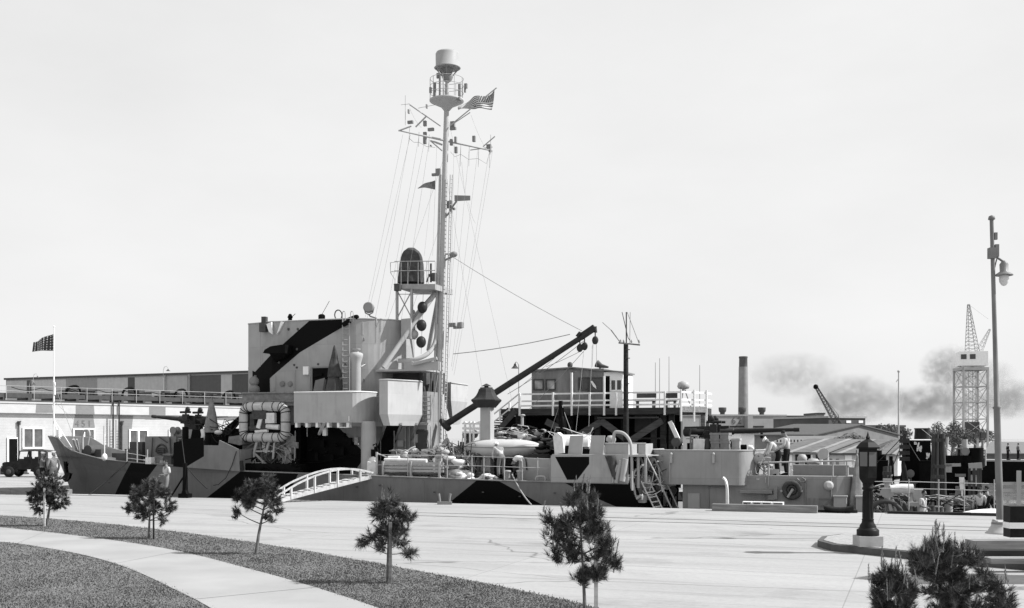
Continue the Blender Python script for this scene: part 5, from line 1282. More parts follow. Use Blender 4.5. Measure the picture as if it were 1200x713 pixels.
LGL = M('lantern_glass', .1, .25, .1, 2., spec=.5)
for i in range(6):
    t0, t1 = 2*PI*i/6+.25, 2*PI*(i+1)/6+.25
    def rim(t, z): r = lerp(.235, .25, (z-1.7)/.72); return LPB+V((r*math.cos(t), r*math.sin(t), z))
    c_ = [rim(t0, 1.95), rim(t1, 1.95), rim(t1, 2.38), rim(t0, 2.38)]; m_ = sum(c_, V((0, 0, 0)))/4
    nn = (c_[1]-c_[0]).cross(c_[3]-c_[0]).normalized()*.006
    if nn.dot(m_-LPB) < 0: nn = -nn
    g = MB(); g.ext([m_+(p-m_)*.82+nn for p in c_], -nn*.5); g.part('pane', LGL, hd)
# tall street lamp
sp = GP(1170, 633, 0); sp = V((sp.x, sp.y, .18))
sl_ = root('tall_street_lamp', 'tall grey street lamp with a hooded globe on a short arm', 'lamp post', sp, 'w')
s_ = F/sp.y; top = W(1162, 258, sp.y); top.y = sp.y
def spx(y): t = (y-258)/(612-258); return W(lerp(1162, 1172, t), y, sp.y)
g = MB(); b = spx(612); PM = M('pole_paint', .17, .5, .25, 1.2, dirt=.4)
g.tube([b, spx(545), spx(480), spx(478), spx(476), spx(400), spx(300), top], [.1, .092, .088, .125, .075, .062, .055, .052], 14); g.lathe([(.07, 0), (.1, .02), (.08, .1), (0, .14)], top, 10); pole = g.part('pole', PM, sl_)
g = MB(); c0 = V((b.x, b.y, 0)); zb = b.z
g.lathe([(.4, sp.z), (.4, sp.z+.02), (.34, sp.z+.06), (.24, sp.z+.22), (.2, sp.z+.4), (.24, zb-.05), (.22, zb), (.13, zb+.03)], c0, 20); g.part('base', M('pole_base_paint', .4, .5, .1, 3., dirt=.2), sl_)
g = MB(); a = spx(300); ar = W(1176, 307, sp.y); g.tube(smoothpath([a, W(1170, 303, sp.y), ar], 4), .035, 8); g.tube([spx(322), W(1166, 312, sp.y), W(1168, 304, sp.y)], .02, 6); g.cbox(spx(297)+V((-.02, 0, 0)), .18, .18, .3); g.cbox(spx(294)+V((.12, 0, 0)), .1, .1, .35); g.cbox(spx(277)+V((.1, 0, 0)), .08, .08, .2); arm = g.part('arm', PM, sl_)
g = MB(); c = W(1176.5, 310, sp.y); g.lathe([(.05, .1), (.12, 0), (.11, -.2), (.23, -.28), (.25, -.31), (.23, -.32), (.1, -.28)], c, 18); g.part('hood', M('lamp_hood', .2, .4, .1, 4.), arm)
g = MB(); g.lathe([(.12, -.31), (.135, -.4), (.12, -.5), (.06, -.59), (0, -.61)], c, 14); g.part('globe', M('lamp_globe', .6, .2, .05, 3.), arm)
# striped barrier post and heavy timbers
bp0 = GP(1189, 646, .0); bp0 = V((bp0.x, bp0.y, .36)); zz = W(1189, 593, bp0.y).z-.0
bpst = root('striped_barrier_post', 'thick black post with one white band at the right edge', 'bollard', bp0, 'w')
g = MB(); w = .4; z1, z2 = W(1189, 619, bp0.y).z, W(1189, 612, bp0.y).z
g.cbox((bp0.x, bp0.y, (bp0.z+zz)/2), w, w, zz-bp0.z); g.part('post', IR, bpst)
g = MB(); g.cbox((bp0.x, bp0.y, (z1+z2)/2), w+.02, w+.02, z2-z1-.002); g.part('band', WH, bpst)
def ts(name, px0, px1, py0, py1, depth, mat, label, zb):
    """squared timber whose front face spans the surveyed rows"""
    Y = (H-zb)*F/(py1-HY); a, b = W(px0, py1, Y), W(px1, py1, Y); z1 = W(px0, py0, Y).z
    g = MB(); g.box(a.x, b.x, Y, Y+depth, zb, z1); return g.thing(name, [mat], label, 'timber', 'stacked dock timbers', fr='w')
ts('dock_timber', 1141, 1260, 634, 645, .5, WOODM, 'upper squared timber in the stack under the tall lamp', .19)
ts('dock_timber', 1150, 1262, 645.5, 652, .35, WOODD, 'thin dark timber lying before the striped barrier post', .19)
ts('dock_timber', 1162, 1290, 655, 661, .3, WOODM, 'grey worn timber nearest the lamp island kerb', .19)
# wire fence like frame at far right edge
fr_ = root('board_fence', 'pale board fence panel at the right edge beyond the lamp', 'fence', (U(1185, 1.6), 1.6, -.9))
g = MB()
for y in (566, 574, 583, 591): g.bar(S(1170, y+1, 1.7), S(1215, y+1, 2.0), .05, .12)
g.bar((U(1194, 1.7), 1.7, -.9), S(1194, 552, 1.7), .16); g.bar((U(1171, 1.7), 1.7, -.9), S(1171, 565, 1.7), .1); g.part('boards', LG, fr_)
# ------------------------------------------------------------------ smaller gear crowding the decks (parts of the ship)
def vent(px, py, v, r, h, mat=LG):
    g = MB(); c = S(px, py, v); g.lathe([(r, 0), (r, h*.65), (r*1.7, h*.7), (r*1.75, h*.85), (r*1.1, h), (0, h*1.02)], c, 12); g.part('mushroom_vent', mat, ship)
def cowl(px, py, v, r, h, a=0., mat=LG):
    g = MB(); c = S(px, py, v); d = V((math.cos(a), math.sin(a), 0)); g.tube(smoothpath([c, c+V((0, 0, h*.6)), c+V((0, 0, h*.9))+d*r*.4, c+V((0, 0, h))+d*r*1.5], 4), [r*.8]*8+[r*.95, r*1.1, r*1.25, r*1.4, r*1.5], 12); g.part('cowl_ventilator', mat, ship)
for a in ((604, 563, 3.4, .12, .9), (580, 563, 5.4, .12, 1.5), (534, 560, 3.6, .14, 1.1), (460, 559, 3.0, .1, .7), (662, 532, 3.6, .12, .7), (716, 532, 3.2, .13, .8), (953, 557, 4.6, .16, .7), (940, 557, 5.4, .12, .9), (640, 562, 4.2, .12, 1.2)): vent(*a)
cowl(527, 560, 5.0, .18, 1.7, -2.2); cowl(648, 562, 5.2, .16, 1.5, -1.2); cowl(968, 557, 4.2, .17, .9, -2.)
rr = random.Random(77)
def gear(name, x0, x1, y0, y1, v0, v1, n, mats, zb, par=None):
    """upright lockers, drums, reels and gratings standing on a deck"""
    for i in range(n):
        px = rr.uniform(x0, x1); v = rr.uniform(v0, v1); g = MB(); k = rr.randrange(5); c = V((U(px, v), v, zb)); top = S(px, rr.uniform(y0, y1), v).z; h = max(.2, top-zb); m = rr.choice(mats)
        if k == 0: g.cbox(c+V((0, 0, h/2)), rr.uniform(.25, .6), .4, h, rz=rr.uniform(-.2, .2)); g.cbox(c+V((0, 0, h+.02)), rr.uniform(.5, .65), .45, .04, rz=.1); nm = 'locker'
        elif k == 1: r = rr.uniform(.14, .24); g.lathe([(r, 0), (r*1.05, .03), (r, .08), (r, h*.5), (r*1.05, h*.52), (r, h*.56), (r, h-.03), (r*.9, h)], c, 12); nm = 'drum'
        elif k == 2:
            r = min(.2, h/2); q = c+V((0, 0, h-r)); g.lathe([(r, -.22), (r, -.18), (r*.5, -.18), (r*.5, .18), (r, .18), (r, .22)], q, 14, (0, 1, 0)); g.bar(c+V((-.1, 0, 0)), q, .08); g.bar(c+V((.1, 0, 0)), q, .08); nm = 'hose_reel'
        elif k == 3: g.tube([c, c+V((0, 0, h))], .04, 6); g.tube([c+V((.3, 0, 0)), c+V((.3, 0, h))], .04, 6); g.tube([c+V((0, 0, h)), c+V((.3, 0, h))], .04, 6); g.tube([c+V((0, 0, h*.5)), c+V((.3, 0, h*.5))], .03, 6); nm = 'pipe_frame'
        else:
            for q in range(4): g.tube([c+V(((.32-.02*q)*math.cos(t), (.32-.02*q)*math.sin(t), .04+.07*q)) for t in [2*PI*j/14 for j in range(14)]], .04, 5, True)
            nm = 'rope_coil'
        g.part(nm, m, par or ship)
gear('gear', 525, 560, 530, 548, 2.6, 4.8, 9, [LG, WH, MG, DG, CANVW], 1.0)
gear('gear', 560, 606, 545, 556, 2.4, 3.0, 6, [DG, MG, BK], 1.0)
gear('gear', 650, 735, 515, 528, 3.0, 4.4, 12, [DG, MG, LG, BK, CANV], S(700, 533.5, 1.3).z+.02)
gear('gear', 740, 775, 572, 590, 2.4, 5.0, 9, [LG, MG, DG, BK], -.9)
gear('gear', 443, 516, 536, 552, 2.6, 3.9, 9, [LG, MG, DG, CANVW], 1.05)
gear('gear', 926, 975, 548, 553, 3.4, 6.0, 8, [LG, MG, DG, WH], AHZ)
gear('gear', 1010, 1032, 575, 592, 3.0, 6.0, 7, [LG, MG, DG, BK], -.9)
gear('gear', 1086, 1140, 584, 596, 2.6, 6.0, 14, [LG, MG, DG, BK, CANV], -.9)
gear('gear', 288, 344, 530, 545, 2.4, 2.8, 6, [DG, BK, MG], 1.2)
gear('gear', 150, 205, 533, 541, 2.0, 3.2, 5, [DG, MG, LG], 1.4)
gear('gear', 784, 815, 508, 522, 3.0, 5.5, 5, [DG, MG, BK], zt0+.1)
gear('gear', 522, 560, 520, 545, 3.4, 5.2, 9, [DG, MG, BK, CANV, LG], 1.0)
gear('gear', 655, 735, 505, 525, 4.0, 5.4, 9, [DG, MG, BK, CANV], S(700, 533.5, 1.3).z+.02)
gear('gear', 744, 800, 560, 590, 3.0, 6.0, 12, [MG, DG, BK, LG, CANV], -.9)
gear('gear', 288, 344, 520, 545, 2.4, 2.85, 8, [DG, BK, MG, LG], 1.2)
gear('gear', 205, 280, 500, 518, 2.6, 4.0, 8, [DG, BK, MG], 1.35)
def tackle(px0, px1, py0, py1, v0, v1, n, r, mat, par=None):
    """a length of loose rope and gear, one run of it looped about"""
    g = MB(); pts = [S(rr.uniform(px0, px1), rr.uniform(py0, py1), rr.uniform(v0, v1)) for i in range(n)]
    g.tube(smoothpath(pts, 3), r, 4); g.part('tackle', mat, par or ship)
for q in range(3):
    m_ = [ROPE, ROPED, CANVW][q]
    tackle(520, 558, 515, 560, 2.4, 4.0, 14, .018, m_); tackle(575, 640, 498, 520, 4.4, 5.4, 16, .02, m_); tackle(640, 700, 500, 531, 2.4, 3.6, 14, .016, m_); tackle(738, 782, 535, 592, 1.8, 4.0, 16, .018, m_)
    tackle(287, 345, 505, 552, 2.0, 2.7, 16, .016, [ROPED, MG, ROPE][q]); tackle(886, 904, 534, 556, 2.4, 3.4, 10, .016, [ROPED, MG, CANVW][q]); tackle(240, 282, 488, 520, 2.6, 3.6, 10, .02, ROPED); tackle(452, 520, 528, 558, 2.4, 3.2, 14, .016, m_); tackle(1086, 1150, 578, 600, 2.6, 6, 14, .018, [ROPED, DG, ROPE][q]); tackle(1015, 1075, 566, 598, 2.4, 4, 12, .018, [ROPED, ROPE, MG][q])
for q in range(9): x = rr.uniform(524, 560); g = MB(); a_ = S(x, 558, 3.0+q*.2); g.tube([a_, S(x+rr.uniform(-8, 8), rr.uniform(505, 530), 3.2+q*.2)], .025, 5); g.part('spar', rr.choice([LG, MG, DG, WOODM]), ship)
# stays, tackles and lifelines
for a, b, va, vb, r in (((513, 440), (500, 520), 5, 3.4, .012), ((516, 440), (521, 530), 5.2, 5, .012), ((508, 465), (498, 545), 5, 2.6, .014), ((657, 470), (640, 520), 3.4, 3.6, .012), ((657, 470), (672, 512), 3.4, 3.0, .012), ((694, 405), (690, 500), 5.6, 4, .008), ((684, 412), (675, 505), 5.6, 3.6, .008), ((63, 448), (92, 528), 5.7, 3.8, .012), ((63, 470), (113, 515), 5.7, 5.7, .01), ((520, 250), (480, 372), 5.7, 4.6, .006), ((522, 200), (566, 462), 5.7, 5.6, .006), ((523, 130), (600, 470), 5.7, 8.5, .005), ((522, 180), (455, 374), 5.7, 7.6, .006)):
    g = MB(); g.tube(sag(S(a[0], a[1], va), S(b[0], b[1], vb), .05, 5), r, 4); g.part('stay', WIRE, ship)
# scuttles, grab rails, conduits and steps on the bridge face
for px, py in ((425, 398), (440, 398), (425, 446), (436, 446), (340, 450), (331, 450)):
    g = MB(); c = S(px, py, 3.2); yy = 3.2 if px < 395 else 3.2+max(0, (S(px, py, 3.2).x-ce))**2*.2
    c = S(px, py, yy); g.lathe([(.13, 0), (.13, .05), (.1, .05)], c, 14, (0, -1, 0)); sct = g.part('scuttle', MG, tw); g = MB(); g.lathe([(.095, .02), (.0, .025)], c, 12, (0, -1, 0)); g.part('pane', GLASS, sct)
for pts in ([(322, 440), (322, 458), (318, 459)], [(345, 434), (345, 458)], [(425, 378), (425, 392), (431, 400), (431, 458)], [(305, 386), (305, 430)], [(363, 441), (363, 459)]):
    g = MB(); g.tube([S(x, y, 3.14 if x < 400 else 3.14+max(0, S(x, y, 3.2).x-ce)**2*.2) for x, y in pts], .02, 5); g.parts('conduit', LG, tw)
for x in (452, 462, 472, 482):
    g = MB(); c = S(x, 452, 5.1); g.cbox(c, .25, .15, rr.uniform(.3, .5)); g.part('flag_box', BK, shf)
g = MB(); g.tube([S(446, 470, 4.2), S(446, 540, 4.2)], .03, 6); g.part('conduit', MG, dh3)
# tub brackets, wing stays and the draught of canvas under the tub
for x in (452, 470, 488): g = MB(); g.bar(S(x, 497, 2.3), S(x-6, 515, 4.2), .1); g.part('tub_bracket', MG, ship)
# hull fittings: scuppers, rubbing bar, draught marks, discharge lips
for px, py in ((418, 571), (445, 569), (509, 577), (566, 577), (609, 582), (650, 578), (680, 590), (128, 566), (171, 571)):
    g = MB(); v = VC-hb(U(px, 1.2))-.0; c = S(px, py, v-.02); g.cbox(c, .09, .05, .05); g.part('scupper', DG, hull)
g = MB(); g.tube([S(496, 564, 1.17), S(496, 588, 1.17)], .015, 4); g.part('weld_seam', MG, hull)
# ------------------------------------------------------------------ buildings and structures behind
def wallframe(p0, p1):
    """frame for a facade running from p0 to p1 on the ground: P(s, z, out) with s in metres from p0"""
    d = V((p1.x-p0.x, p1.y-p0.y, 0)); L = d.length; d.normalize(); n = V((d.y, -d.x, 0))
    if n.y > 0: n = -n
    def P(s, z, o=0.): return V((p0.x, p0.y, 0))+d*s+n*o+V((0, 0, z))
    def hit(px, py):                    # facade coordinates of a surveyed point
        k = (px-CX)/F
        # p0 + d s = (kY, Y)
        det = d.x-k*d.y
        s = (k*p0.y-p0.x)/det
        Y = p0.y+d.y*s
        return s, H-(py-HY)/F*Y
    return P, hit, L, d, n
def fbox(g, P, s0, s1, z0, z1, o0, o1):
    g.add([P(s, z, o) for s in (s0, s1) for o in (o0, o1) for z in (z0, z1)],
          [(0, 1, 3, 2), (4, 6, 7, 5), (0, 4, 5, 1), (2, 3, 7, 6), (0, 2, 6, 4), (1, 5, 7, 3)])

# -- white camouflaged shed with the office windows
p0, p1 = GP(-60, 557.5), GP(300, 549)
P, hit, L, d, n = wallframe(p0, p1)
shed = root('white_shed', 'low white clapboard shed with grey camouflage patches and paired windows behind the bow', 'shed', (p0.x, p0.y, 0), 'w')
zr = hit(60, 473.8)[1]; zf = hit(60, 485)[1]
CLAP = bandmat('white_clapboard', .48, .22, 'z', .3)
CLAPG = bandmat('grey_clapboard', .22, .22, 'z', .3)
g = MB(); fbox(g, P, -.2, L, 0.003, zf, -12, 0); g.part('wall', CLAP, shed)
g = MB(); fbox(g, P, -.3, L+.1, zf+.002, zr, -12, .28); fbox(g, P, -.35, L+.15, zr+.002, zr+.12, -12, .34); g.part('fascia', M('fascia_paint', .46, .6, .05, 2.), shed)
g = MB(); fbox(g, P, -.35, L+.15, zr+.124, zr+.25, -12, .2); g.part('roof', DG, shed)
def patch(pix, o, m, mat, zlo=None):
    g = MB(); q = [hit(x, y) for x, y in pix]; g.ext([P(s, z, o+.012) for s, z in q], -n*.008); return g
for k, (pix, o) in enumerate([([(41, 473.5), (59, 474), (60.5, 484), (40, 484)], .28), ([(87, 474.5), (108, 475), (109, 485.5), (87, 485)], .28), ([(173, 477), (192, 477.5), (192, 487), (173, 487)], .28), ([(88, 486), (109, 486.5), (111, 500), (110, 513), (85, 513), (85, 503)], 0), ([(139, 487), (156, 487.5), (154, 506), (155, 530), (137, 530), (138, 505)], 0)]):
    patch(pix, o, None, None).part('camouflage_patch', CLAPG, shed)
def window(px0, px1, py0, py1, npane=2, trim=WH):
    (s0, z1), (s1, z0) = hit(px0, py0), hit(px1, py1); z1, z0 = max(z0, z1), min(z0, z1)
    g = MB(); t = .13
    fbox(g, P, s0-t, s1+t, z1, z1+t, .02, .09); fbox(g, P, s0-t, s1+t, z0-t, z0, .02, .12); fbox(g, P, s0-t, s0, z0, z1, .02, .09); fbox(g, P, s1, s1+t, z0, z1, .02, .09)
    for k in range(1, npane): s = lerp(s0, s1, k/npane); fbox(g, P, s-.06, s+.06, z0, z1, .02, .09)
    pass
    w = g.part('window', trim, shed)
    g = MB(); fbox(g, P, s0+.005, s1-.005, z0+.005, z1-.005, .006, .025); g.part('pane', M('window_glass', .09, .15, .5, 1.2, spec=.6), w)
for a in ((28, 49.5, 503, 524), (87, 109.5, 504, 524), (152.5, 172, 505, 524), (199, 210, 505, 524), (222, 236, 506, 523)): window(*a)
(s0, z1), (s1, z0) = hit(10, 514.5), hit(20, 546)
g = MB(); fbox(g, P, s0, s1, z0, z1, .006, .02); dr2 = g.part('door', BK, shed)
g = MB(); fbox(g, P, s0-.12, s0, z0, z1, .02, .09); fbox(g, P, s1, s1+.12, z0, z1, .02, .09); fbox(g, P, s0-.12, s1+.12, z1, z1+.12, .02, .09); g.part('frame', WH, dr2)
g = MB()
for k in range(4): fbox(g, P, s0-.6, s1+.4, .004, z0-k*z0/4.2-.02*k, .1+.3*k, .4+.3*k)
g.part('steps', DG, shed)
g = MB()
for px, y0, y1, r in ((21.5, 496, 545, .05), (142, 496, 528, .07)):
    s_, za = hit(px, y0); zb2 = hit(px, y1)[1]; g.tube([P(s_, zb2, .1), P(s_, za, .1), P(s_+.15, za+.15, .12)], r, 8); g.cbox(P(s_, za, .12), .2, .2, .3)
g.part('downpipe', DG, shed)
for px in (130, 137):
    g = MB(); s_, za = hit(px, 470); g.tube([P(s_, 0.1, .4), P(s_, za, .4)], .06, 6); s2 = s_-.28; g.tube([P(s2, 0.1, .4), P(s2, za-1.6, .4)], .025, 5)
    for k in range(14): g.tube([P(s_, .5+k*.22, .4), P(s2, .5+k*.22, .4)], .015, 4)
    g.part('wall_ladder', STEEL, shed)
# the number painted over the window
def text(parent, s, body, P, sc, zc, size, o, mat, d, n, name='number'):
    cu = bpy.data.curves.new('txt', 'FONT'); cu.body = body; cu.size = size; cu.align_x = 'CENTER'; cu.align_y = 'CENTER'; cu.extrude = .006; cu.space_character = 1.35
    tmp = bpy.data.objects.new('txt', cu); COL.objects.link(tmp)
    dg = bpy.context.evaluated_depsgraph_get(); me = bpy.data.meshes.new_from_object(tmp.evaluated_get(dg))
    bpy.data.objects.remove(tmp); me.materials.clear(); me.materials.append(mat)
    c = P(sc, zc, o); m = Matrix((( d.x, 0, -(-n.x) if False else n.x), (d.y, 0, n.y), (0, 1, 0)))
    for v in me.vertices: q = m @ v.co; v.co = q+c-ORG[parent.name]
    o_ = bpy.data.objects.new(name, me); COL.objects.link(o_); o_.parent = parent; return o_
sc_, zc_ = hit(97.5, 497); text(shed, 0, '451', P, sc_, zc_, .75, .03, M('number_paint', .14, .7, .1, 5.), d, n)
# rail gallery along the shed roof
gal = root('pipe_gallery', 'dark pipe gallery with thin railings along the white shed roof', 'railing', (p0.x, p0.y, zr+.25), 'w')
g = MB(); zg = zr+.25
fbox(g, P, 0, L, zg+.25, zg+.6, -1.6, -1.2); fbox(g, P, 0, L, zg+.25, zg+.5, -3.4, -3.1)
rr = random.Random(41)
for k in range(14):
    s = lerp(.6, L-.6, k/13); fbox(g, P, s-.1, s+.1, zg, zg+.25, -3.4, -1.2)
for k in range(40):
    s = L*.35+rr.random()*L*.63; w, h = rr.uniform(.2, .9), rr.uniform(.15, .7); fbox(g, P, s, s+w, zg+.5, zg+.5+h, -2.6, -2.0)
g.part('pipe_run', DG, gal)
g = MB()
for k in range(4):
    s = lerp(L*.35, L*.9, k/3+.03); g.tube(smoothpath([P(s, zg+.5, -2), P(s+.2, zg+1.15, -2), P(s+.9, zg+1.35, -2), P(s+1.2, zg+1.0, -2), P(s+1.3, zg+.5, -2)], 3), .1, 6)
g.tube([P(L*.2+i*.6, zg+1.1-.25*abs(math.sin(i*.8)), -1.9) for i in range(int(L*.75/.6))], .03, 5); g.part('hoses', BK, gal)
g = MB()
for z in (.75, 1.15): g.tube([P(0, zg+z, -1.1), P(L, zg+z, -1.1)], .022, 4)
for k in range(13): s = lerp(.3, L-.3, k/12); g.tube([P(s, zg-.0, -1.1), P(s, zg+1.18, -1.1)], .028, 4)
g.part('railing', LG, gal)
# -- long camouflaged warehouse beyond
q0, q1 = W(7, HY, 150), W(330, HY, 131); PW, hitW, LW, dW, nW = wallframe(q0, q1)
wz = hitW(7, 445.5)[1]
wh = root('long_warehouse', 'long flat-roofed warehouse painted in grey camouflage bands far behind the bow', 'warehouse', (q0.x, q0.y, 0), 'w')
CORR = bandmat('warehouse_siding', .3, .5, 'x', .25, tone=.93)
g = MB(); fbox(g, PW, 0, LW, .003, wz, -30, 0); g.part('wall', CORR, wh)
g = MB(); fbox(g, PW, -.2, LW+.2, wz+.002, wz+.25, -30, .2); g.part('roof', DG, wh)
for x0, x1, t in ((8, 31.5, .33), (31.5, 37, .07), (37, 77.5, .34), (77.5, 114, .2), (114, 150, .33), (150, 158, .06), (158, 192.5, .3), (192.5, 220, .27), (220, 259, .075), (259, 272, .3), (272, 299, .06)):
    s0, s1 = hitW(x0, 460)[0], hitW(x1, 460)[0]; g = MB(); fbox(g, PW, s0+.01, s1-.01, .1, wz-.15, .006, .02); g.part('camouflage_band', bandmat('siding_%d' % int(t*100), t*1.25, .5, 'x', .25, tone=.94), wh)
g = MB(); fbox(g, PW, hitW(194, 450)[0], hitW(194.8, 450)[0], 0, wz, .02, .2); fbox(g, PW, hitW(222, 450)[0], hitW(223, 450)[0], 0, wz, .02, .2); g.part('downpipe', LG, wh)
for px, py, Y in ((40, 451, 120), (44, 443, 130), (197, 435, 115)):     # gooseneck yard lamps between the sheds
    c = W(px, py, Y); r = root('gooseneck_lamp', {40: 'gooseneck yard lamp before the first dark warehouse band', 44: 'gooseneck lamp just above the left end of the warehouse roof', 197: 'gooseneck lamp standing above the warehouse roof near its middle'}[px], 'yard lamp', (c.x-.5, c.y, 0), 'w', 'gooseneck yard lamps')
    g = MB(); g.tube([V((c.x-.5, c.y, 0)), V((c.x-.5, c.y, c.z)), V((c.x-.4, c.y, c.z+.4)), V((c.x-.15, c.y, c.z+.5)), V((c.x, c.y, c.z+.25))], .025, 5); g.part('pole', LG, r)
    g = MB(); g.lathe([(.05, .2), (.1, .1), (.25, 0)], c, 10); g.part('hood', DG, r)

# -- pier structure with the control hut (quay frame)
PV = 14.6; PZ0, PZ1 = S(700, 486, PV).z, S(700, 478.5, PV).z
px0, px1 = 585, 797
pier = root('timber_platform', 'tall dark timber loading platform with braces behind the ship waist', 'platform', (U(700, PV), PV+3, 0))
uA_, uB_ = U(px0, PV), U(px1, PV); uC_ = uB_+1.1
g = MB(); g.slab([(uA_, PV), (uB_, PV), (uC_, PV+1.6), (uC_, PV+3.4), (uA_, PV+3.4)], PZ0, PZ1); g.part('deck_beam', M('pier_beam', .05, .85, .4, 3., stretch=(.3, 3, 3), bump=.4), pier)
g = MB(); g.ext([(uB_+.03, PV+.02, PZ0+.1), (uC_+.02, PV+1.58, PZ0+.1), (uC_+.02, PV+1.58, PZ1+.05), (uB_+.03, PV+.02, PZ1+.05)], (.06, -.06, 0)); g.part('end_fascia', WOODM, pier)
for px in (612, 655, 700, 733.5, 766, 777, 787):
    g = MB(); u = U(px, PV+.4); g.bar((u, PV+.45, .004), (u, PV+.45, PZ0), .28); g.part('post', WOODD, pier)
for u in (uC_-.2,):
    for v in (PV+1.9, PV+3.2): g = MB(); g.bar((u, v, .004), (u, v, PZ0), .25); g.part('post', WOODM, pier)
for px in (620, 680, 740):
    g = MB(); u = U(px, PV+5); g.bar((u, PV+3.1, .004), (u, PV+3.1, PZ0), .28); g.part('post', WOODD, pier)
BRM = M('brace_timber', .09, .85, .3, 4., stretch=(.3, 3, 3), bump=.3)
for a, b, v in (((704, 493), (737, 517), PV+.25), ((776, 493), (737, 518), PV+.28), ((640, 494), (690, 520), PV+.25), ((705, 494), (662, 520), PV+.28)):
    g = MB(); g.bar(S(a[0], a[1], v), S(b[0], b[1], v), .12, .36); g.part('brace', BRM, pier)
g = MB(); g.bar(S(785, 494, PV-.1), S(798, 522, PV-.1), .16, .22); g.part('strut', WH, pier)
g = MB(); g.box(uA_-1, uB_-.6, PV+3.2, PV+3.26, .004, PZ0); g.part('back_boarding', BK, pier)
g = MB(); g.cyl(S(700, 490, PV+.1), S(772, 489.5, PV+.1), .05); g.cbox(S(756, 496, PV+1.5), 1.1, .4, 1.0); g.cbox(S(752, 514, PV+2), 2.2, .5, .1); g.part('pipe', DG, pier)
# stairs at its left end
g = MB(); n_ = 11
for k in range(n_):
    x, y = lerp(601, 576, k/(n_-1)), lerp(478, 506, k/(n_-1)); g.cbox(S(x, y+1, PV+.5)+V((0, 0, 0)), .4, 1.0, .07)
for v in (PV, PV+1.0): g.bar(S(604, 482, v), S(570, 520, v), .08, .3)
g.part('stair', DG, pier)
g = MB(); g.tube([S(609, 461, PV), S(573, 490, PV)], .05, 5); g.tube([S(609, 470, PV), S(573, 499, PV)], .04, 5)
for px, y0, y1 in ((597, 472, 482), (586, 481, 494), (576, 489, 505)): g.bar(S(px, y0, PV), S(px, y1, PV), .09)
g.ext([S(572, 494, PV), S(577, 488, PV), (U(577, PV), PV, .0), (U(570, PV), PV, .0)], (0, .08, 0)); g.part('stair_rail', WH, pier)
# white railings
g = MB()
for y, th in ((461, .09), (469.5, .09), (475, .09)):
    zz = S(700, y, PV).z; g.bar((U(609, PV), PV+.02, zz), (uB_, PV+.02, zz), .05, th); g.bar((uB_, PV+.02, zz), (uC_, PV+1.6, zz), .05, th); g.bar((uC_, PV+1.6, zz), (uC_, PV+3.4, zz), .05, th)
g.part('rail_boards', WH, pier)
for px, yt in ((609, 461), (648, 460), (670, 437), (691, 460), (708, 441), (722, 461), (779, 459)):
    g = MB(); u = U(px, PV-.06); g.bar((u, PV-.06, PZ0-.05), (u, PV-.06, S(px, yt, PV).z), .1); g.part('rail_post', WH, pier)
for t, vv in ((.0, PV-.06), (.5, PV+.75), (.98, PV+1.55)):
    g = MB(); u = lerp(uB_, uC_, t)+.06; g.bar((u, vv, PZ0-.4), (u, vv, S(700, 458, PV).z), .09); g.part('rail_post', WH, pier)
# control hut
hv = PV+.9; h0, h1 = U(623, hv), U(730, hv); hz0, hz1 = PZ1, S(680, 432.5, hv).z
hut = root('control_hut', 'dark plywood control hut with windows and a white corner on the timber platform', 'hut', ((h0+h1)/2, hv+1.1, hz0))
PLY = M('stained_plywood', .2, .8, .25, 1.6, stretch=(2, 2, .5), dirt=.35)
uw = U(707.5, hv)
g = MB(); g.box(h0, uw, hv, hv+2.3, hz0, hz1); g.part('wall', PLY, hut)
g = MB(); g.box(uw+.002, h1, hv+.0, hv+2.3, hz0, hz1-.22); g.part('end_wall', WH, hut)
g = MB(); g.add([(h0-.1, hv-.12, hz1), (lerp(h0, h1, .45), hv-.12, hz1+.12), (h1+.1, hv-.12, hz1-.2), (h1+.1, hv+2.4, hz1-.2), (lerp(h0, h1, .45), hv+2.4, hz1+.12), (h0-.1, hv+2.4, hz1)], [(0, 1, 4, 5), (1, 2, 3, 4)]); o = g.part('roof', MG, hut); md = o.modifiers.new('t', 'SOLIDIFY'); md.thickness = .08
def hwin(x0, x1, y0, y1, fm, gm, split=1, v=hv):
    a, b = S(x0, y0, v), S(x1, y1, v); g = MB(); t = .07
    g.box(a.x-t, b.x+t, v-.05, v+.01, a.z, a.z+t); g.box(a.x-t, b.x+t, v-.07, v+.01, b.z-t, b.z); g.box(a.x-t, a.x, v-.05, v+.01, b.z, a.z); g.box(b.x, b.x+t, v-.05, v+.01, b.z, a.z)
    for k in range(1, split): x = lerp(a.x, b.x, k/split); g.box(x-.05, x+.05, v-.05, v+.01, b.z, a.z)
    w = g.part('window', fm, hut); g = MB(); g.box(a.x+.004, b.x-.004, v-.018, v-.006, b.z+.004, a.z-.004); g.part('pane', gm, w); return w
GLL = M('reflecting_glass', .35, .1, .6, 1.5, spec=.6)
hwin(626.5, 636, 446, 456, DG, GLL); hwin(641, 650, 446, 456, DG, GLL); hwin(679, 689, 444, 456, DG, GLASS); hwin(690, 705, 444, 458, DG, GLASS, 1); hwin(716.5, 728, 446, 457, WH, GLASS, 2)
a, b = S(709, 441, hv), S(714.5, 478, hv); g = MB(); g.box(a.x, b.x, hv-.02, hv+.004, hz0+.02, a.z); g.part('door', BK, hut)
g = MB(); g.ext([S(692, 447, hv-.1), S(694, 446.5, hv-.1), (S(698, 452, hv-.1)), S(699, 456, hv-.1), S(695, 453, hv-.1)], (0, .02, 0)); g.part('notice', WH, hut)
g = MB(); c = V((U(668, hv+1), hv+1, S(668, 428, hv+1).z)); g.sph(c, (.16, .16, .18), 12, 8); g.cyl(c-V((0, 0, .45)), c, .05); g.part('siren', DG, hut)
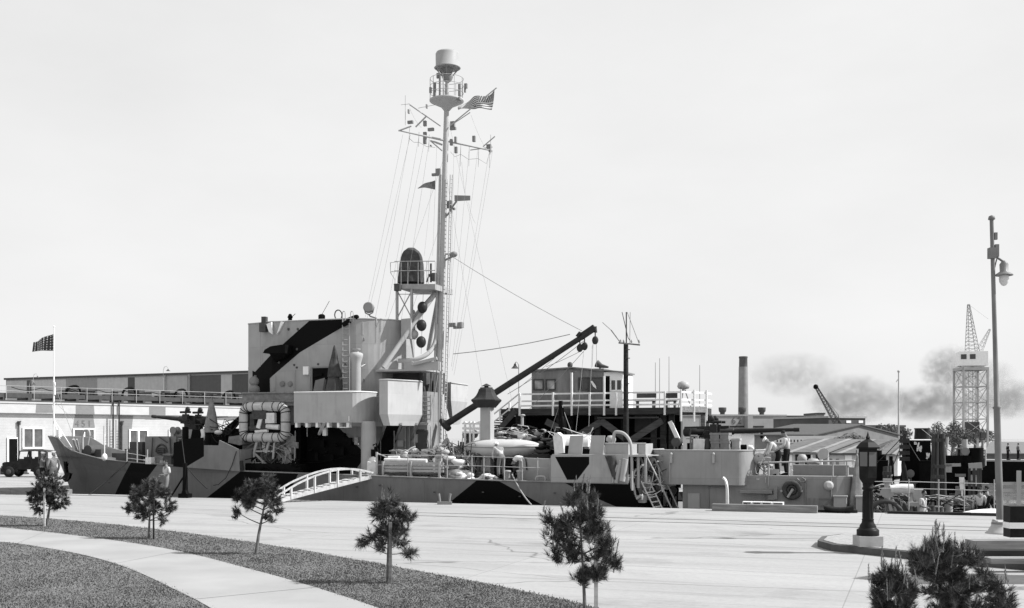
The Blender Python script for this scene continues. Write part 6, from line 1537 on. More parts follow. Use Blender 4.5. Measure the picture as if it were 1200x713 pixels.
g = MB(); c = V((U(703, hv+1), hv+1, hz1)); g.tube([c+V((-.2, 0, .35)), c+V((.1, 0, .2)), c+V((.5, 0, .12))], [.22, .12, .05], 10); g.cyl(c+V((0, 0, -.1)), c+V((0, 0, .2)), .05); g.part('horn', DG, hut)
# things on the platform
def plat_bench(px0, px1, y0, v, label):
    r = root('bench', label, 'bench', (U((px0+px1)/2, v), v, PZ1)); a, b = U(px0, v), U(px1, v)
    g = MB(); g.box(a, b, v, v+.45, PZ1+.4, PZ1+.46); g.part('seat', DG, r)
    g = MB(); g.box(a, b, v+.42, v+.47, PZ1+.6, PZ1+.9); g.part('backrest', DG, r)
    for x in (a+.1, b-.1): g = MB(); g.box(x-.04, x+.04, v+.02, v+.42, PZ1, PZ1+.4); g.part('leg', DG, r)
plat_bench(744, 767, 466, PV+1.5, 'dark long bench behind the platform railing'); plat_bench(778, 792, 470, PV+2.4, 'short bench at the railed end of the platform')
g = MB(); c = V((U(801, PV+2.2), PV+2.2, PZ1)); zc = S(801, 453, PV+2.2).z
g.lathe([(.02, zc-.2-c.z), (.3, zc-.12-c.z), (.36, zc-c.z), (.3, zc+.2-c.z), (.1, zc+.3-c.z)], c, 16); g.part('lamp_lens', M('lens_white', .35, .4, .1, 3.), rl := root('signal_light', 'white drum signal light on a tripod at the platform end', 'signal light', c))
for t in (0, 2.1, 4.2): g = MB(); g.tube([c+V((.45*math.cos(t), .45*math.sin(t), 0)), c+V((.08*math.cos(t), .08*math.sin(t), zc-.2-c.z))], .04, 6); g.part('leg', LG, rl)
# telegraph pole before the platform
tp0 = V((U(733.5, 13.9), 13.9, 0)); tpz = S(733.5, 403, 13.9).z
tel = root('telegraph_pole', 'dark telegraph pole with a short insulator crossarm rising before the platform', 'utility pole', tp0)
g = MB(); g.tube([tp0, V((tp0.x, 13.9, tpz))], [.17, .13], 10); g.part('pole', WOODD, tel)
g = MB(); g.bar(S(725, 402, 13.8), S(750, 404.5, 13.8), .08, .08); g.tube([S(728, 403, 13.7), S(716, 387, 13.7)], .03, 5); g.part('crossarm', WOODM, tel)
g = MB()
for px in (727, 731, 740, 749): g.lathe([(.04, 0), (.06, .05), (.05, .14), (.02, .18)], S(px, 402, 13.8), 8)
g.part('insulators', LG, tel)
g = MB(); g.tube([S(734, 402, 13.9), S(734, 366, 13.9)], .035, 6); g.tube([S(738, 404, 13.9), S(738.5, 366, 13.9)], .012, 4); g.tube([S(729, 366, 13.9), S(736, 396, 13.9), S(738, 399, 13.9)], .02, 4)
for y in (410, 420, 440, 450): g.cbox(S(735.5, y, 13.8), .25, .06, .04)
g.part('conduit', DG, tel)
for x0, y0, x1, y1 in ((716, 387, 706, 378), (749, 403, 735, 366)): g = MB(); g.tube([S(x0, y0, 13.8), S(x1, y1, 13.8)], .02, 4); g.part('guy_wire', WIRE, tel)
# gooseneck lamp left of hut, thin masts behind the platform
gl = root('yard_lamp', 'thin gooseneck lamp behind the stairs of the timber platform', 'yard lamp', V((U(608, 19), 19, 0)))
g = MB(); g.tube([V((U(608, 19), 19, 0)), S(608, 428, 19), S(606, 424, 19), S(604, 425, 19), S(603.5, 430, 19)], .035, 6); g.part('pole', LG, gl)
g = MB(); g.lathe([(.05, .3), (.1, .15), (.24, 0)], S(603.5, 432, 19), 10); g.part('hood', DG, gl)
for k, (px, y) in enumerate(((773, 420), (784, 418), (820, 428), (768, 425))):
    g = MB(); u = U(px, 24); g.tube([(u, 24, 0), (u, 24, S(px, y, 24).z)], [.035, .015], 6)
    g.thing('thin_mast', [MG], ['thin mast behind the platform, second from the left', 'thin mast behind the platform, tallest of four', 'thin mast standing right of the platform end', 'thin mast behind the platform, leftmost of four'][k], 'mast', 'thin masts behind the platform')

# ------------------------------------------------------------------ far side, right
def block(name, px0, px1, py0, Y0_, Y1_, depth, mat, label, cat, roofm=DG, base=0.):
    q0, q1 = W(px0, HY, Y0_), W(px1, HY, Y1_); P, hit, L, d, n = wallframe(q0, q1); z = hit(px0, py0)[1]
    r = root(name, label, cat, (q0.x, q0.y, base), 'w')
    g = MB(); fbox(g, P, 0, L, base, z, -depth, 0); g.part('wall', mat, r)
    g = MB(); fbox(g, P, -.15, L+.15, z+.002, z+.3, -depth, .15); g.part('roof', roofm, r)
    return r, P, hit, L, d, n, z
FACT = M('factory_concrete', .27, .8, .1, .5, dirt=.25)
r, P, hit, L, d, n, z = block('factory_hall', 800, 921, 487.5, 200, 205, 30, FACT, 'grey flat-roofed factory hall numbered 62 below the tall chimney', 'factory', FACT)
g = MB()
for y0, y1 in ((499.3, 501), (502.5, 504.8)): fbox(g, P, hit(855, 500)[0], hit(895, 500)[0], hit(870, y1)[1], hit(870, y0)[1], .02, .08)
w = g.part('window', GLASS, r)
text(r, 0, '62', P, hit(863, 493)[0], hit(863, 493.5)[1], 1.7, .06, M('number_paint_dark', .1, .7, .1, 5.), d, n)
g = MB(); fbox(g, P, hit(872, 490)[0], hit(878, 490)[0], .1, z, .1, 1.5); g.part('flue', FACT, r)
for px in (820, 851.5, 875, 898.5):
    c = W(px, 487.5, 203); g = MB(); g.lathe([(.45, 0), (.45, .4), (.7, .7), (.75, 1.3), (.7, 1.4)], V((c.x, c.y+4, z+.29)), 12); g.part('roof_ventilator', DG, r)
c = W(871, HY, 225); zt = W(871, 418, 225).z; g = MB(); s_ = 225/F
ch = root('brick_chimney', 'tall grey brick factory chimney with a darker top', 'chimney', (c.x, c.y, 0), 'w')
c0 = V((c.x, c.y, 0)); zm = W(871, 430, 225).z
g.lathe([(6.5*s_, 0), (5.3*s_, zm-.02)], c0, 18); g.part('shaft', M('chimney_brick', .22, .85, .12, 1.), ch)
g = MB(); g.lathe([(5.0*s_, zm), (4.8*s_, zt-.4), (5.2*s_, zt-.3), (5.0*s_, zt)], c0, 18); g.part('crown', M('chimney_soot', .09, .85, .15, 1.), ch)
r, P, hit, L, d, n, z = block('white_store', 921, 950, 489, 215, 215, 12, WH, 'white block store just right of the factory hall', 'store')
r, P, hit, L, d, n, z = block('brick_tower', 957, 966, 486, 190, 190, 8, FACT, 'narrow dark tower block left of the dockside office', 'building')
g = MB(); fbox(g, P, L+.01, L+2.2, 0, z-.5, -7, -.1); g.part('white_wing', WH, r)  # narrow wing at the side in plain white paint
OFF = M('office_paint', .09, .8, .15, .6)
r, P, hit, L, d, n, z = block('dockside_office', 971, 1014, 490, 175, 178, 14, OFF, 'dark flat-roofed dockside office with two pale windows', 'office', LG)
for x0, x1 in ((991.5, 997), (1006, 1011)): g = MB(); fbox(g, P, hit(x0, 500)[0], hit(x1, 500)[0], hit(x0, 496)[1], hit(x0, 493)[1], .02, .08); g.part('window', WH, r)
r, P, hit, L, d, n, z = block('long_store', 966, 1060, 500.5, 168, 172, 10, OFF, 'long low dark store below the dockside office', 'store')
def gable(name, px0, px1, yr, ye, yb, Y, depth, wallm, roofm, label, cat, ang=.0, doors=(), strips=0):
    """gabled shed, ridge running away to the right, eaves towards the viewer"""
    s_ = Y/F; a, b = W(px0, HY, Y), W(px1, HY, Y); ze, zr, zb = W(0, ye, Y).z, W(0, yr, Y+depth/2).z, max(0., W(0, yb, Y).z)
    r = root(name, label, cat, ((a.x+b.x)/2, Y, zb), 'w')
    sh = depth*ang
    def q(x, y, z): return V((x+sh*(y/depth), Y+y, z))
    g = MB(); g.add([q(a.x, 0, zb), q(b.x, 0, zb), q(b.x, depth, zb), q(a.x, depth, zb), q(a.x, 0, ze), q(b.x, 0, ze), q(b.x, depth, ze), q(a.x, depth, ze), q(a.x, depth/2, zr-.06), q(b.x, depth/2, zr-.06)],
          [(0, 1, 5, 4), (1, 2, 6, 9, 5), (2, 3, 7, 6), (3, 0, 4, 8, 7)]); g.part('wall', wallm, r)
    g = MB()
    e = .3; zz = ze-(zr-ze)*e/(depth/2)
    for y0, y1, z0, z1 in ((-e, depth/2, zz, zr), (depth+e, depth/2, zz, zr)):
        vs = [q(a.x-e, y0, z0), q(b.x+e, y0, z0), q(b.x+e, y1, z1), q(a.x-e, y1, z1)]
        g.add(vs+[p-V((0, 0, .1)) for p in vs], [(0, 1, 2, 3), (7, 6, 5, 4), (0, 4, 5, 1), (1, 5, 6, 2), (2, 6, 7, 3), (3, 7, 4, 0)])
    g.part('roof', roofm, r)
    for k in range(int(strips)):
        t = (k+.5)/strips; x = lerp(a.x, b.x, t); w = .35 if k % 2 else 1.1
        g = MB(); g.add([q(x-w/2, -e-.01, zz+.02), q(x+w/2, -e-.01, zz+.02), q(x+w/2, depth/2, zr+.02), q(x-w/2, depth/2, zr+.02)]+[q(x-w/2, -e-.01, zz+.05), q(x+w/2, -e-.01, zz+.05), q(x+w/2, depth/2, zr+.05), q(x-w/2, depth/2, zr+.05)], [(0, 1, 2, 3), (7, 6, 5, 4), (0, 4, 5, 1), (1, 5, 6, 2), (2, 6, 7, 3), (3, 7, 4, 0)])
        g.part('roof_strip', SHP if k % 2 else SHD2, r)
    for x0, x1, y0, y1, m, nm in doors:
        p, t = W(x0, y0, Y-.02), W(x1, y1, Y-.02); g = MB(); g.box(p.x, t.x, Y-.06, Y-.015, max(zb, t.z), p.z); g.part(nm, m, r)
    return r, q, ze, zr, a, b
SH = bandmat('shed_roofing', .17, .45, 'x', .35, tone=.9)
SHD = bandmat('dark_roofing', .09, .45, 'x', .35, tone=.9)
SHP = M('pale_strip', .22, .8, .15, 2.)
SHD2 = M('felt_strip', .12, .9, .2, 2.)
SHW = M('shed_wall', .5, .7, .1, 1.5, dirt=.15)
gable('gabled_hall', 876, 952, 497, 509, 534, 100, 14, M('hall_wall', .15, .8, .15, 1., dirt=.2), SHD, 'broad gabled hall with a row of upper windows behind the gun muzzle', 'hall', .9, [(x, x+3.4, 511.5, 516.5, GLASS, 'window') for x in range(924, 952, 5)]+[(891, 894, 507.5, 514, BK, 'window')])
gable('white_annex', 868, 884, 506, 507, 545, 96, 5, WH, SH, 'tall plain white annex wall under the after gun barrel', 'shed', .0)
gable('pale_shed', 906, 963, 515, 530, 556, 72, 10, SHW, SH, 'pale corrugated shed with white sash windows behind the after rail, second row', 'shed', .75, [(x, x+4, 533, 546, GLASS if x % 3 else WH, 'window') for x in range(916, 960, 8)]+[(943, 950, 533, 552, BK, 'door')], 4)
gable('pale_shed', 966, 1006, 516, 531, 556, 73, 10, SHW, SHD, 'pale shed with a darker roof just left of the iron lantern', 'shed', .75, [(972, 975, 538, 548, MG, 'window'), (980, 983, 538, 548, MG, 'window'), (990, 998, 533, 553, WH, 'door')], 3)
gable('pale_shed', 1012, 1052, 516, 532, 558, 74, 9, SHW, SH, 'pale shed between the iron lantern and the black tug', 'shed', .6, [(1022, 1028, 536, 552, GLASS, 'window'), (1042, 1046, 532, 556, BK, 'door')], 4)
gable('pale_shed', 906, 985, 511, 519, 527, 88, 8, SHW, SH, 'long pale roofed range with a sawtooth eave behind the other sheds', 'shed', .6, [(x, x+1.6, 515.5, 518.5, DG, 'window') for x in range(910, 984, 4)])
gable('gabled_boathouse', 1156, 1240, 518, 531, 545, 125, 22, M('boathouse_wall', .1, .8, .15, 1.), SH, 'gabled dark boathouse with pale roof behind the far quay', 'boathouse', .5)
# crawler crane on the dockside
def lattice(g, a, b, w0, w1, n, r, up=(0, 1, 0)):
    a, b = V(a), V(b); d = (b-a).normalized(); s = d.cross(V(up)).normalized(); t = s.cross(d)
    pr = None
    for i in range(n+1):
        k = i/n; c = a.lerp(b, k); w = lerp(w0, w1, k)/2
        q = [c+s*w+t*w, c-s*w+t*w, c-s*w-t*w, c+s*w-t*w]
        if pr:
            for j in range(4): g.bar(pr[j], q[j], r); g.bar(pr[j], q[(j+1) % 4], r*.6); g.bar(q[j], q[(j+1) % 4], r*.6)
        pr = q
kY = 150
kr = root('crawler_crane', 'dark lattice-boom crawler crane leaning left above the dockside office', 'crane', (W(985, HY, kY).x, kY, 0), 'w')
g = MB(); lattice(g, W(983, 500, kY), W(956.5, 454, kY), .75, .3, 14, .075); bo = g.part('boom', DG, kr)
g = MB(); g.sph(W(956, 453.5, kY), .35, 8, 6); g.part('head_sheave', BK, bo)
g = MB(); g.tube([W(956.5, 454, kY), W(982, 486, kY)], .03, 4); g.tube([W(982, 486, kY), W(985, 502, kY)], .06, 5); g.part('hoist_cable', DG, kr)
c = W(986, HY, kY); g = MB(); g.box(c.x-1.2, c.x+2.6, kY-1.3, kY+1.3, 1.5, 4.2); g.part('cab', DG, kr)
g = MB(); g.box(c.x-2, c.x+2, kY-1.6, kY-.9, 0, 1.1); g.box(c.x-2, c.x+2, kY+.9, kY+1.6, 0, 1.1); g.box(c.x-1, c.x+1, kY-.9, kY+.9, .6, 1.5); g.part('track', BK, kr)
# white portal tower crane
tY = 160; s_ = tY/F
tc_ = root('tower_crane', 'tall white lattice tower crane with a boxy cab beside the tall lamp', 'tower crane', (W(1138, HY, tY).x, tY, 0), 'w')
TWP = M('crane_paint', .36, .6, .08, 2.)
g = MB(); x0, x1 = W(1123.5, HY, tY).x, W(1151.5, HY, tY).x; zt = W(0, 433, tY).z; dp = x1-x0
C4 = [(x0, tY-dp/2), (x1, tY-dp/2), (x1, tY+dp/2), (x0, tY+dp/2)]
for x, y in C4: g.bar((x, y, 0), (x, y, zt), .26)
lv = [zt*.0, zt*.24, zt*.43, zt*.62, zt*.8, zt]
for a, b in zip(lv[1:], lv[2:]):
    for i in range(4):
        p, q = C4[i], C4[(i+1) % 4]; g.bar((*p, a), (*q, a), .14); g.bar((*p, a), (*q, b), .07); g.bar((*q, a), (*p, b), .07)
for i in range(4): p, q = C4[i], C4[(i+1) % 4]; g.bar((*p, zt), (*q, zt), .4); g.bar((*p, lv[1]), (*q, lv[1]-2.5), .14)
lattice(g, ((x0+x1)/2, tY, lv[1]), ((x0+x1)/2, tY, zt), 1.0, 1.0, 9, .06)
g.part('tower', TWP, tc_)
g = MB()
for x in (x0+.8, (x0+x1)/2, x1-.8): g.cbox((x, tY-dp/2-.2, lv[1]+.1), .8, .6, .8)
g.part('machinery', DG, tc_)
g = MB(); g.cbox(((x0+x1)/2, tY, lv[1]+1), 1.8, 1.8, 2); g.part('winch_house', DG, tc_)
g = MB(); g.lathe([(1.6, zt), (1.4, zt+.3)], ((x0+x1)/2, tY, 0), 14); g.part('slewing_ring', DG, tc_)
g = MB(); cx = W(1138.5, HY, tY).x; z0, z1 = W(0, 429.5, tY).z, W(0, 413, tY).z
g.cbox((cx, tY, (z0+z1)/2), 3.9, 3.6, z1-z0, rz=-.25); g.cbox((cx, tY, z0-.12), 3.0, 2.8, .24, rz=-.25); cab = g.part('cab', WH, tc_)
g = MB(); rt = Matrix.Rotation(-.25, 3, 'Z')
for dx in (-1.3, -.1):
    c = V((cx, tY, z1-.75))+rt @ V((dx, -1.82, 0)); g.cbox(c, .75, .06, .7, rz=-.25)
g.part('window', GLASS, cab)
g = MB(); lattice(g, (cx+.1, tY, z1), W(1135, 357, tY), 1.5, .25, 13, .055); g.part('jib', MG, tc_)
g = MB(); lattice(g, (cx+1.2, tY+.5, z1), W(1160, 386, tY), .8, .2, 7, .04); g.tube([W(1135, 357, tY), W(1158, 374, tY)], .02, 4); g.part('back_stay', TWP, tc_)
# flagpole, tug and timber dolphins in the basin
fp_ = root('far_flagpole', 'thin white flagpole standing above the sheds near the tug', 'flagpole', (W(1053, HY, 120).x, 120, 0), 'w')
g = MB(); c = W(1053, HY, 120); g.tube([V((c.x, 120, 0)), W(1053, 436, 120)], [.12, .06], 8); g.sph(W(1053, 435.5, 120), .15, 8, 6); g.bar(W(1050, 448, 120), W(1053, 444, 120), .06); g.part('pole', LG, fp_)
TV = 17.
tug = root('black_tug', 'black steam tug with a big funnel moored astern of the warship', 'tug', (U(1062, TV), TV, -2.2))
g = MB(); hu = [(985, .25), (1000, .6), (1030, 1), (1100, 1), (1120, .8)]; ring = []
for px, w in hu:
    u = U(px, TV); ring += [V((u, TV-2.8*w, -2.3)), V((u, TV-3*w, S(px, 585 if px > 1000 else 575, TV-3).z)), V((u, TV+3*w, S(px, 585 if px > 1000 else 575, TV-3).z)), V((u, TV+2.8*w, -2.3))]
g.add(ring, [(i*4+j, i*4+(j+1) % 4, (i+1)*4+(j+1) % 4, (i+1)*4+j) for i in range(4) for j in range(4)]+[(0, 3, 2, 1), (16, 17, 18, 19)]); g.part('hull', BK, tug)
g = MB(); g.ext([S(1049, 592, TV-1.5), S(1063, 516, TV-1.5), S(1090, 516, TV-1.5), S(1096, 592, TV-1.5)], (0, 3, 0)); sk = g.part('deckhouse', BK, tug)
g = MB(); a, b = S(1080.5, 517, TV), S(1080.5, 502, TV); g.tube([a, b-V((0, 0, .1)), b], [.4, .36, .4], 16); g.part('funnel', M('funnel_black', .025, .5, .5, 2., stretch=(3, 3, .3)), tug)
g = MB(); g.tube([S(1062, 516, TV-1.6), S(1091, 516, TV-1.6)], .04, 5); rr = random.Random(2)
for k in range(11): x, y = (rr.uniform(1072, 1080), rr.uniform(521, 530)) if k < 8 else (rr.uniform(1084, 1088), rr.uniform(532, 538)); p = S(x, y, TV-1.55); g.bar(p, p+V((rr.uniform(-.12, .12), 0, rr.uniform(.1, .25))), .08)
g.parts('paint_mark', WH, sk)
g = MB(); g.ext([S(1058, 592, TV-2.2), S(1056, 545, TV-2.2), S(1058, 520, TV-2.2), S(1061, 505, TV-2.2), S(1063, 520, TV-2.2), S(1060, 545, TV-2.2), S(1064, 592, TV-2.2)], (0, .2, 0))
for y in (517, 524, 531, 538): g.cbox(S(1060, y, TV-2.2), .5, .4, .2)
g.tube([S(1059, 540, TV-2.3), S(1064, 566, TV-2.3), S(1067, 588, TV-2.3)], .06, 5); g.part('mast', STEEL, tug)
g = MB(); g.ext([S(1023, 590, TV-1.2), S(1023, 545, TV-1.2), S(1027, 540, TV-1.2), S(1040, 540, TV-1.2), S(1041, 590, TV-1.2)], (0, 2, 0)); g.cyl(S(1034, 545, TV), S(1034, 533, TV), .2); g.cyl(S(1027, 545, TV), S(1027, 528, TV), .28, 10); g.part('wheelhouse', BK, tug)
g = MB(); g.tube(smoothpath([S(985, 577, TV-2.8), S(992, 563, TV-2.8), S(1003, 558, TV-2.8), S(1012, 560, TV-2.8)], 3), .25, 6); g.ext([S(985, 590, TV-2.7), S(988, 572, TV-2.7), S(999, 563, TV-2.7), S(1015, 563, TV-2.7), S(1015, 590, TV-2.7)], (0, 1, 0)); g.part('bow_shield', BK, tug)
PILE = M('old_piles', .055, .9, .4, 4., stretch=(3, 3, .3), bump=.4)
def dolphin(px0, px1, y0, v, label, n=4, mat=PILE):
    r = root('timber_dolphin', label, 'mooring piles', (U((px0+px1)/2, v), v, -3.5), group='timber mooring dolphins'); rr = random.Random(px0)
    for i in range(n):
        px = lerp(px0+1.5, px1-1.5, i/(n-1)); g = MB(); vv = v+rr.uniform(-.5, .5); t = S(px+rr.uniform(-1, 1), y0+rr.uniform(-1, 4), vv); g.tube([V((t.x+(px-(px0+px1)/2)*.03, vv, -3.5)), t], [.12, .1], 8); g.part('pile', mat, r)
    g = MB()
    for y in (y0+9, y0+40, y0+52): a, b = S(px0-1, y, v-.65), S(px1+1, y, v-.65); g = MB(); g.bar(a, b, .12, .16); g.part('waler', mat, r)
    pass
dolphin(1093, 1107, 507, 12.5, 'grey bundle of timber fender piles right of the black tug'); dolphin(1035, 1044, 546, 12, 'short bundle of piles beside the iron lantern', 3)
dolphin(1098, 1106, 596, 10, 'low pale piles under the notice board', 4, WOODL)
# dark barge with tanks right of the piles
gear('gear', 1002, 1058, 548, 575, TV-2.4, TV+1, 12, [DG, BK, MG, BK, LG], S(1030, 585, TV-3).z, tug)
gear('gear', 1062, 1096, 540, 580, TV-2.6, TV-1.8, 8, [DG, MG, BK], S(1080, 585, TV-3).z, tug)
for q in range(7): px = rr.uniform(1000, 1060); g = MB(); v = TV+rr.uniform(-1, 2); g.tube([S(px, 585, v), S(px+rr.uniform(-4, 4), rr.uniform(522, 548), v)], rr.uniform(.03, .07), 5); g.part('stanchion', rr.choice([STEEL, MG, DG]), tug)
for a_, b_ in (((1061, 508), (1008, 560)), ((1061, 508), (1040, 560)), ((1061, 512), (1092, 560)), ((1080, 503), (1140, 545))): g = MB(); g.tube(sag(S(*a_, TV-2), S(*b_, TV-2), .1, 5), .02, 4); g.part('stay', STEEL, tug)
bg = root('black_barge', 'black work barge with a row of dark tanks right of the timber piles', 'barge', (U(1125, 16), 16, -2.2))
g = MB(); a, b = U(1103, 14), U(1151, 14); g.box(a, b, 14, 18, -2.3, S(1120, 592, 14).z); g.part('hull', BK, bg)
g = MB(); g.box(U(1108, 14.6), U(1150, 14.6), 14.6, 17.4, S(1120, 592, 14).z, S(1120, 546, 14.6).z); dk = g.part('deckhouse', BK, bg)
for k in range(6):
    px = 1107.5+k*7; y0, y1 = 534, 545; g = MB()
    if k == 3: continue
    g.cyl(S(px, y1+2, 15.2), S(px, y0, 15.2), .5 if k < 5 else .45, 12); g.part('tank', BK, bg)
g = MB(); g.cyl(S(1144, 548, 15), S(1144, 525, 15), .35, 12); g.part('tank', BK, bg)
g = MB(); g.bar(S(1135, 547.5, 14.4), S(1151, 546.5, 14.4), .2, .36); g.bar(S(1104, 545.5, 14.4), S(1126, 545, 14.4), .1, .15); g.cbox(S(1126, 530, 15.3), .32, .3, .6); g.cbox(S(1126, 540, 15.3), .3, .3, .5); g.cyl(S(1131, 545, 15), S(1131, 515, 15), .12, 8); g.cbox(S(1109, 549, 14.4), .5, .1, .4); g.parts('pale_fitting', LG, dk)
gear('gear', 1104, 1150, 524, 542, 14.8, 17, 12, [DG, BK, MG, BK, LG], S(1120, 546, 14.6).z+.01, bg)
for q in range(8): px = rr.uniform(1104, 1152); g = MB(); v = rr.uniform(14.8, 17); g.tube([S(px, 548, v), S(px+rr.uniform(-3, 3), rr.uniform(505, 535), v)], rr.uniform(.03, .08), 5); g.part('stanchion', rr.choice([STEEL, MG, DG, LG]), bg)
for q in range(10): px = rr.uniform(1104, 1150); g = MB(); c = S(px, rr.uniform(550, 585), 14.5); g.cbox(c, rr.uniform(.15, .5), .2, rr.uniform(.1, .6)); g.part('side_fitting', rr.choice([MG, DG, LG, STEEL]), bg)
for px in (1136, 1141.5, 1146.5, 1149): g = MB(); g.bar((U(px, 13.6), 13.6, -3), S(px, 549, 13.6), .12); g.part('fender_pile', PILE, bg)
g = MB(); g.ext([S(1124, 559.5, 13.5), S(1130, 559.5, 13.5), S(1131, 575, 13.5), S(1125, 575, 13.5)], (0, .1, 0)); g.bar((U(1127.5, 13.6), 13.6, -2.2), S(1127.5, 562, 13.6), .08); g.thing('white_board', [WH], 'upright white board standing against the black barge', 'board', org=(U(1127.5, 13.6), 13.6, -2.2))
nb = root('notice_board', 'tilted white notice board by the low piles near the tug', 'notice board', (U(1107, 5), 5, -.9))
g = MB(); g.ext([S(1101, 584, 5), S(1112, 582, 5), S(1113, 590, 5), S(1101, 592, 5)], (0, .06, 0)); g.part('board', WH, nb); g = MB(); g.bar((U(1107, 5.1), 5.1, -.9), S(1107, 586, 5.1), .08); g.part('leg', DG, nb)
ORG_FAN = 0
g = MB(); p = S(1122, 576, 5); g.ext([S(1117, 588, 5), S(1121, 576, 5), S(1125, 588, 5)], (0, .5, 0)); g.box(U(1117, 5), U(1126, 5), 5, 5.6, -.9, S(1120, 588.5, 5).z); g.thing('covered_crate', [CANV], 'grey canvas peak over a crate on the fantail', 'crate', org=(U(1121, 5.3), 5.3, -.9))
g = MB(); g.box(U(1128, 6), U(1138, 6), 6, 6.6, -.9, S(1133, 583, 6).z); g.thing('deck_box', [MG], 'plain grey box on the fantail beside the group of men', 'box', org=(U(1133, 6.3), 6.3, -.9))
# far quay at right with black bulkhead
q0, q1 = W(1146, HY, 118), W(1290, HY, 112); g = MB(); P, hit, L, d, n = wallframe(q0, q1)
fbox(g, P, 0, L, -2.4, hit(1170, 541)[1], -3, 0); fqy = g.thing('timber_jetty', [BK], 'long black timber jetty wall beyond the water at right', 'jetty', fr='w')
g = MB(); fbox(g, P, 0, L, hit(1170, 541)[1]+.003, hit(1170, 539)[1], -3.1, .1); g.thing('jetty_kerb', [LG], 'pale kerb rail along the top of the black jetty', 'kerb', fr='w')

# ------------------------------------------------------------------ the parked car beyond the bow
jY = (H*F)/(559-HY); jc = GP(35, 559)
car = root('parked_truck', 'small dark vehicle with pale-windowed cab parked beyond the bow', 'truck', (jc.x, jc.y, 0), 'w')
CP = M('vehicle_paint', .018, .4, .3, 3.)
def J(x, y, z): return V((jc.x+x, jc.y+y, z))
g = MB(); 
for y0, y1 in ((-.75, .75),):
    g.ext([J(-1.65, y0, .55), J(-1.65, y0, 1.0), J(-1.5, y0, 1.08), J(-.55, y0, 1.15), J(-.45, y0, .95), J(1.5, y0, .95), J(1.55, y0, .55)], (0, y1-y0, 0))
g.part('body', CP, car)
g = MB(); g.box(jc.x-.5, jc.x+1.5, jc.y-.74, jc.y-.7, .95, 1.32); g.box(jc.x-.5, jc.x+1.5, jc.y+.7, jc.y+.74, .95, 1.32); g.box(jc.x+1.46, jc.x+1.5, jc.y-.7, jc.y+.7, .95, 1.32)
for x in (.3, .38): g.bar(J(x, -.72, .95), J(x, -.72, 1.85), .1)
g.part('door_panels', CP, car)
g = MB(); g.bar(J(-.55, -.72, 1.1), J(-.4, -.72, 1.85), .06); g.bar(J(-.55, .72, 1.1), J(-.4, .72, 1.85), .06); g.bar(J(-.4, -.72, 1.85), J(-.4, .72, 1.85), .06); g.part('windscreen', CP, car)
g = MB(); g.ext([J(-.45, -.76, 1.82), J(-.42, -.76, 1.9), J(.6, -.76, 1.98), J(1.5, -.76, 1.9), J(1.55, -.76, 1.78), J(.6, -.76, 1.88)], (0, 1.52, 0))
for x in (.35, .95, 1.5): g.bar(J(x, -.73, .95), J(x, -.73, 1.85), .07); g.bar(J(x, .73, .95), J(x, .73, 1.85), .07)
g.box(jc.x+.95, jc.x+1.5, jc.y-.74, jc.y-.7, .95, 1.85); g.part('canvas_top', CANVD, car)
for x in (-1.15, 1.0):
    for y in (-.78, .78):
        g = MB(); c = J(x, y, .39); g.lathe([(.12, -.1), (.36, -.1), (.39, -.06), (.39, .06), (.36, .1), (.12, .1)], c, 16, (0, 1, 0)); w = g.part('wheel', RUBBER, car)
        g = MB(); g.lathe([(.0, -.11), (.17, -.115), (.19, -.1)], c, 12, (0, 1, 0)); g.part('hub', DG, w)
        g = MB(); pth = [c+V((.5*math.cos(R(a)), 0, .48*math.sin(R(a)))) for a in range(0, 181, 30)]
        for a, b in zip(pth, pth[1:]): g.bar(a, b, .26, .03, up=(0, 1, 0))
        g.part('mudguard', CP, car)
for y in (-.5, .5): g = MB(); g.lathe([(.0, -.02), (.11, 0), (.08, .1)], J(-1.68, y, .9), 10, (1, 0, 0)); g.part('headlight', LG, car)
g = MB(); g.cbox(J(.0, -.3, 1.2), .4, .5, .5); g.cbox(J(.75, 0, 1.2), .3, 1.2, .5); g.part('seat', CANVD, car)
# unseen hut added just outside the frame to cast the shadow across the roadway
hx, hy = 13.7, 22.2
gh = root('shadow_caster_hut', 'tall pitched-roof hut added out of view beyond the right edge to cast a long shadow', 'hut', (hx+1, hy, 0), 'w')
g = MB(); g.box(hx, hx+2.2, hy-.6, hy+.7, .005, 5.5); g.part('wall', LG, gh)
g = MB(); g.ext([V((hx-.2, hy-.8, 5.502)), V((hx-.2, hy+.9, 5.502)), V((hx-.2, hy+.05, 6.35))], (2.6, 0, 0)); g.part('roof', DG, gh)
for z in (1.5, 4.0):
    g = MB(); g.box(hx+.5, hx+1.5, hy-.66, hy-.602, z, z+1); w = g.part('window', WH, gh); g = MB(); g.box(hx+.58, hx+1.42, hy-.67, hy-.662, z+.08, z+.92); g.part('pane', GLASS, w)
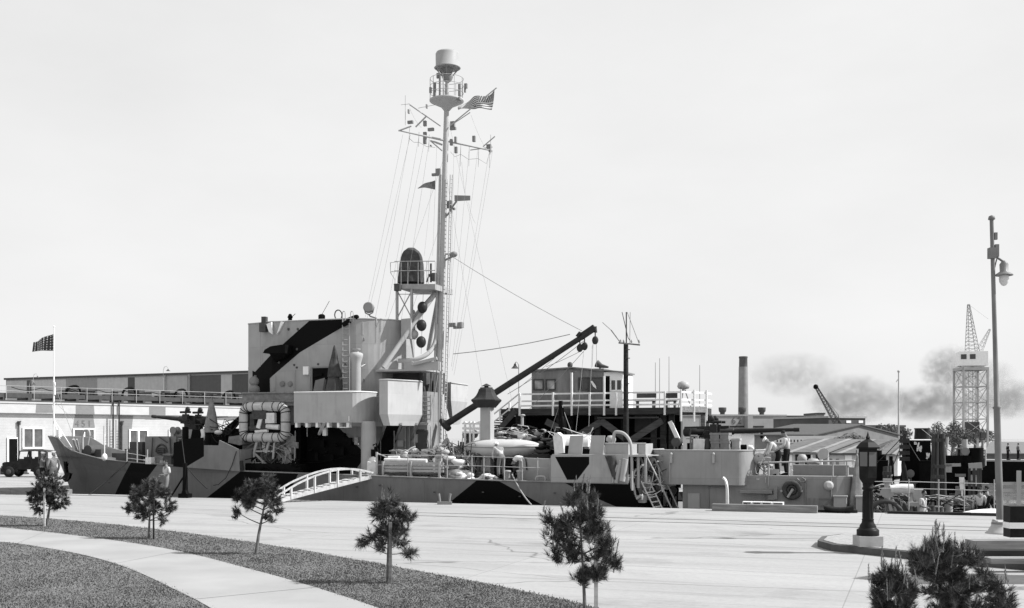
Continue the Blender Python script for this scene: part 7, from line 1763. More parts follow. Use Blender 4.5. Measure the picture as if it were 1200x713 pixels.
# ------------------------------------------------------------------ people
def rotv(v, ax, a): return Matrix.Rotation(a, 3, ax) @ V(v)
def person(label, loc, fr, face, pose, cloth, h=1.76, group=None, skin=.2, hat=None, skirt=False):
    """pose: dict of joint offsets in body space (x right, y forward, z up), metres for a 1.76 m figure"""
    o = root('person', label, 'person', loc, fr, group)
    Jt = dict(pelvis=(0, 0, .95), waist=(0, 0, 1.1), chest=(0, .0, 1.3), neck=(0, 0, 1.48), head=(0, .02, 1.58),
              shL=(-.19, 0, 1.42), elL=(-.25, -.02, 1.14), wrL=(-.25, .1, .9), shR=(.19, 0, 1.42), elR=(.25, -.02, 1.14), wrR=(.25, .1, .9),
              hiL=(-.1, 0, .92), knL=(-.11, .03, .5), anL=(-.12, -.02, .09), hiR=(.1, 0, .92), knR=(.11, .03, .5), anR=(.12, -.02, .09))
    Jt.update(pose); s = h/1.76
    Jt = {k: V(v)*s for k, v in Jt.items()}
    for q in 'LR':
        an, kn = Jt['an'+q], Jt['kn'+q]; f = V((an.x*.2*0, 1, 0))
        Jt['to'+q] = an+V((.02*(1 if q == 'R' else -1), .17, -.055))*s
        wr, el = Jt['wr'+q], Jt['el'+q]; d = (wr-el).normalized(); side = V((0, 1, 0))-d*d.y
        side = side.normalized() if side.length > .05 else V((1, 0, 0)); pal = d.cross(side)
        Jt['pa'+q] = wr+d*.06*s
        for i in range(4):
            b = Jt['pa'+q]+side*(.03-.02*i)*s; l = (.075, .085, .08, .06)[i]*s
            Jt['f%d%s1' % (i, q)] = b+d*.04*s; Jt['f%d%s2' % (i, q)] = b+d*(.04*s+l*.5)+pal*.012*s; Jt['f%d%s3' % (i, q)] = b+d*(.04*s+l*.85)+pal*.035*s
        Jt['th'+q+'1'] = Jt['wr'+q]+d*.03*s+side*.035*s; Jt['th'+q+'2'] = Jt['th'+q+'1']+d*.045*s+side*.03*s+pal*.01*s
    E = [('pelvis', 'waist'), ('waist', 'chest'), ('chest', 'neck'), ('neck', 'head')]
    for q in 'LR':
        E += [('chest', 'sh'+q), ('sh'+q, 'el'+q), ('el'+q, 'wr'+q), ('wr'+q, 'pa'+q), ('pelvis', 'hi'+q), ('hi'+q, 'kn'+q), ('kn'+q, 'an'+q), ('an'+q, 'to'+q), ('wr'+q, 'th'+q+'1'), ('th'+q+'1', 'th'+q+'2')]
        for i in range(4): E += [('pa'+q, 'f%d%s1' % (i, q)), ('f%d%s1' % (i, q), 'f%d%s2' % (i, q)), ('f%d%s2' % (i, q), 'f%d%s3' % (i, q))]
    rad = dict(pelvis=.12, waist=.115, chest=.13, neck=.055, head=.06, sh=.06, el=.042, wr=.03, hi=.09, kn=.058, an=.042, to=.035, pa=.026, f=.0095, th=.011)
    def rr(k):
        for p in (k, k[:2], k[:1]):
            if p in rad: return rad[p]*s
    def skinmesh(names, edges, grow=0., scale=None, rootn='pelvis', lv=1):
        names = list(names); me = bpy.data.meshes.new('tmp'); idx = {n: i for i, n in enumerate(names)}
        me.from_pydata([tuple(Jt[n]) for n in names], [(idx[a], idx[b]) for a, b in edges if a in idx and b in idx], [])
        ob = bpy.data.objects.new('tmp', me); COL.objects.link(ob)
        ob.modifiers.new('s', 'SKIN')
        for n in names:
            v = me.skin_vertices[0].data[idx[n]]; r = rr(n)+grow*(1 if n[0] != 'f' else 0)
            if scale and n in scale: r *= scale[n]
            v.radius = (r, r); v.use_root = n == rootn
        sb = ob.modifiers.new('sub', 'SUBSURF'); sb.levels = lv; sb.render_levels = lv
        dg = bpy.context.evaluated_depsgraph_get(); out = bpy.data.meshes.new_from_object(ob.evaluated_get(dg))
        bpy.data.objects.remove(ob)
        rm = Matrix.Rotation(face-(0), 3, 'Z')
        for v in out.vertices: v.co = rm @ v.co
        for p in out.polygons: p.use_smooth = True
        return out
    def link(me, name, mat):
        me.materials.clear(); me.materials.append(mat); ob = bpy.data.objects.new(name, me); COL.objects.link(ob); ob.parent = o; return ob
    allm = set(sum(([a, b] for a, b in E), []))
    body = skinmesh(allm, E)
    # head with face joined into the body mesh
    up = (Jt['head']-Jt['neck']).normalized(); hd = pose.get('look', (0, 1, 0)); f = V(hd); f = (f-up*f.dot(up)).normalized(); rt = f.cross(up)
    hc = Jt['head']+up*.07*s
    g = MB(); o0 = len(g.v); g.sph((0, 0, 0), 1, 14, 10)
    for q in g.v:
        x, y, z = q.x, q.y, q.z; w = 1-.22*max(0, -z); q.x = x*.077*w; q.y = y*.098*(1-.1*max(0, -z)); q.z = z*.118
    def feat(c, r): g.sph(c, r, 6, 5)
    feat((0, .1, -.01), (.014, .022, .026)); feat((.032, .086, .015), (.013, .01, .008)); feat((-.032, .086, .015), (.013, .01, .008)); feat((0, .088, -.055), (.026, .012, .008)); feat((.08, 0, 0), (.012, .02, .03)); feat((-.08, 0, 0), (.012, .02, .03))
    rm = Matrix.Rotation(face, 3, 'Z'); tr = lambda q: rm @ (hc+(rt*q.x+f*q.y+up*q.z)*s)
    bm = bmesh.new(); bm.from_mesh(body); base = [bm.verts.new(tr(q)) for q in g.v]
    for fc in g.f:
        try: nf = bm.faces.new([base[i] for i in fc]); nf.smooth = True
        except ValueError: pass
    bm.to_mesh(body); bm.free(); link(body, 'body', M('skin_tone_%d' % int(skin*100), skin, .6, .05, 5.))
    g2 = MB()
    if hat in ('cap', 'sailor'):
        r = .105 if hat == 'cap' else .1
        g2.lathe([(.088, 0), (.09, .03), (r+.02, .045), (r+.015, .075), (.05, .09), (0, .09)] if hat == 'sailor' else [(.088, 0), (.09, .03), (.12, .05), (.115, .07), (0, .085)], (0, -.01, .055), 14)
        if hat == 'cap': g2.add([(-.06, .08, .058), (.06, .08, .058), (.045, .14, .045), (-.045, .14, .045)], [(0, 1, 2, 3)])
        nm, mt = 'cap', cloth.get('hat', WH)
    else:
        o0 = len(g2.v); g2.sph((0, -.014, .028), (.086, .098, .1), 12, 8)
        g2.v = [V((q.x, min(q.y, .055+max(0, q.z-.07)), max(q.z, -.03 if not skirt else -.08))) for q in g2.v]; nm, mt = 'hair', M('dark_hair', .02, .7, .3, 20.)
    me = bpy.data.meshes.new(nm); me.from_pydata([tuple(tr(q)) for q in g2.v], [], g2.f)
    for p in me.polygons: p.use_smooth = True
    link(me, nm, mt)
    up_ = ['pelvis', 'waist', 'chest', 'neck', 'shL', 'elL', 'shR', 'elR']+(['wrL', 'wrR'] if cloth.get('long', True) else [])
    Ju = {}
    if True:
        sc = {'neck': .82, 'wrL': 1.15, 'wrR': 1.15, 'pelvis': .98}
        sv = Jt['neck'].copy(); Jt['neck'] = Jt['chest'].lerp(Jt['neck'], .72); link(skinmesh(up_, E, .016*s, sc), 'shirt', cloth['top']); Jt['neck'] = sv
    if skirt:
        g3 = MB(); c = Jt['waist']; b = (Jt['anL']+Jt['anR'])/2; n = 18; vs = []
        for i in range(8):
            t = i/7; cc = c.lerp(V((b.x, b.y, b.z+.28*s)), t); r = lerp(.135, .3, t**.8)*s
            for j in range(n): a = 2*PI*j/n; w = r*(1+.1*t*math.sin(5*a)); vs.append(rm @ (cc+V((w*math.cos(a), w*.85*math.sin(a), 0))))
        me = bpy.data.meshes.new('skirt'); me.from_pydata([tuple(q) for q in vs], [], [(i*n+j, i*n+(j+1) % n, (i+1)*n+(j+1) % n, (i+1)*n+j) for i in range(7) for j in range(n)])
        for p in me.polygons: p.use_smooth = True
        link(me, 'skirt', cloth['top'])
    else:
        link(skinmesh(['pelvis', 'waist']+[a+q for q in 'LR' for a in ('hi', 'kn', 'an')], E, .02*s, {'waist': .98, 'anL': 1.25, 'anR': 1.25, 'knL': 1.1, 'knR': 1.1}), 'trousers', cloth['leg'])
    for q in 'LR':
        a, t = Jt['an'+q], Jt['to'+q]; g4 = MB(); d = (t-a); d.z = 0; d = d.normalized(); c = V((a.x, a.y, 0))+d*.06*s; c.z = a.z-.09*s
        sx = V((-d.y, d.x, 0))
        vs = [rm @ (c+d*x*s+sx*y*s+V((0, 0, z*s))) for x, y, z in ((-.11, -.045, 0), (-.11, .045, 0), (.17, .045, 0), (.17, -.045, 0), (-.11, -.045, .09), (-.11, .045, .09), (.02, .045, .09), (.02, -.045, .09), (.17, .04, .035), (.17, -.04, .035))]
        me = bpy.data.meshes.new('shoe'); me.from_pydata([tuple(v) for v in vs], [], [(3, 2, 1, 0), (0, 1, 5, 4), (1, 2, 8, 6, 5), (2, 3, 9, 8), (3, 0, 4, 7, 9), (4, 5, 6, 7), (6, 8, 9, 7)]); link(me, 'shoe', BK)
    return o
SHW_, TRD, TRG, SHG, DRS = M('shirt_white', .45, .9, .08, 6.), M('trousers_dark', .012, .9, .2, 6.), M('trousers_grey', .15, .9, .15, 6.), M('shirt_grey', .14, .9, .12, 6.), M('dress_pale', .5, .9, .1, 6.)
fc = lambda px_dir: px_dir                 # heading in world radians: 0 faces away (+Y)
L_, R_, AW, TO = PI/2, -PI/2, 0., PI       # left, right, away, towards the camera
bend = lambda k: dict(waist=(0, .05+.05*k, 1.08), chest=(0, .14+.16*k, 1.25-.03*k), neck=(0, .25+.25*k, 1.38-.14*k), head=(0, .31+.28*k, 1.44-.2*k), shL=(-.19, .22+.2*k, 1.34-.1*k), shR=(.19, .22+.2*k, 1.34-.1*k), elL=(-.22, .32+.2*k, 1.06-.1*k), elR=(.22, .32+.2*k, 1.06-.1*k), wrL=(-.15, .42+.25*k, .85-.08*k), wrR=(.15, .45+.25*k, .86-.08*k), pelvis=(0, -.05, .93), hiL=(-.1, -.06, .9), hiR=(.1, -.06, .9), look=(0, .7, -.7))
q = S(49.5, 577, -.3); person('sailor in grey shirt and white cap, arm raised, at the bow', (q.x, -.3, .305), 'q', R_+.5, dict(elR=(.34, .16, 1.3), wrR=(.12, .22, 1.52), elL=(-.3, -.08, 1.18), wrL=(-.22, .06, .98), look=(.2, 1, 0)), dict(top=SHG, leg=TRD), 1.8, hat='sailor')
q = S(63, 577, -.3); person('sailor in pale shirt and white cap facing his companion at the bow', (q.x, -.3, .305), 'q', L_-.5, dict(elL=(-.28, .02, 1.15), wrL=(-.2, .2, 1.0)), dict(top=M('shirt_pale', .22, .9, .1, 6.), leg=TRG), 1.84, hat='sailor')
q = GP(195, 584); person('bareheaded man in white shirt holding papers before the black bow band', (q.x, q.y, .005), 'w', TO-.7, dict(elL=(-.24, -.02, 1.14), wrL=(-.06, .22, 1.08), elR=(.25, -.02, 1.14), wrR=(.08, .24, 1.06), knL=(-.13, .1, .5), anL=(-.14, .12, .09), look=(.2, 1, -.2)), dict(top=SHW_, leg=TRG, long=False), 1.8)
q = S(587, 563, 2.0); person('stooping man in white shirt working beside the white whaleboat', (q.x, 2.0, 1.06), 'q', AW+.75, bend(.35), dict(top=SHW_, leg=TRG), 1.8, hat='cap')
q = S(911, 557, 3.0); person('man in white cap leaning left over the after house rail', (q.x, 3.0, AHZ), 'q', L_+.35, bend(.3), dict(top=SHW_, leg=TRD), 1.8, hat='sailor')
q = S(922, 557, 3.2); person('dark-haired man in light shirt standing on the after house beside the leaning man', (q.x, 3.2, AHZ), 'q', L_-.2, dict(wrL=(-.2, .28, 1.05), wrR=(.2, .3, 1.02), elL=(-.25, .05, 1.15), elR=(.25, .06, 1.15), head=(0, .08, 1.57), look=(0, .8, -.5)), dict(top=M('shirt_light', .42, .9, .1, 6.), leg=TRD), 1.9)
q = S(1082, 600, 2.2); person('woman in pale dress walking on the low fantail', (q.x, 2.2, -.9), 'q', R_-.5, dict(elL=(-.2, -.05, 1.15), wrL=(-.05, .18, 1.05), elR=(.2, -.04, 1.14), wrR=(.08, .2, 1.05)), dict(top=DRS, leg=DRS, long=False), 1.68, skirt=True)
q = S(1148, 600, 4.2); person('man in white shirt with his back turned in the group on the fantail', (q.x, 4.2, -.9), 'q', AW, dict(), dict(top=SHW_, leg=TRD), 1.74)
q = S(1157, 600, 4.9); person('dark-clothed man in the middle of the group on the fantail', (q.x, 4.9, -.9), 'q', L_, dict(), dict(top=TRD, leg=TRD), 1.78)
q = S(1165.5, 600, 4.4); person('dark-clothed man leaning at the right of the group on the fantail', (q.x, 4.4, -.9), 'q', L_+.2, bend(.0), dict(top=TRD, leg=TRD), 1.8)
for k, (px, lab) in enumerate(((1181, 'distant dark figure on the far jetty left of another figure'), (1193, 'distant pale figure on the far jetty at the right edge'))):
    c = W(px, HY, 116.5); person(lab, (c.x, c.y, W(px, 539, 117).z), 'w', R_, dict(), dict(top=TRD if k == 0 else SHG, leg=TRD), 1.75)
# ------------------------------------------------------------------ young pines, stakes, distant trees
def needlemat(n, v): return M(n, v, .7, .35, 8.)
PN = [needlemat('pine_needles_dark', .03), needlemat('pine_needles_mid', .07), needlemat('pine_needles_pale', .13)]
BARK = M('pine_bark', .14, .9, .3, 12., bump=.5)
TW = M('pine_twig', .2, .9, .3, 12.)
def fill(n, cx, cy, rx, ry, r, seed):
    rr = random.Random(seed); out = []
    while len(out) < n:
        x, y = rr.uniform(-1, 1), rr.uniform(-1, 1)
        if x*x+y*y < 1: out.append((cx+x*rx, cy+y*ry, r*rr.uniform(.7, 1.2), rr.uniform(.6, 1.2)))
    return out
def pine(label, bx, by_, crown, s_, seed, stake=None, stakepale=True, trunk_r=.03, tufts=70, nl=.13, upright=.4, Yb=None, lean=0., candles=0):
    """crown: list of (px,py,radius_px,weight) clumps read off the photograph; each clump becomes branch sprays of needles in depth"""
    b = GP(bx, by_) if Yb is None else W(bx, HY, Yb); b.z = .0; Yc = b.y; k = Yc/F
    r = root('young_pine', label, 'pine tree', b, 'w', 'young staked pines')
    rr = random.Random(seed)
    top = min(crown, key=lambda c: c[1]); tz = W(0, top[1], Yc).z; tx = W(top[0], HY, Yc).x
    pts = [b, V((lerp(b.x, tx, .25)+lean, Yc, tz*.3)), V((lerp(b.x, tx, .6), Yc+.03, tz*.62)), V((tx, Yc, tz))]
    tr = smoothpath(pts, 5)
    g = MB(); g.tube(tr, [lerp(trunk_r*1.25, trunk_r*.3, i/(len(tr)-1)) for i in range(len(tr))], 9)
    tv, tf, tm = [], [], []
    tot = sum(c[3] for c in crown)
    br = MB()
    for (px, py, rp, w) in crown:
        c = W(px, py, Yc); rad = rp*k*1.25; c.y += rr.uniform(-.5, .5)*rad*1.2
        # limb from the trunk to the clump
        j = min(range(len(tr)), key=lambda i: abs(tr[i].z-(c.z-abs(c.x-tr[i].x)*.5))); a = tr[max(int(.42*len(tr)), min(j, len(tr)-2))]
        mid = a.lerp(c, .55)-V((0, 0, (c-a).length*.04)); lim = smoothpath([a, mid, c], 3)
        g.tube(lim, [lerp(trunk_r*.4, trunk_r*.18, i/(len(lim)-1)) for i in range(len(lim))], 6)
        n = max(6, int(tufts*(2. if tufts < 215 else 1.35)*w/tot))
        for i in range(n):
            d = V((rr.gauss(0, 1), rr.gauss(0, 1), rr.gauss(0, .8))).normalized()
            tip = c+d*rad*rr.random()**.5
            out = (d*.8+V((0, 0, upright))+V((rr.gauss(0, .3), rr.gauss(0, .3), rr.gauss(0, .3)))).normalized()
            st = tip-out*nl*.9
            br.tube([c.lerp(st, .15), st, tip], [trunk_r*.16, trunk_r*.14, .004], 4)
            # shoot with needles all round, pointing forward
            ax = V((0, 0, 1)) if abs(out.z) < .9 else V((1, 0, 0)); s1 = out.cross(ax).normalized(); s2 = out.cross(s1)
            nn = 40; tone = rr.choice((0, 0, 1, 1, 2))
            for q in range(nn):
                t = rr.random(); a_ = rr.random()*2*PI
                p = st.lerp(tip, t); sp_ = lerp(1.1, .35, t)*rr.uniform(.7, 1.2)
                dr = (out+(s1*math.cos(a_)+s2*math.sin(a_))*sp_).normalized(); L = nl*rr.uniform(.65, 1.15)
                wv = dr.cross(V((rr.gauss(0, 1), rr.gauss(0, 1), rr.gauss(0, 1)))).normalized()*max(.0032, .27*k)
                o = len(tv); tv.extend([p-wv, p+wv, p+dr*L+V((0, 0, -.01))]); tf.append((o, o+1, o+2)); tm.append(tone if rr.random() > .2 else min(2, tone+1))
    hi = sorted(crown, key=lambda c: c[1]-c[2])
    for q in range(candles):                 # this year's upright shoots
        px, py, rp, w = hi[int(len(hi)*rr.random()**1.5*.8)]; c = W(px+rr.uniform(-.9, .9)*rp, py-rp*rr.uniform(.3, .9), Yc); c.y += rr.uniform(-.25, .25)
        hgt = rr.uniform(.12, .3); ax = (V((rr.gauss(0, .1), rr.gauss(0, .1), 1))).normalized(); br.tube([c, c+ax*hgt], [.008, .004], 4)
        for z in range(46):
            t = rr.random(); a_ = rr.random()*2*PI; p = c+ax*hgt*t; dr = (ax*1.3+V((math.cos(a_), math.sin(a_), 0))*.75).normalized(); L = lerp(.075, .03, t)
            wv = dr.cross(V((rr.gauss(0, 1), rr.gauss(0, 1), rr.gauss(0, 1)))).normalized()*.0032; o = len(tv); tv.extend([p-wv, p+wv, p+dr*L]); tf.append((o, o+1, o+2)); tm.append(2 if rr.random() < .6 else 1)
    g.part('trunk', BARK, r); br.part('twigs', TW, r)
    me = bpy.data.meshes.new('crown'); me.from_pydata([tuple(V(p)-b) for p in tv], [], tf)
    for m in PN: me.materials.append(m)
    me.polygons.foreach_set('material_index', tm); ob = bpy.data.objects.new('crown', me); COL.objects.link(ob); ob.parent = r
    return r
def stake(px, py, ytop, label, mat=WOODM, rad=.026, Y=None):
    b = GP(px, py); b.z = 0
    if Y: b = W(px, HY, Y); b.z = 0
    t = W(px, ytop, b.y); g = MB(); g.bar(b, t, rad*2); g.bar(b.lerp(t, .62)+V((-.06, 0, 0)), b.lerp(t, .62)+V((.06, -.03, .01)), .03)
    return g.thing('tree_stake', [mat], label, 'stake', 'tree stakes', fr='w', org=b)
pine('leftmost staked young pine on the grass before the two sailors', 55, 617, [(57, 566, 12, 2), (45, 573, 9, 1.2), (68, 575, 10, 1.5), (40, 587, 8, 1), (50, 583, 8, .8), (72, 585, 8, 1), (64, 592, 7, .6), (44, 597, 7, 1), (68, 593, 6, .6)]+fill(9, 56, 580, 19, 18, 8, 11), 1, 1, trunk_r=.04, tufts=210, nl=.13, upright=.15)
pine('second young pine from the left, before the man in the white shirt', 174.5, 632, [(176, 572, 10, 2), (163, 578, 9, 1.5), (189, 577, 9, 1.4), (158, 588, 7, .9), (197, 592, 8, 1.1), (150, 597, 5, .7), (166, 602, 8, 1.2), (183, 596, 8, .8), (192, 608, 6, .8), (176, 586, 8, .7), (199, 597, 6, .7)]+fill(8, 176, 585, 20, 16, 8, 12), 1, 2, trunk_r=.032, tufts=210, nl=.13, upright=.15)
pine('middle young pine standing before the foot of the white gangway', 300, 650, [(314, 566, 10, 1.6), (296, 571, 9, 1.5), (318, 576, 9, 1.3), (280, 583, 8, 1.1), (289, 581, 8, .9), (326, 587, 7, .9), (277, 600, 6, .8), (288, 592, 6, .5), (322, 597, 7, .8), (310, 606, 5, .4), (318, 608, 5, .4), (304, 577, 8, .7)]+fill(8, 304, 580, 24, 14, 8, 13), 1, 3, trunk_r=.038, tufts=195, nl=.13, upright=.25)
pine('bushy young pine on the grass before the ship waist, fourth from the left', 454, 684, [(456, 590, 14, 2), (442, 600, 11, 1.5), (470, 602, 11, 1.4), (460, 612, 9, .8), (473, 622, 9, 1), (425, 634, 8, 1.1), (438, 628, 10, 1.1), (448, 640, 8, .8), (482, 646, 8, 1), (470, 636, 8, .8), (462, 628, 8, .6)]+fill(9, 460, 610, 17, 26, 9, 14), 1, 4, candles=8, trunk_r=.026, tufts=199, nl=.14, upright=.25)
T5 = GP(686, 719).y
pine('largest young pine at the grass edge with upright candle shoots, fifth from the left', 685.5, 719, [(678, 578, 7, .9), (668, 586, 7, .8), (692, 582, 6, .7), (676, 600, 14, 1.8), (694, 606, 12, 1.3), (655, 612, 13, 1.5), (648, 628, 12, 1.4), (668, 624, 13, 1.3), (690, 626, 13, 1.3), (705, 618, 9, .9), (652, 648, 10, 1.1), (672, 652, 10, 1), (698, 650, 11, 1.1), (714, 655, 10, 1), (706, 668, 9, 1), (722, 660, 7, .8), (684, 670, 8, .8), (640, 606, 7, .6)]+fill(20, 684, 636, 36, 42, 9, 3), 1, 5, candles=34, trunk_r=.026, tufts=560, nl=.13, upright=.9)
pine('dark bushy young pine at the lower right corner, partly below the frame', 1103, 755, [(1103, 645, 14, 1.6), (1085, 655, 13, 1.4), (1120, 650, 13, 1.4), (1138, 656, 12, 1.2), (1098, 668, 14, 1.4), (1120, 672, 14, 1.4), (1075, 648, 8, .7), (1150, 672, 11, 1), (1092, 692, 11, .9), (1120, 700, 14, 1.3), (1150, 690, 14, 1.4), (1166, 700, 12, 1.2), (1135, 712, 15, 1.3), (1170, 715, 11, 1), (1095, 715, 11, .9), (1105, 732, 13, 1)]+fill(16, 1105, 662, 34, 26, 10, 4)+fill(22, 1138, 702, 44, 28, 11, 5), 1, 6, candles=46, trunk_r=.028, tufts=900, nl=.12, upright=.6, Yb=15.5)
pine('small bushy young pine left of the dark corner pine at the frame bottom', 1048, 780, [(1040, 672, 10, 1.2), (1032, 680, 9, 1), (1050, 676, 9, 1), (1046, 690, 12, 1.4), (1060, 690, 9, .9), (1036, 706, 12, 1.2), (1056, 708, 12, 1.2), (1030, 718, 9, .8), (1066, 718, 9, .8), (1048, 726, 14, 1.3)]+fill(12, 1048, 700, 22, 26, 9, 6), 1, 7, candles=26, trunk_r=.024, tufts=520, nl=.11, upright=.7, Yb=15)
stake(52, 618, 572, 'pale stake at the leftmost young pine', WOODL); stake(180, 633, 585, 'thin dark stake right of the second young pine', WOODD, .02); stake(457.5, 685, 612, 'grey stake tied to the fourth young pine', WOODM, .03); stake(698.5, 719, 640, 'pale stake right of the largest young pine', WOODL, .03)

def leafball(tv, tf, tm, c, rad, n, sz, rr, nm=3):
    for i in range(n):
        d = V((rr.gauss(0, 1), rr.gauss(0, 1), rr.gauss(0, 1))).normalized(); p = c+V((d.x*rad[0], d.y*rad[1], d.z*rad[2]))*rr.random()**.35
        a = V((rr.gauss(0, 1), rr.gauss(0, 1), rr.gauss(0, 1))).normalized(); b = a.cross(d).normalized(); s = sz*rr.uniform(.6, 1.3); o = len(tv)
        tv.extend([p-a*s, p+b*s*.7, p+a*s, p-b*s*.7]); tf.append((o, o+1, o+2, o+3)); tm.append(rr.randrange(nm))
LV_ = [M('leaf_dark', .05, .8, .3, 2.), M('leaf_mid', .1, .8, .3, 2.), M('leaf_pale', .17, .8, .3, 2.)]
def tree(label, px, ytop, ybase, w, Y, seed, cat='tree'):
    rr = random.Random(seed); b = W(px, HY, Y); b.z = 0; k = Y/F; zt = W(0, ytop, Y).z; R0 = w*k/2
    r = root('broadleaf_tree', label, cat, b, 'w', 'trees beyond the dockyard')
    g = MB(); g.tube([b, b+V((.1, 0, zt*.4)), b+V((.2, .1, zt*.75))], [.3, .2, .1], 8)
    tv, tf, tm = [], [], []
    for i in range(11):
        c = b+V((rr.uniform(-.8, .8)*R0, rr.uniform(-.7, .7)*R0, zt*rr.uniform(.45, .88))); rd = R0*rr.uniform(.35, .6)
        g.tube([b+V((.1, 0, zt*.35)), c], [.1, .04], 5); leafball(tv, tf, tm, c, (rd, rd, min(rd, zt*.2)), 260, R0*.05, rr)
    g.part('trunk', BARK, r); me = bpy.data.meshes.new('crown'); me.from_pydata([tuple(p-b) for p in tv], [], tf)
    for m in LV_: me.materials.append(m)
    me.polygons.foreach_set('material_index', tm); ob = bpy.data.objects.new('crown', me); COL.objects.link(ob); ob.parent = r
for i, (px, yt, w, Y, lab) in enumerate(((1031, 499, 44, 150, 'rounded tree left of the tug funnel, farthest left of the grove'), (1052, 500, 40, 160, 'tree behind the thin white flagpole'), (1100, 496, 42, 140, 'tall dark tree just right of the tug funnel'), (1116, 498, 40, 150, 'dark tree left of the tower crane legs'), (1142, 504, 44, 200, 'low tree seen between the tower crane legs'))):
    tree(lab, px, yt, 540, w, Y, 60+i)
def palm(px, ytop, Y, seed, label):
    rr = random.Random(seed); b = W(px, HY, Y); b.z = 0; zt = W(0, ytop, Y).z-.4
    r = root('palm_tree', label, 'palm', b, 'w', 'palms behind the sheds'); g = MB(); g.tube([b, b+V((.1, 0, zt*.6)), b+V((.15, 0, zt))], [.22, .17, .15], 8); g.part('trunk', BARK, r)
    c = b+V((.15, 0, zt)); g = MB()
    for i in range(26):
        a = rr.random()*2*PI; e = rr.uniform(-.6, 1.1); L = rr.uniform(1.3, 1.9); d = V((math.cos(a)*math.cos(e), math.sin(a)*math.cos(e), math.sin(e)))
        P_ = [c+d*L*t-V((0, 0, .75*L*t*t)) for t in (0, .25, .5, .75, 1)]; sd_ = V((-math.sin(a), math.cos(a), 0))
        for p, q in zip(P_, P_[1:]):
            for k in range(3):
                m = p.lerp(q, k/3); f = (q-p).normalized()
                for s in (-1, 1): e2 = m+sd_*s*.28+f*.25-V((0, 0, .15)); g.mi = rr.randrange(3); g.add([m, m+f*.08, e2], [(0, 1, 2)])
    g.part('crown', LV_, r)
palm(998, 506, 80, 3, 'feathery palm left of the iron lantern'); palm(988, 511, 80, 4, 'lower palm farther left of the iron lantern')
# ------------------------------------------------------------------ smoke drifting from the yard
def smoke(name, px, py, Y, rx, rz, ry, dens, label, seed):
    c = W(px, py, Y); g = MB(); k = Y/F
    g.sph(c, (rx*k, ry, rz*k), 20, 12); o = g.thing(name, [], label, 'smoke', 'drifting smoke', fr='w', kind='stuff')
    m = bpy.data.materials.new(name); m.use_nodes = True; nt = m.node_tree; N = nt.nodes; L = nt.links; N.remove(N['Principled BSDF'])
    pv = N.new('ShaderNodeVolumePrincipled'); pv.inputs['Color'].default_value = (.4, .4, .4, 1)
    tc = N.new('ShaderNodeTexCoord'); no = N.new('ShaderNodeTexNoise'); no.inputs['Scale'].default_value = 2.2/(rx*k)*2.4; no.inputs['Detail'].default_value = 9; no.inputs['Roughness'].default_value = .6; no.noise_dimensions = '4D'; no.inputs['W'].default_value = seed
    L.new(tc.outputs['Object'], no.inputs['Vector'])
    mp = N.new('ShaderNodeMapping'); mp.inputs['Scale'].default_value = (1/(rx*k), 1/ry, 1/(rz*k)); mp.inputs['Location'].default_value = (0, 0, -1); L.new(tc.outputs['Object'], mp.inputs[0])
    ln = N.new('ShaderNodeVectorMath'); ln.operation = 'LENGTH'; L.new(mp.outputs[0], ln.inputs[0])
    fo = N.new('ShaderNodeMapRange'); fo.inputs[1].default_value = 1.; fo.inputs[2].default_value = .15; fo.inputs[3].default_value = 0; fo.inputs[4].default_value = 1; L.new(ln.outputs['Value'], fo.inputs[0])
    nr = N.new('ShaderNodeMapRange'); nr.inputs[1].default_value = .42; nr.inputs[2].default_value = .62; L.new(no.outputs['Fac'], nr.inputs[0])
    mu = N.new('ShaderNodeMath'); mu.operation = 'MULTIPLY'; L.new(fo.outputs[0], mu.inputs[0]); L.new(nr.outputs[0], mu.inputs[1])
    m2 = N.new('ShaderNodeMath'); m2.operation = 'MULTIPLY'; m2.inputs[1].default_value = dens; L.new(mu.outputs[0], m2.inputs[0]); L.new(m2.outputs[0], pv.inputs['Density'])
    L.new(pv.outputs[0], N['Material Output'].inputs['Volume']); o.data.materials.append(m); return o
smoke('smoke_cloud', 930, 440, 330, 62, 30, 14, .15, 'faint smoke drifting right of the brick chimney', 1.)
smoke('smoke_cloud', 1000, 468, 330, 60, 32, 14, .34, 'grey smoke behind the crawler crane boom', 2.)
smoke('smoke_cloud', 1112, 432, 330, 34, 30, 12, .36, 'dark smoke puff left of the tower crane cab', 3.)
smoke('smoke_cloud', 1090, 473, 330, 70, 24, 14, .34, 'long low smoke bank around the tower crane legs', 4.)
smoke('smoke_cloud', 1180, 468, 330, 42, 26, 14, .36, 'smoke bank right of the tall street lamp', 5.)
smoke('smoke_cloud', 1150, 440, 330, 40, 22, 12, .2, 'thin smoke between the tower crane and the tall street lamp', 6.)

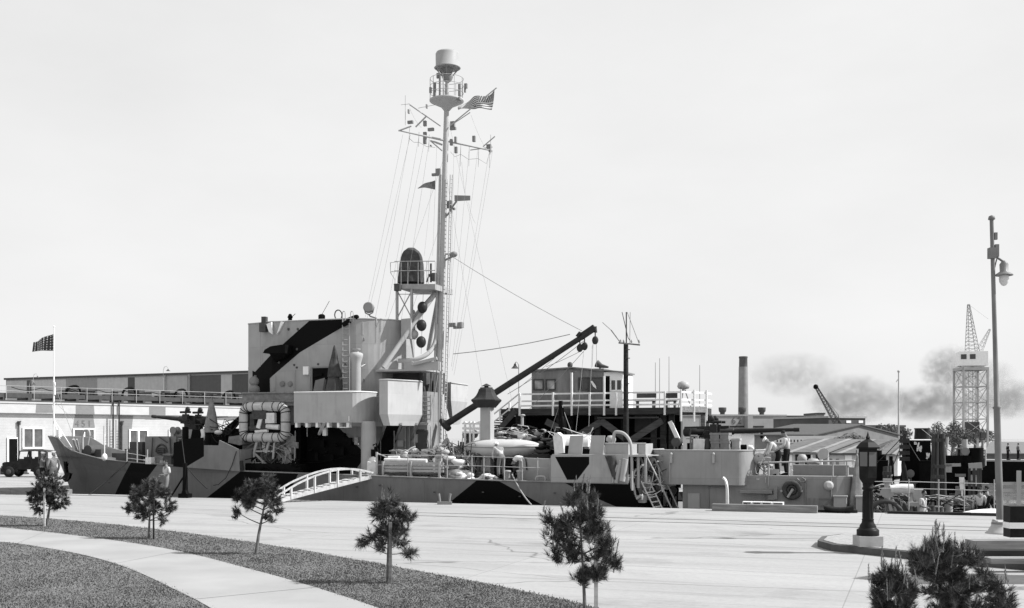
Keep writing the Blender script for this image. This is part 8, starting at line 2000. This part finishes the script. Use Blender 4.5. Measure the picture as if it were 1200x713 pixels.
# ------------------------------------------------------------------ daylight
EL, AZ = R(44), R(-4)                      # sun to the right, just behind the ship
wd = bpy.data.worlds.new('World'); SC.world = wd; wd.use_nodes = True
nt = wd.node_tree; N = nt.nodes; L = nt.links; bg_ = N['Background']
sky = N.new('ShaderNodeTexSky'); sky.sky_type = 'NISHITA'; sky.sun_disc = False; sky.sun_elevation = EL; sky.sun_rotation = PI/2-AZ
sky.air_density = 1.; sky.dust_density = 2.5; sky.ozone_density = 1.
bw = N.new('ShaderNodeRGBToBW'); L.new(sky.outputs[0], bw.inputs[0])
# thin high cloud veils the blue
tc = N.new('ShaderNodeTexCoord'); mp = N.new('ShaderNodeMapping'); mp.inputs['Scale'].default_value = (1, 1, 2.6); L.new(tc.outputs['Generated'], mp.inputs[0])
no = N.new('ShaderNodeTexNoise'); no.inputs['Scale'].default_value = 2.2; no.inputs['Detail'].default_value = 7; no.inputs['Roughness'].default_value = .55; L.new(mp.outputs[0], no.inputs[0])
mr = N.new('ShaderNodeMapRange'); mr.inputs[1].default_value = .35; mr.inputs[2].default_value = .7; mr.inputs[3].default_value = SKYV*.95; mr.inputs[4].default_value = SKYV*1.06; L.new(no.outputs['Fac'], mr.inputs[0])
mx = N.new('ShaderNodeMix'); mx.inputs['Factor'].default_value = .82; L.new(bw.outputs[0], mx.inputs['A']); L.new(mr.outputs[0], mx.inputs['B'])
L.new(mx.outputs['Result'], bg_.inputs['Color']); bg_.inputs['Strength'].default_value = .1
sl = bpy.data.lights.new('sun', 'SUN'); sl.energy = SUNS; sl.angle = R(.53); sl.color = (1, 1, 1)
so = bpy.data.objects.new('sun', sl); COL.objects.link(so)
sdir = V((math.cos(EL)*math.cos(AZ), math.cos(EL)*math.sin(AZ), math.sin(EL)))
so.rotation_euler = sdir.to_track_quat('Z', 'Y').to_euler(); so.location = (40, 0, 40)
# ------------------------------------------------------------------ camera
cam = bpy.data.cameras.new('camera'); co = bpy.data.objects.new('camera', cam); COL.objects.link(co)
co.location = (0, 0, H); co.rotation_euler = (PI/2, 0, 0)
cam.sensor_fit = 'HORIZONTAL'; cam.sensor_width = 36; cam.lens = F/1200*36; cam.shift_y = (HY-356.5)/1200; cam.clip_start = .1; cam.clip_end = 3000
SC.camera = co
SC.view_settings.view_transform = 'Standard'; SC.view_settings.look = 'None'; SC.view_settings.gamma = 1; SC.view_settings.use_curve_mapping = False
SC.view_settings.exposure = EXPO
SC.cycles.max_bounces = 6; SC.cycles.volume_bounces = 1; SC.cycles.volume_step_rate = 2
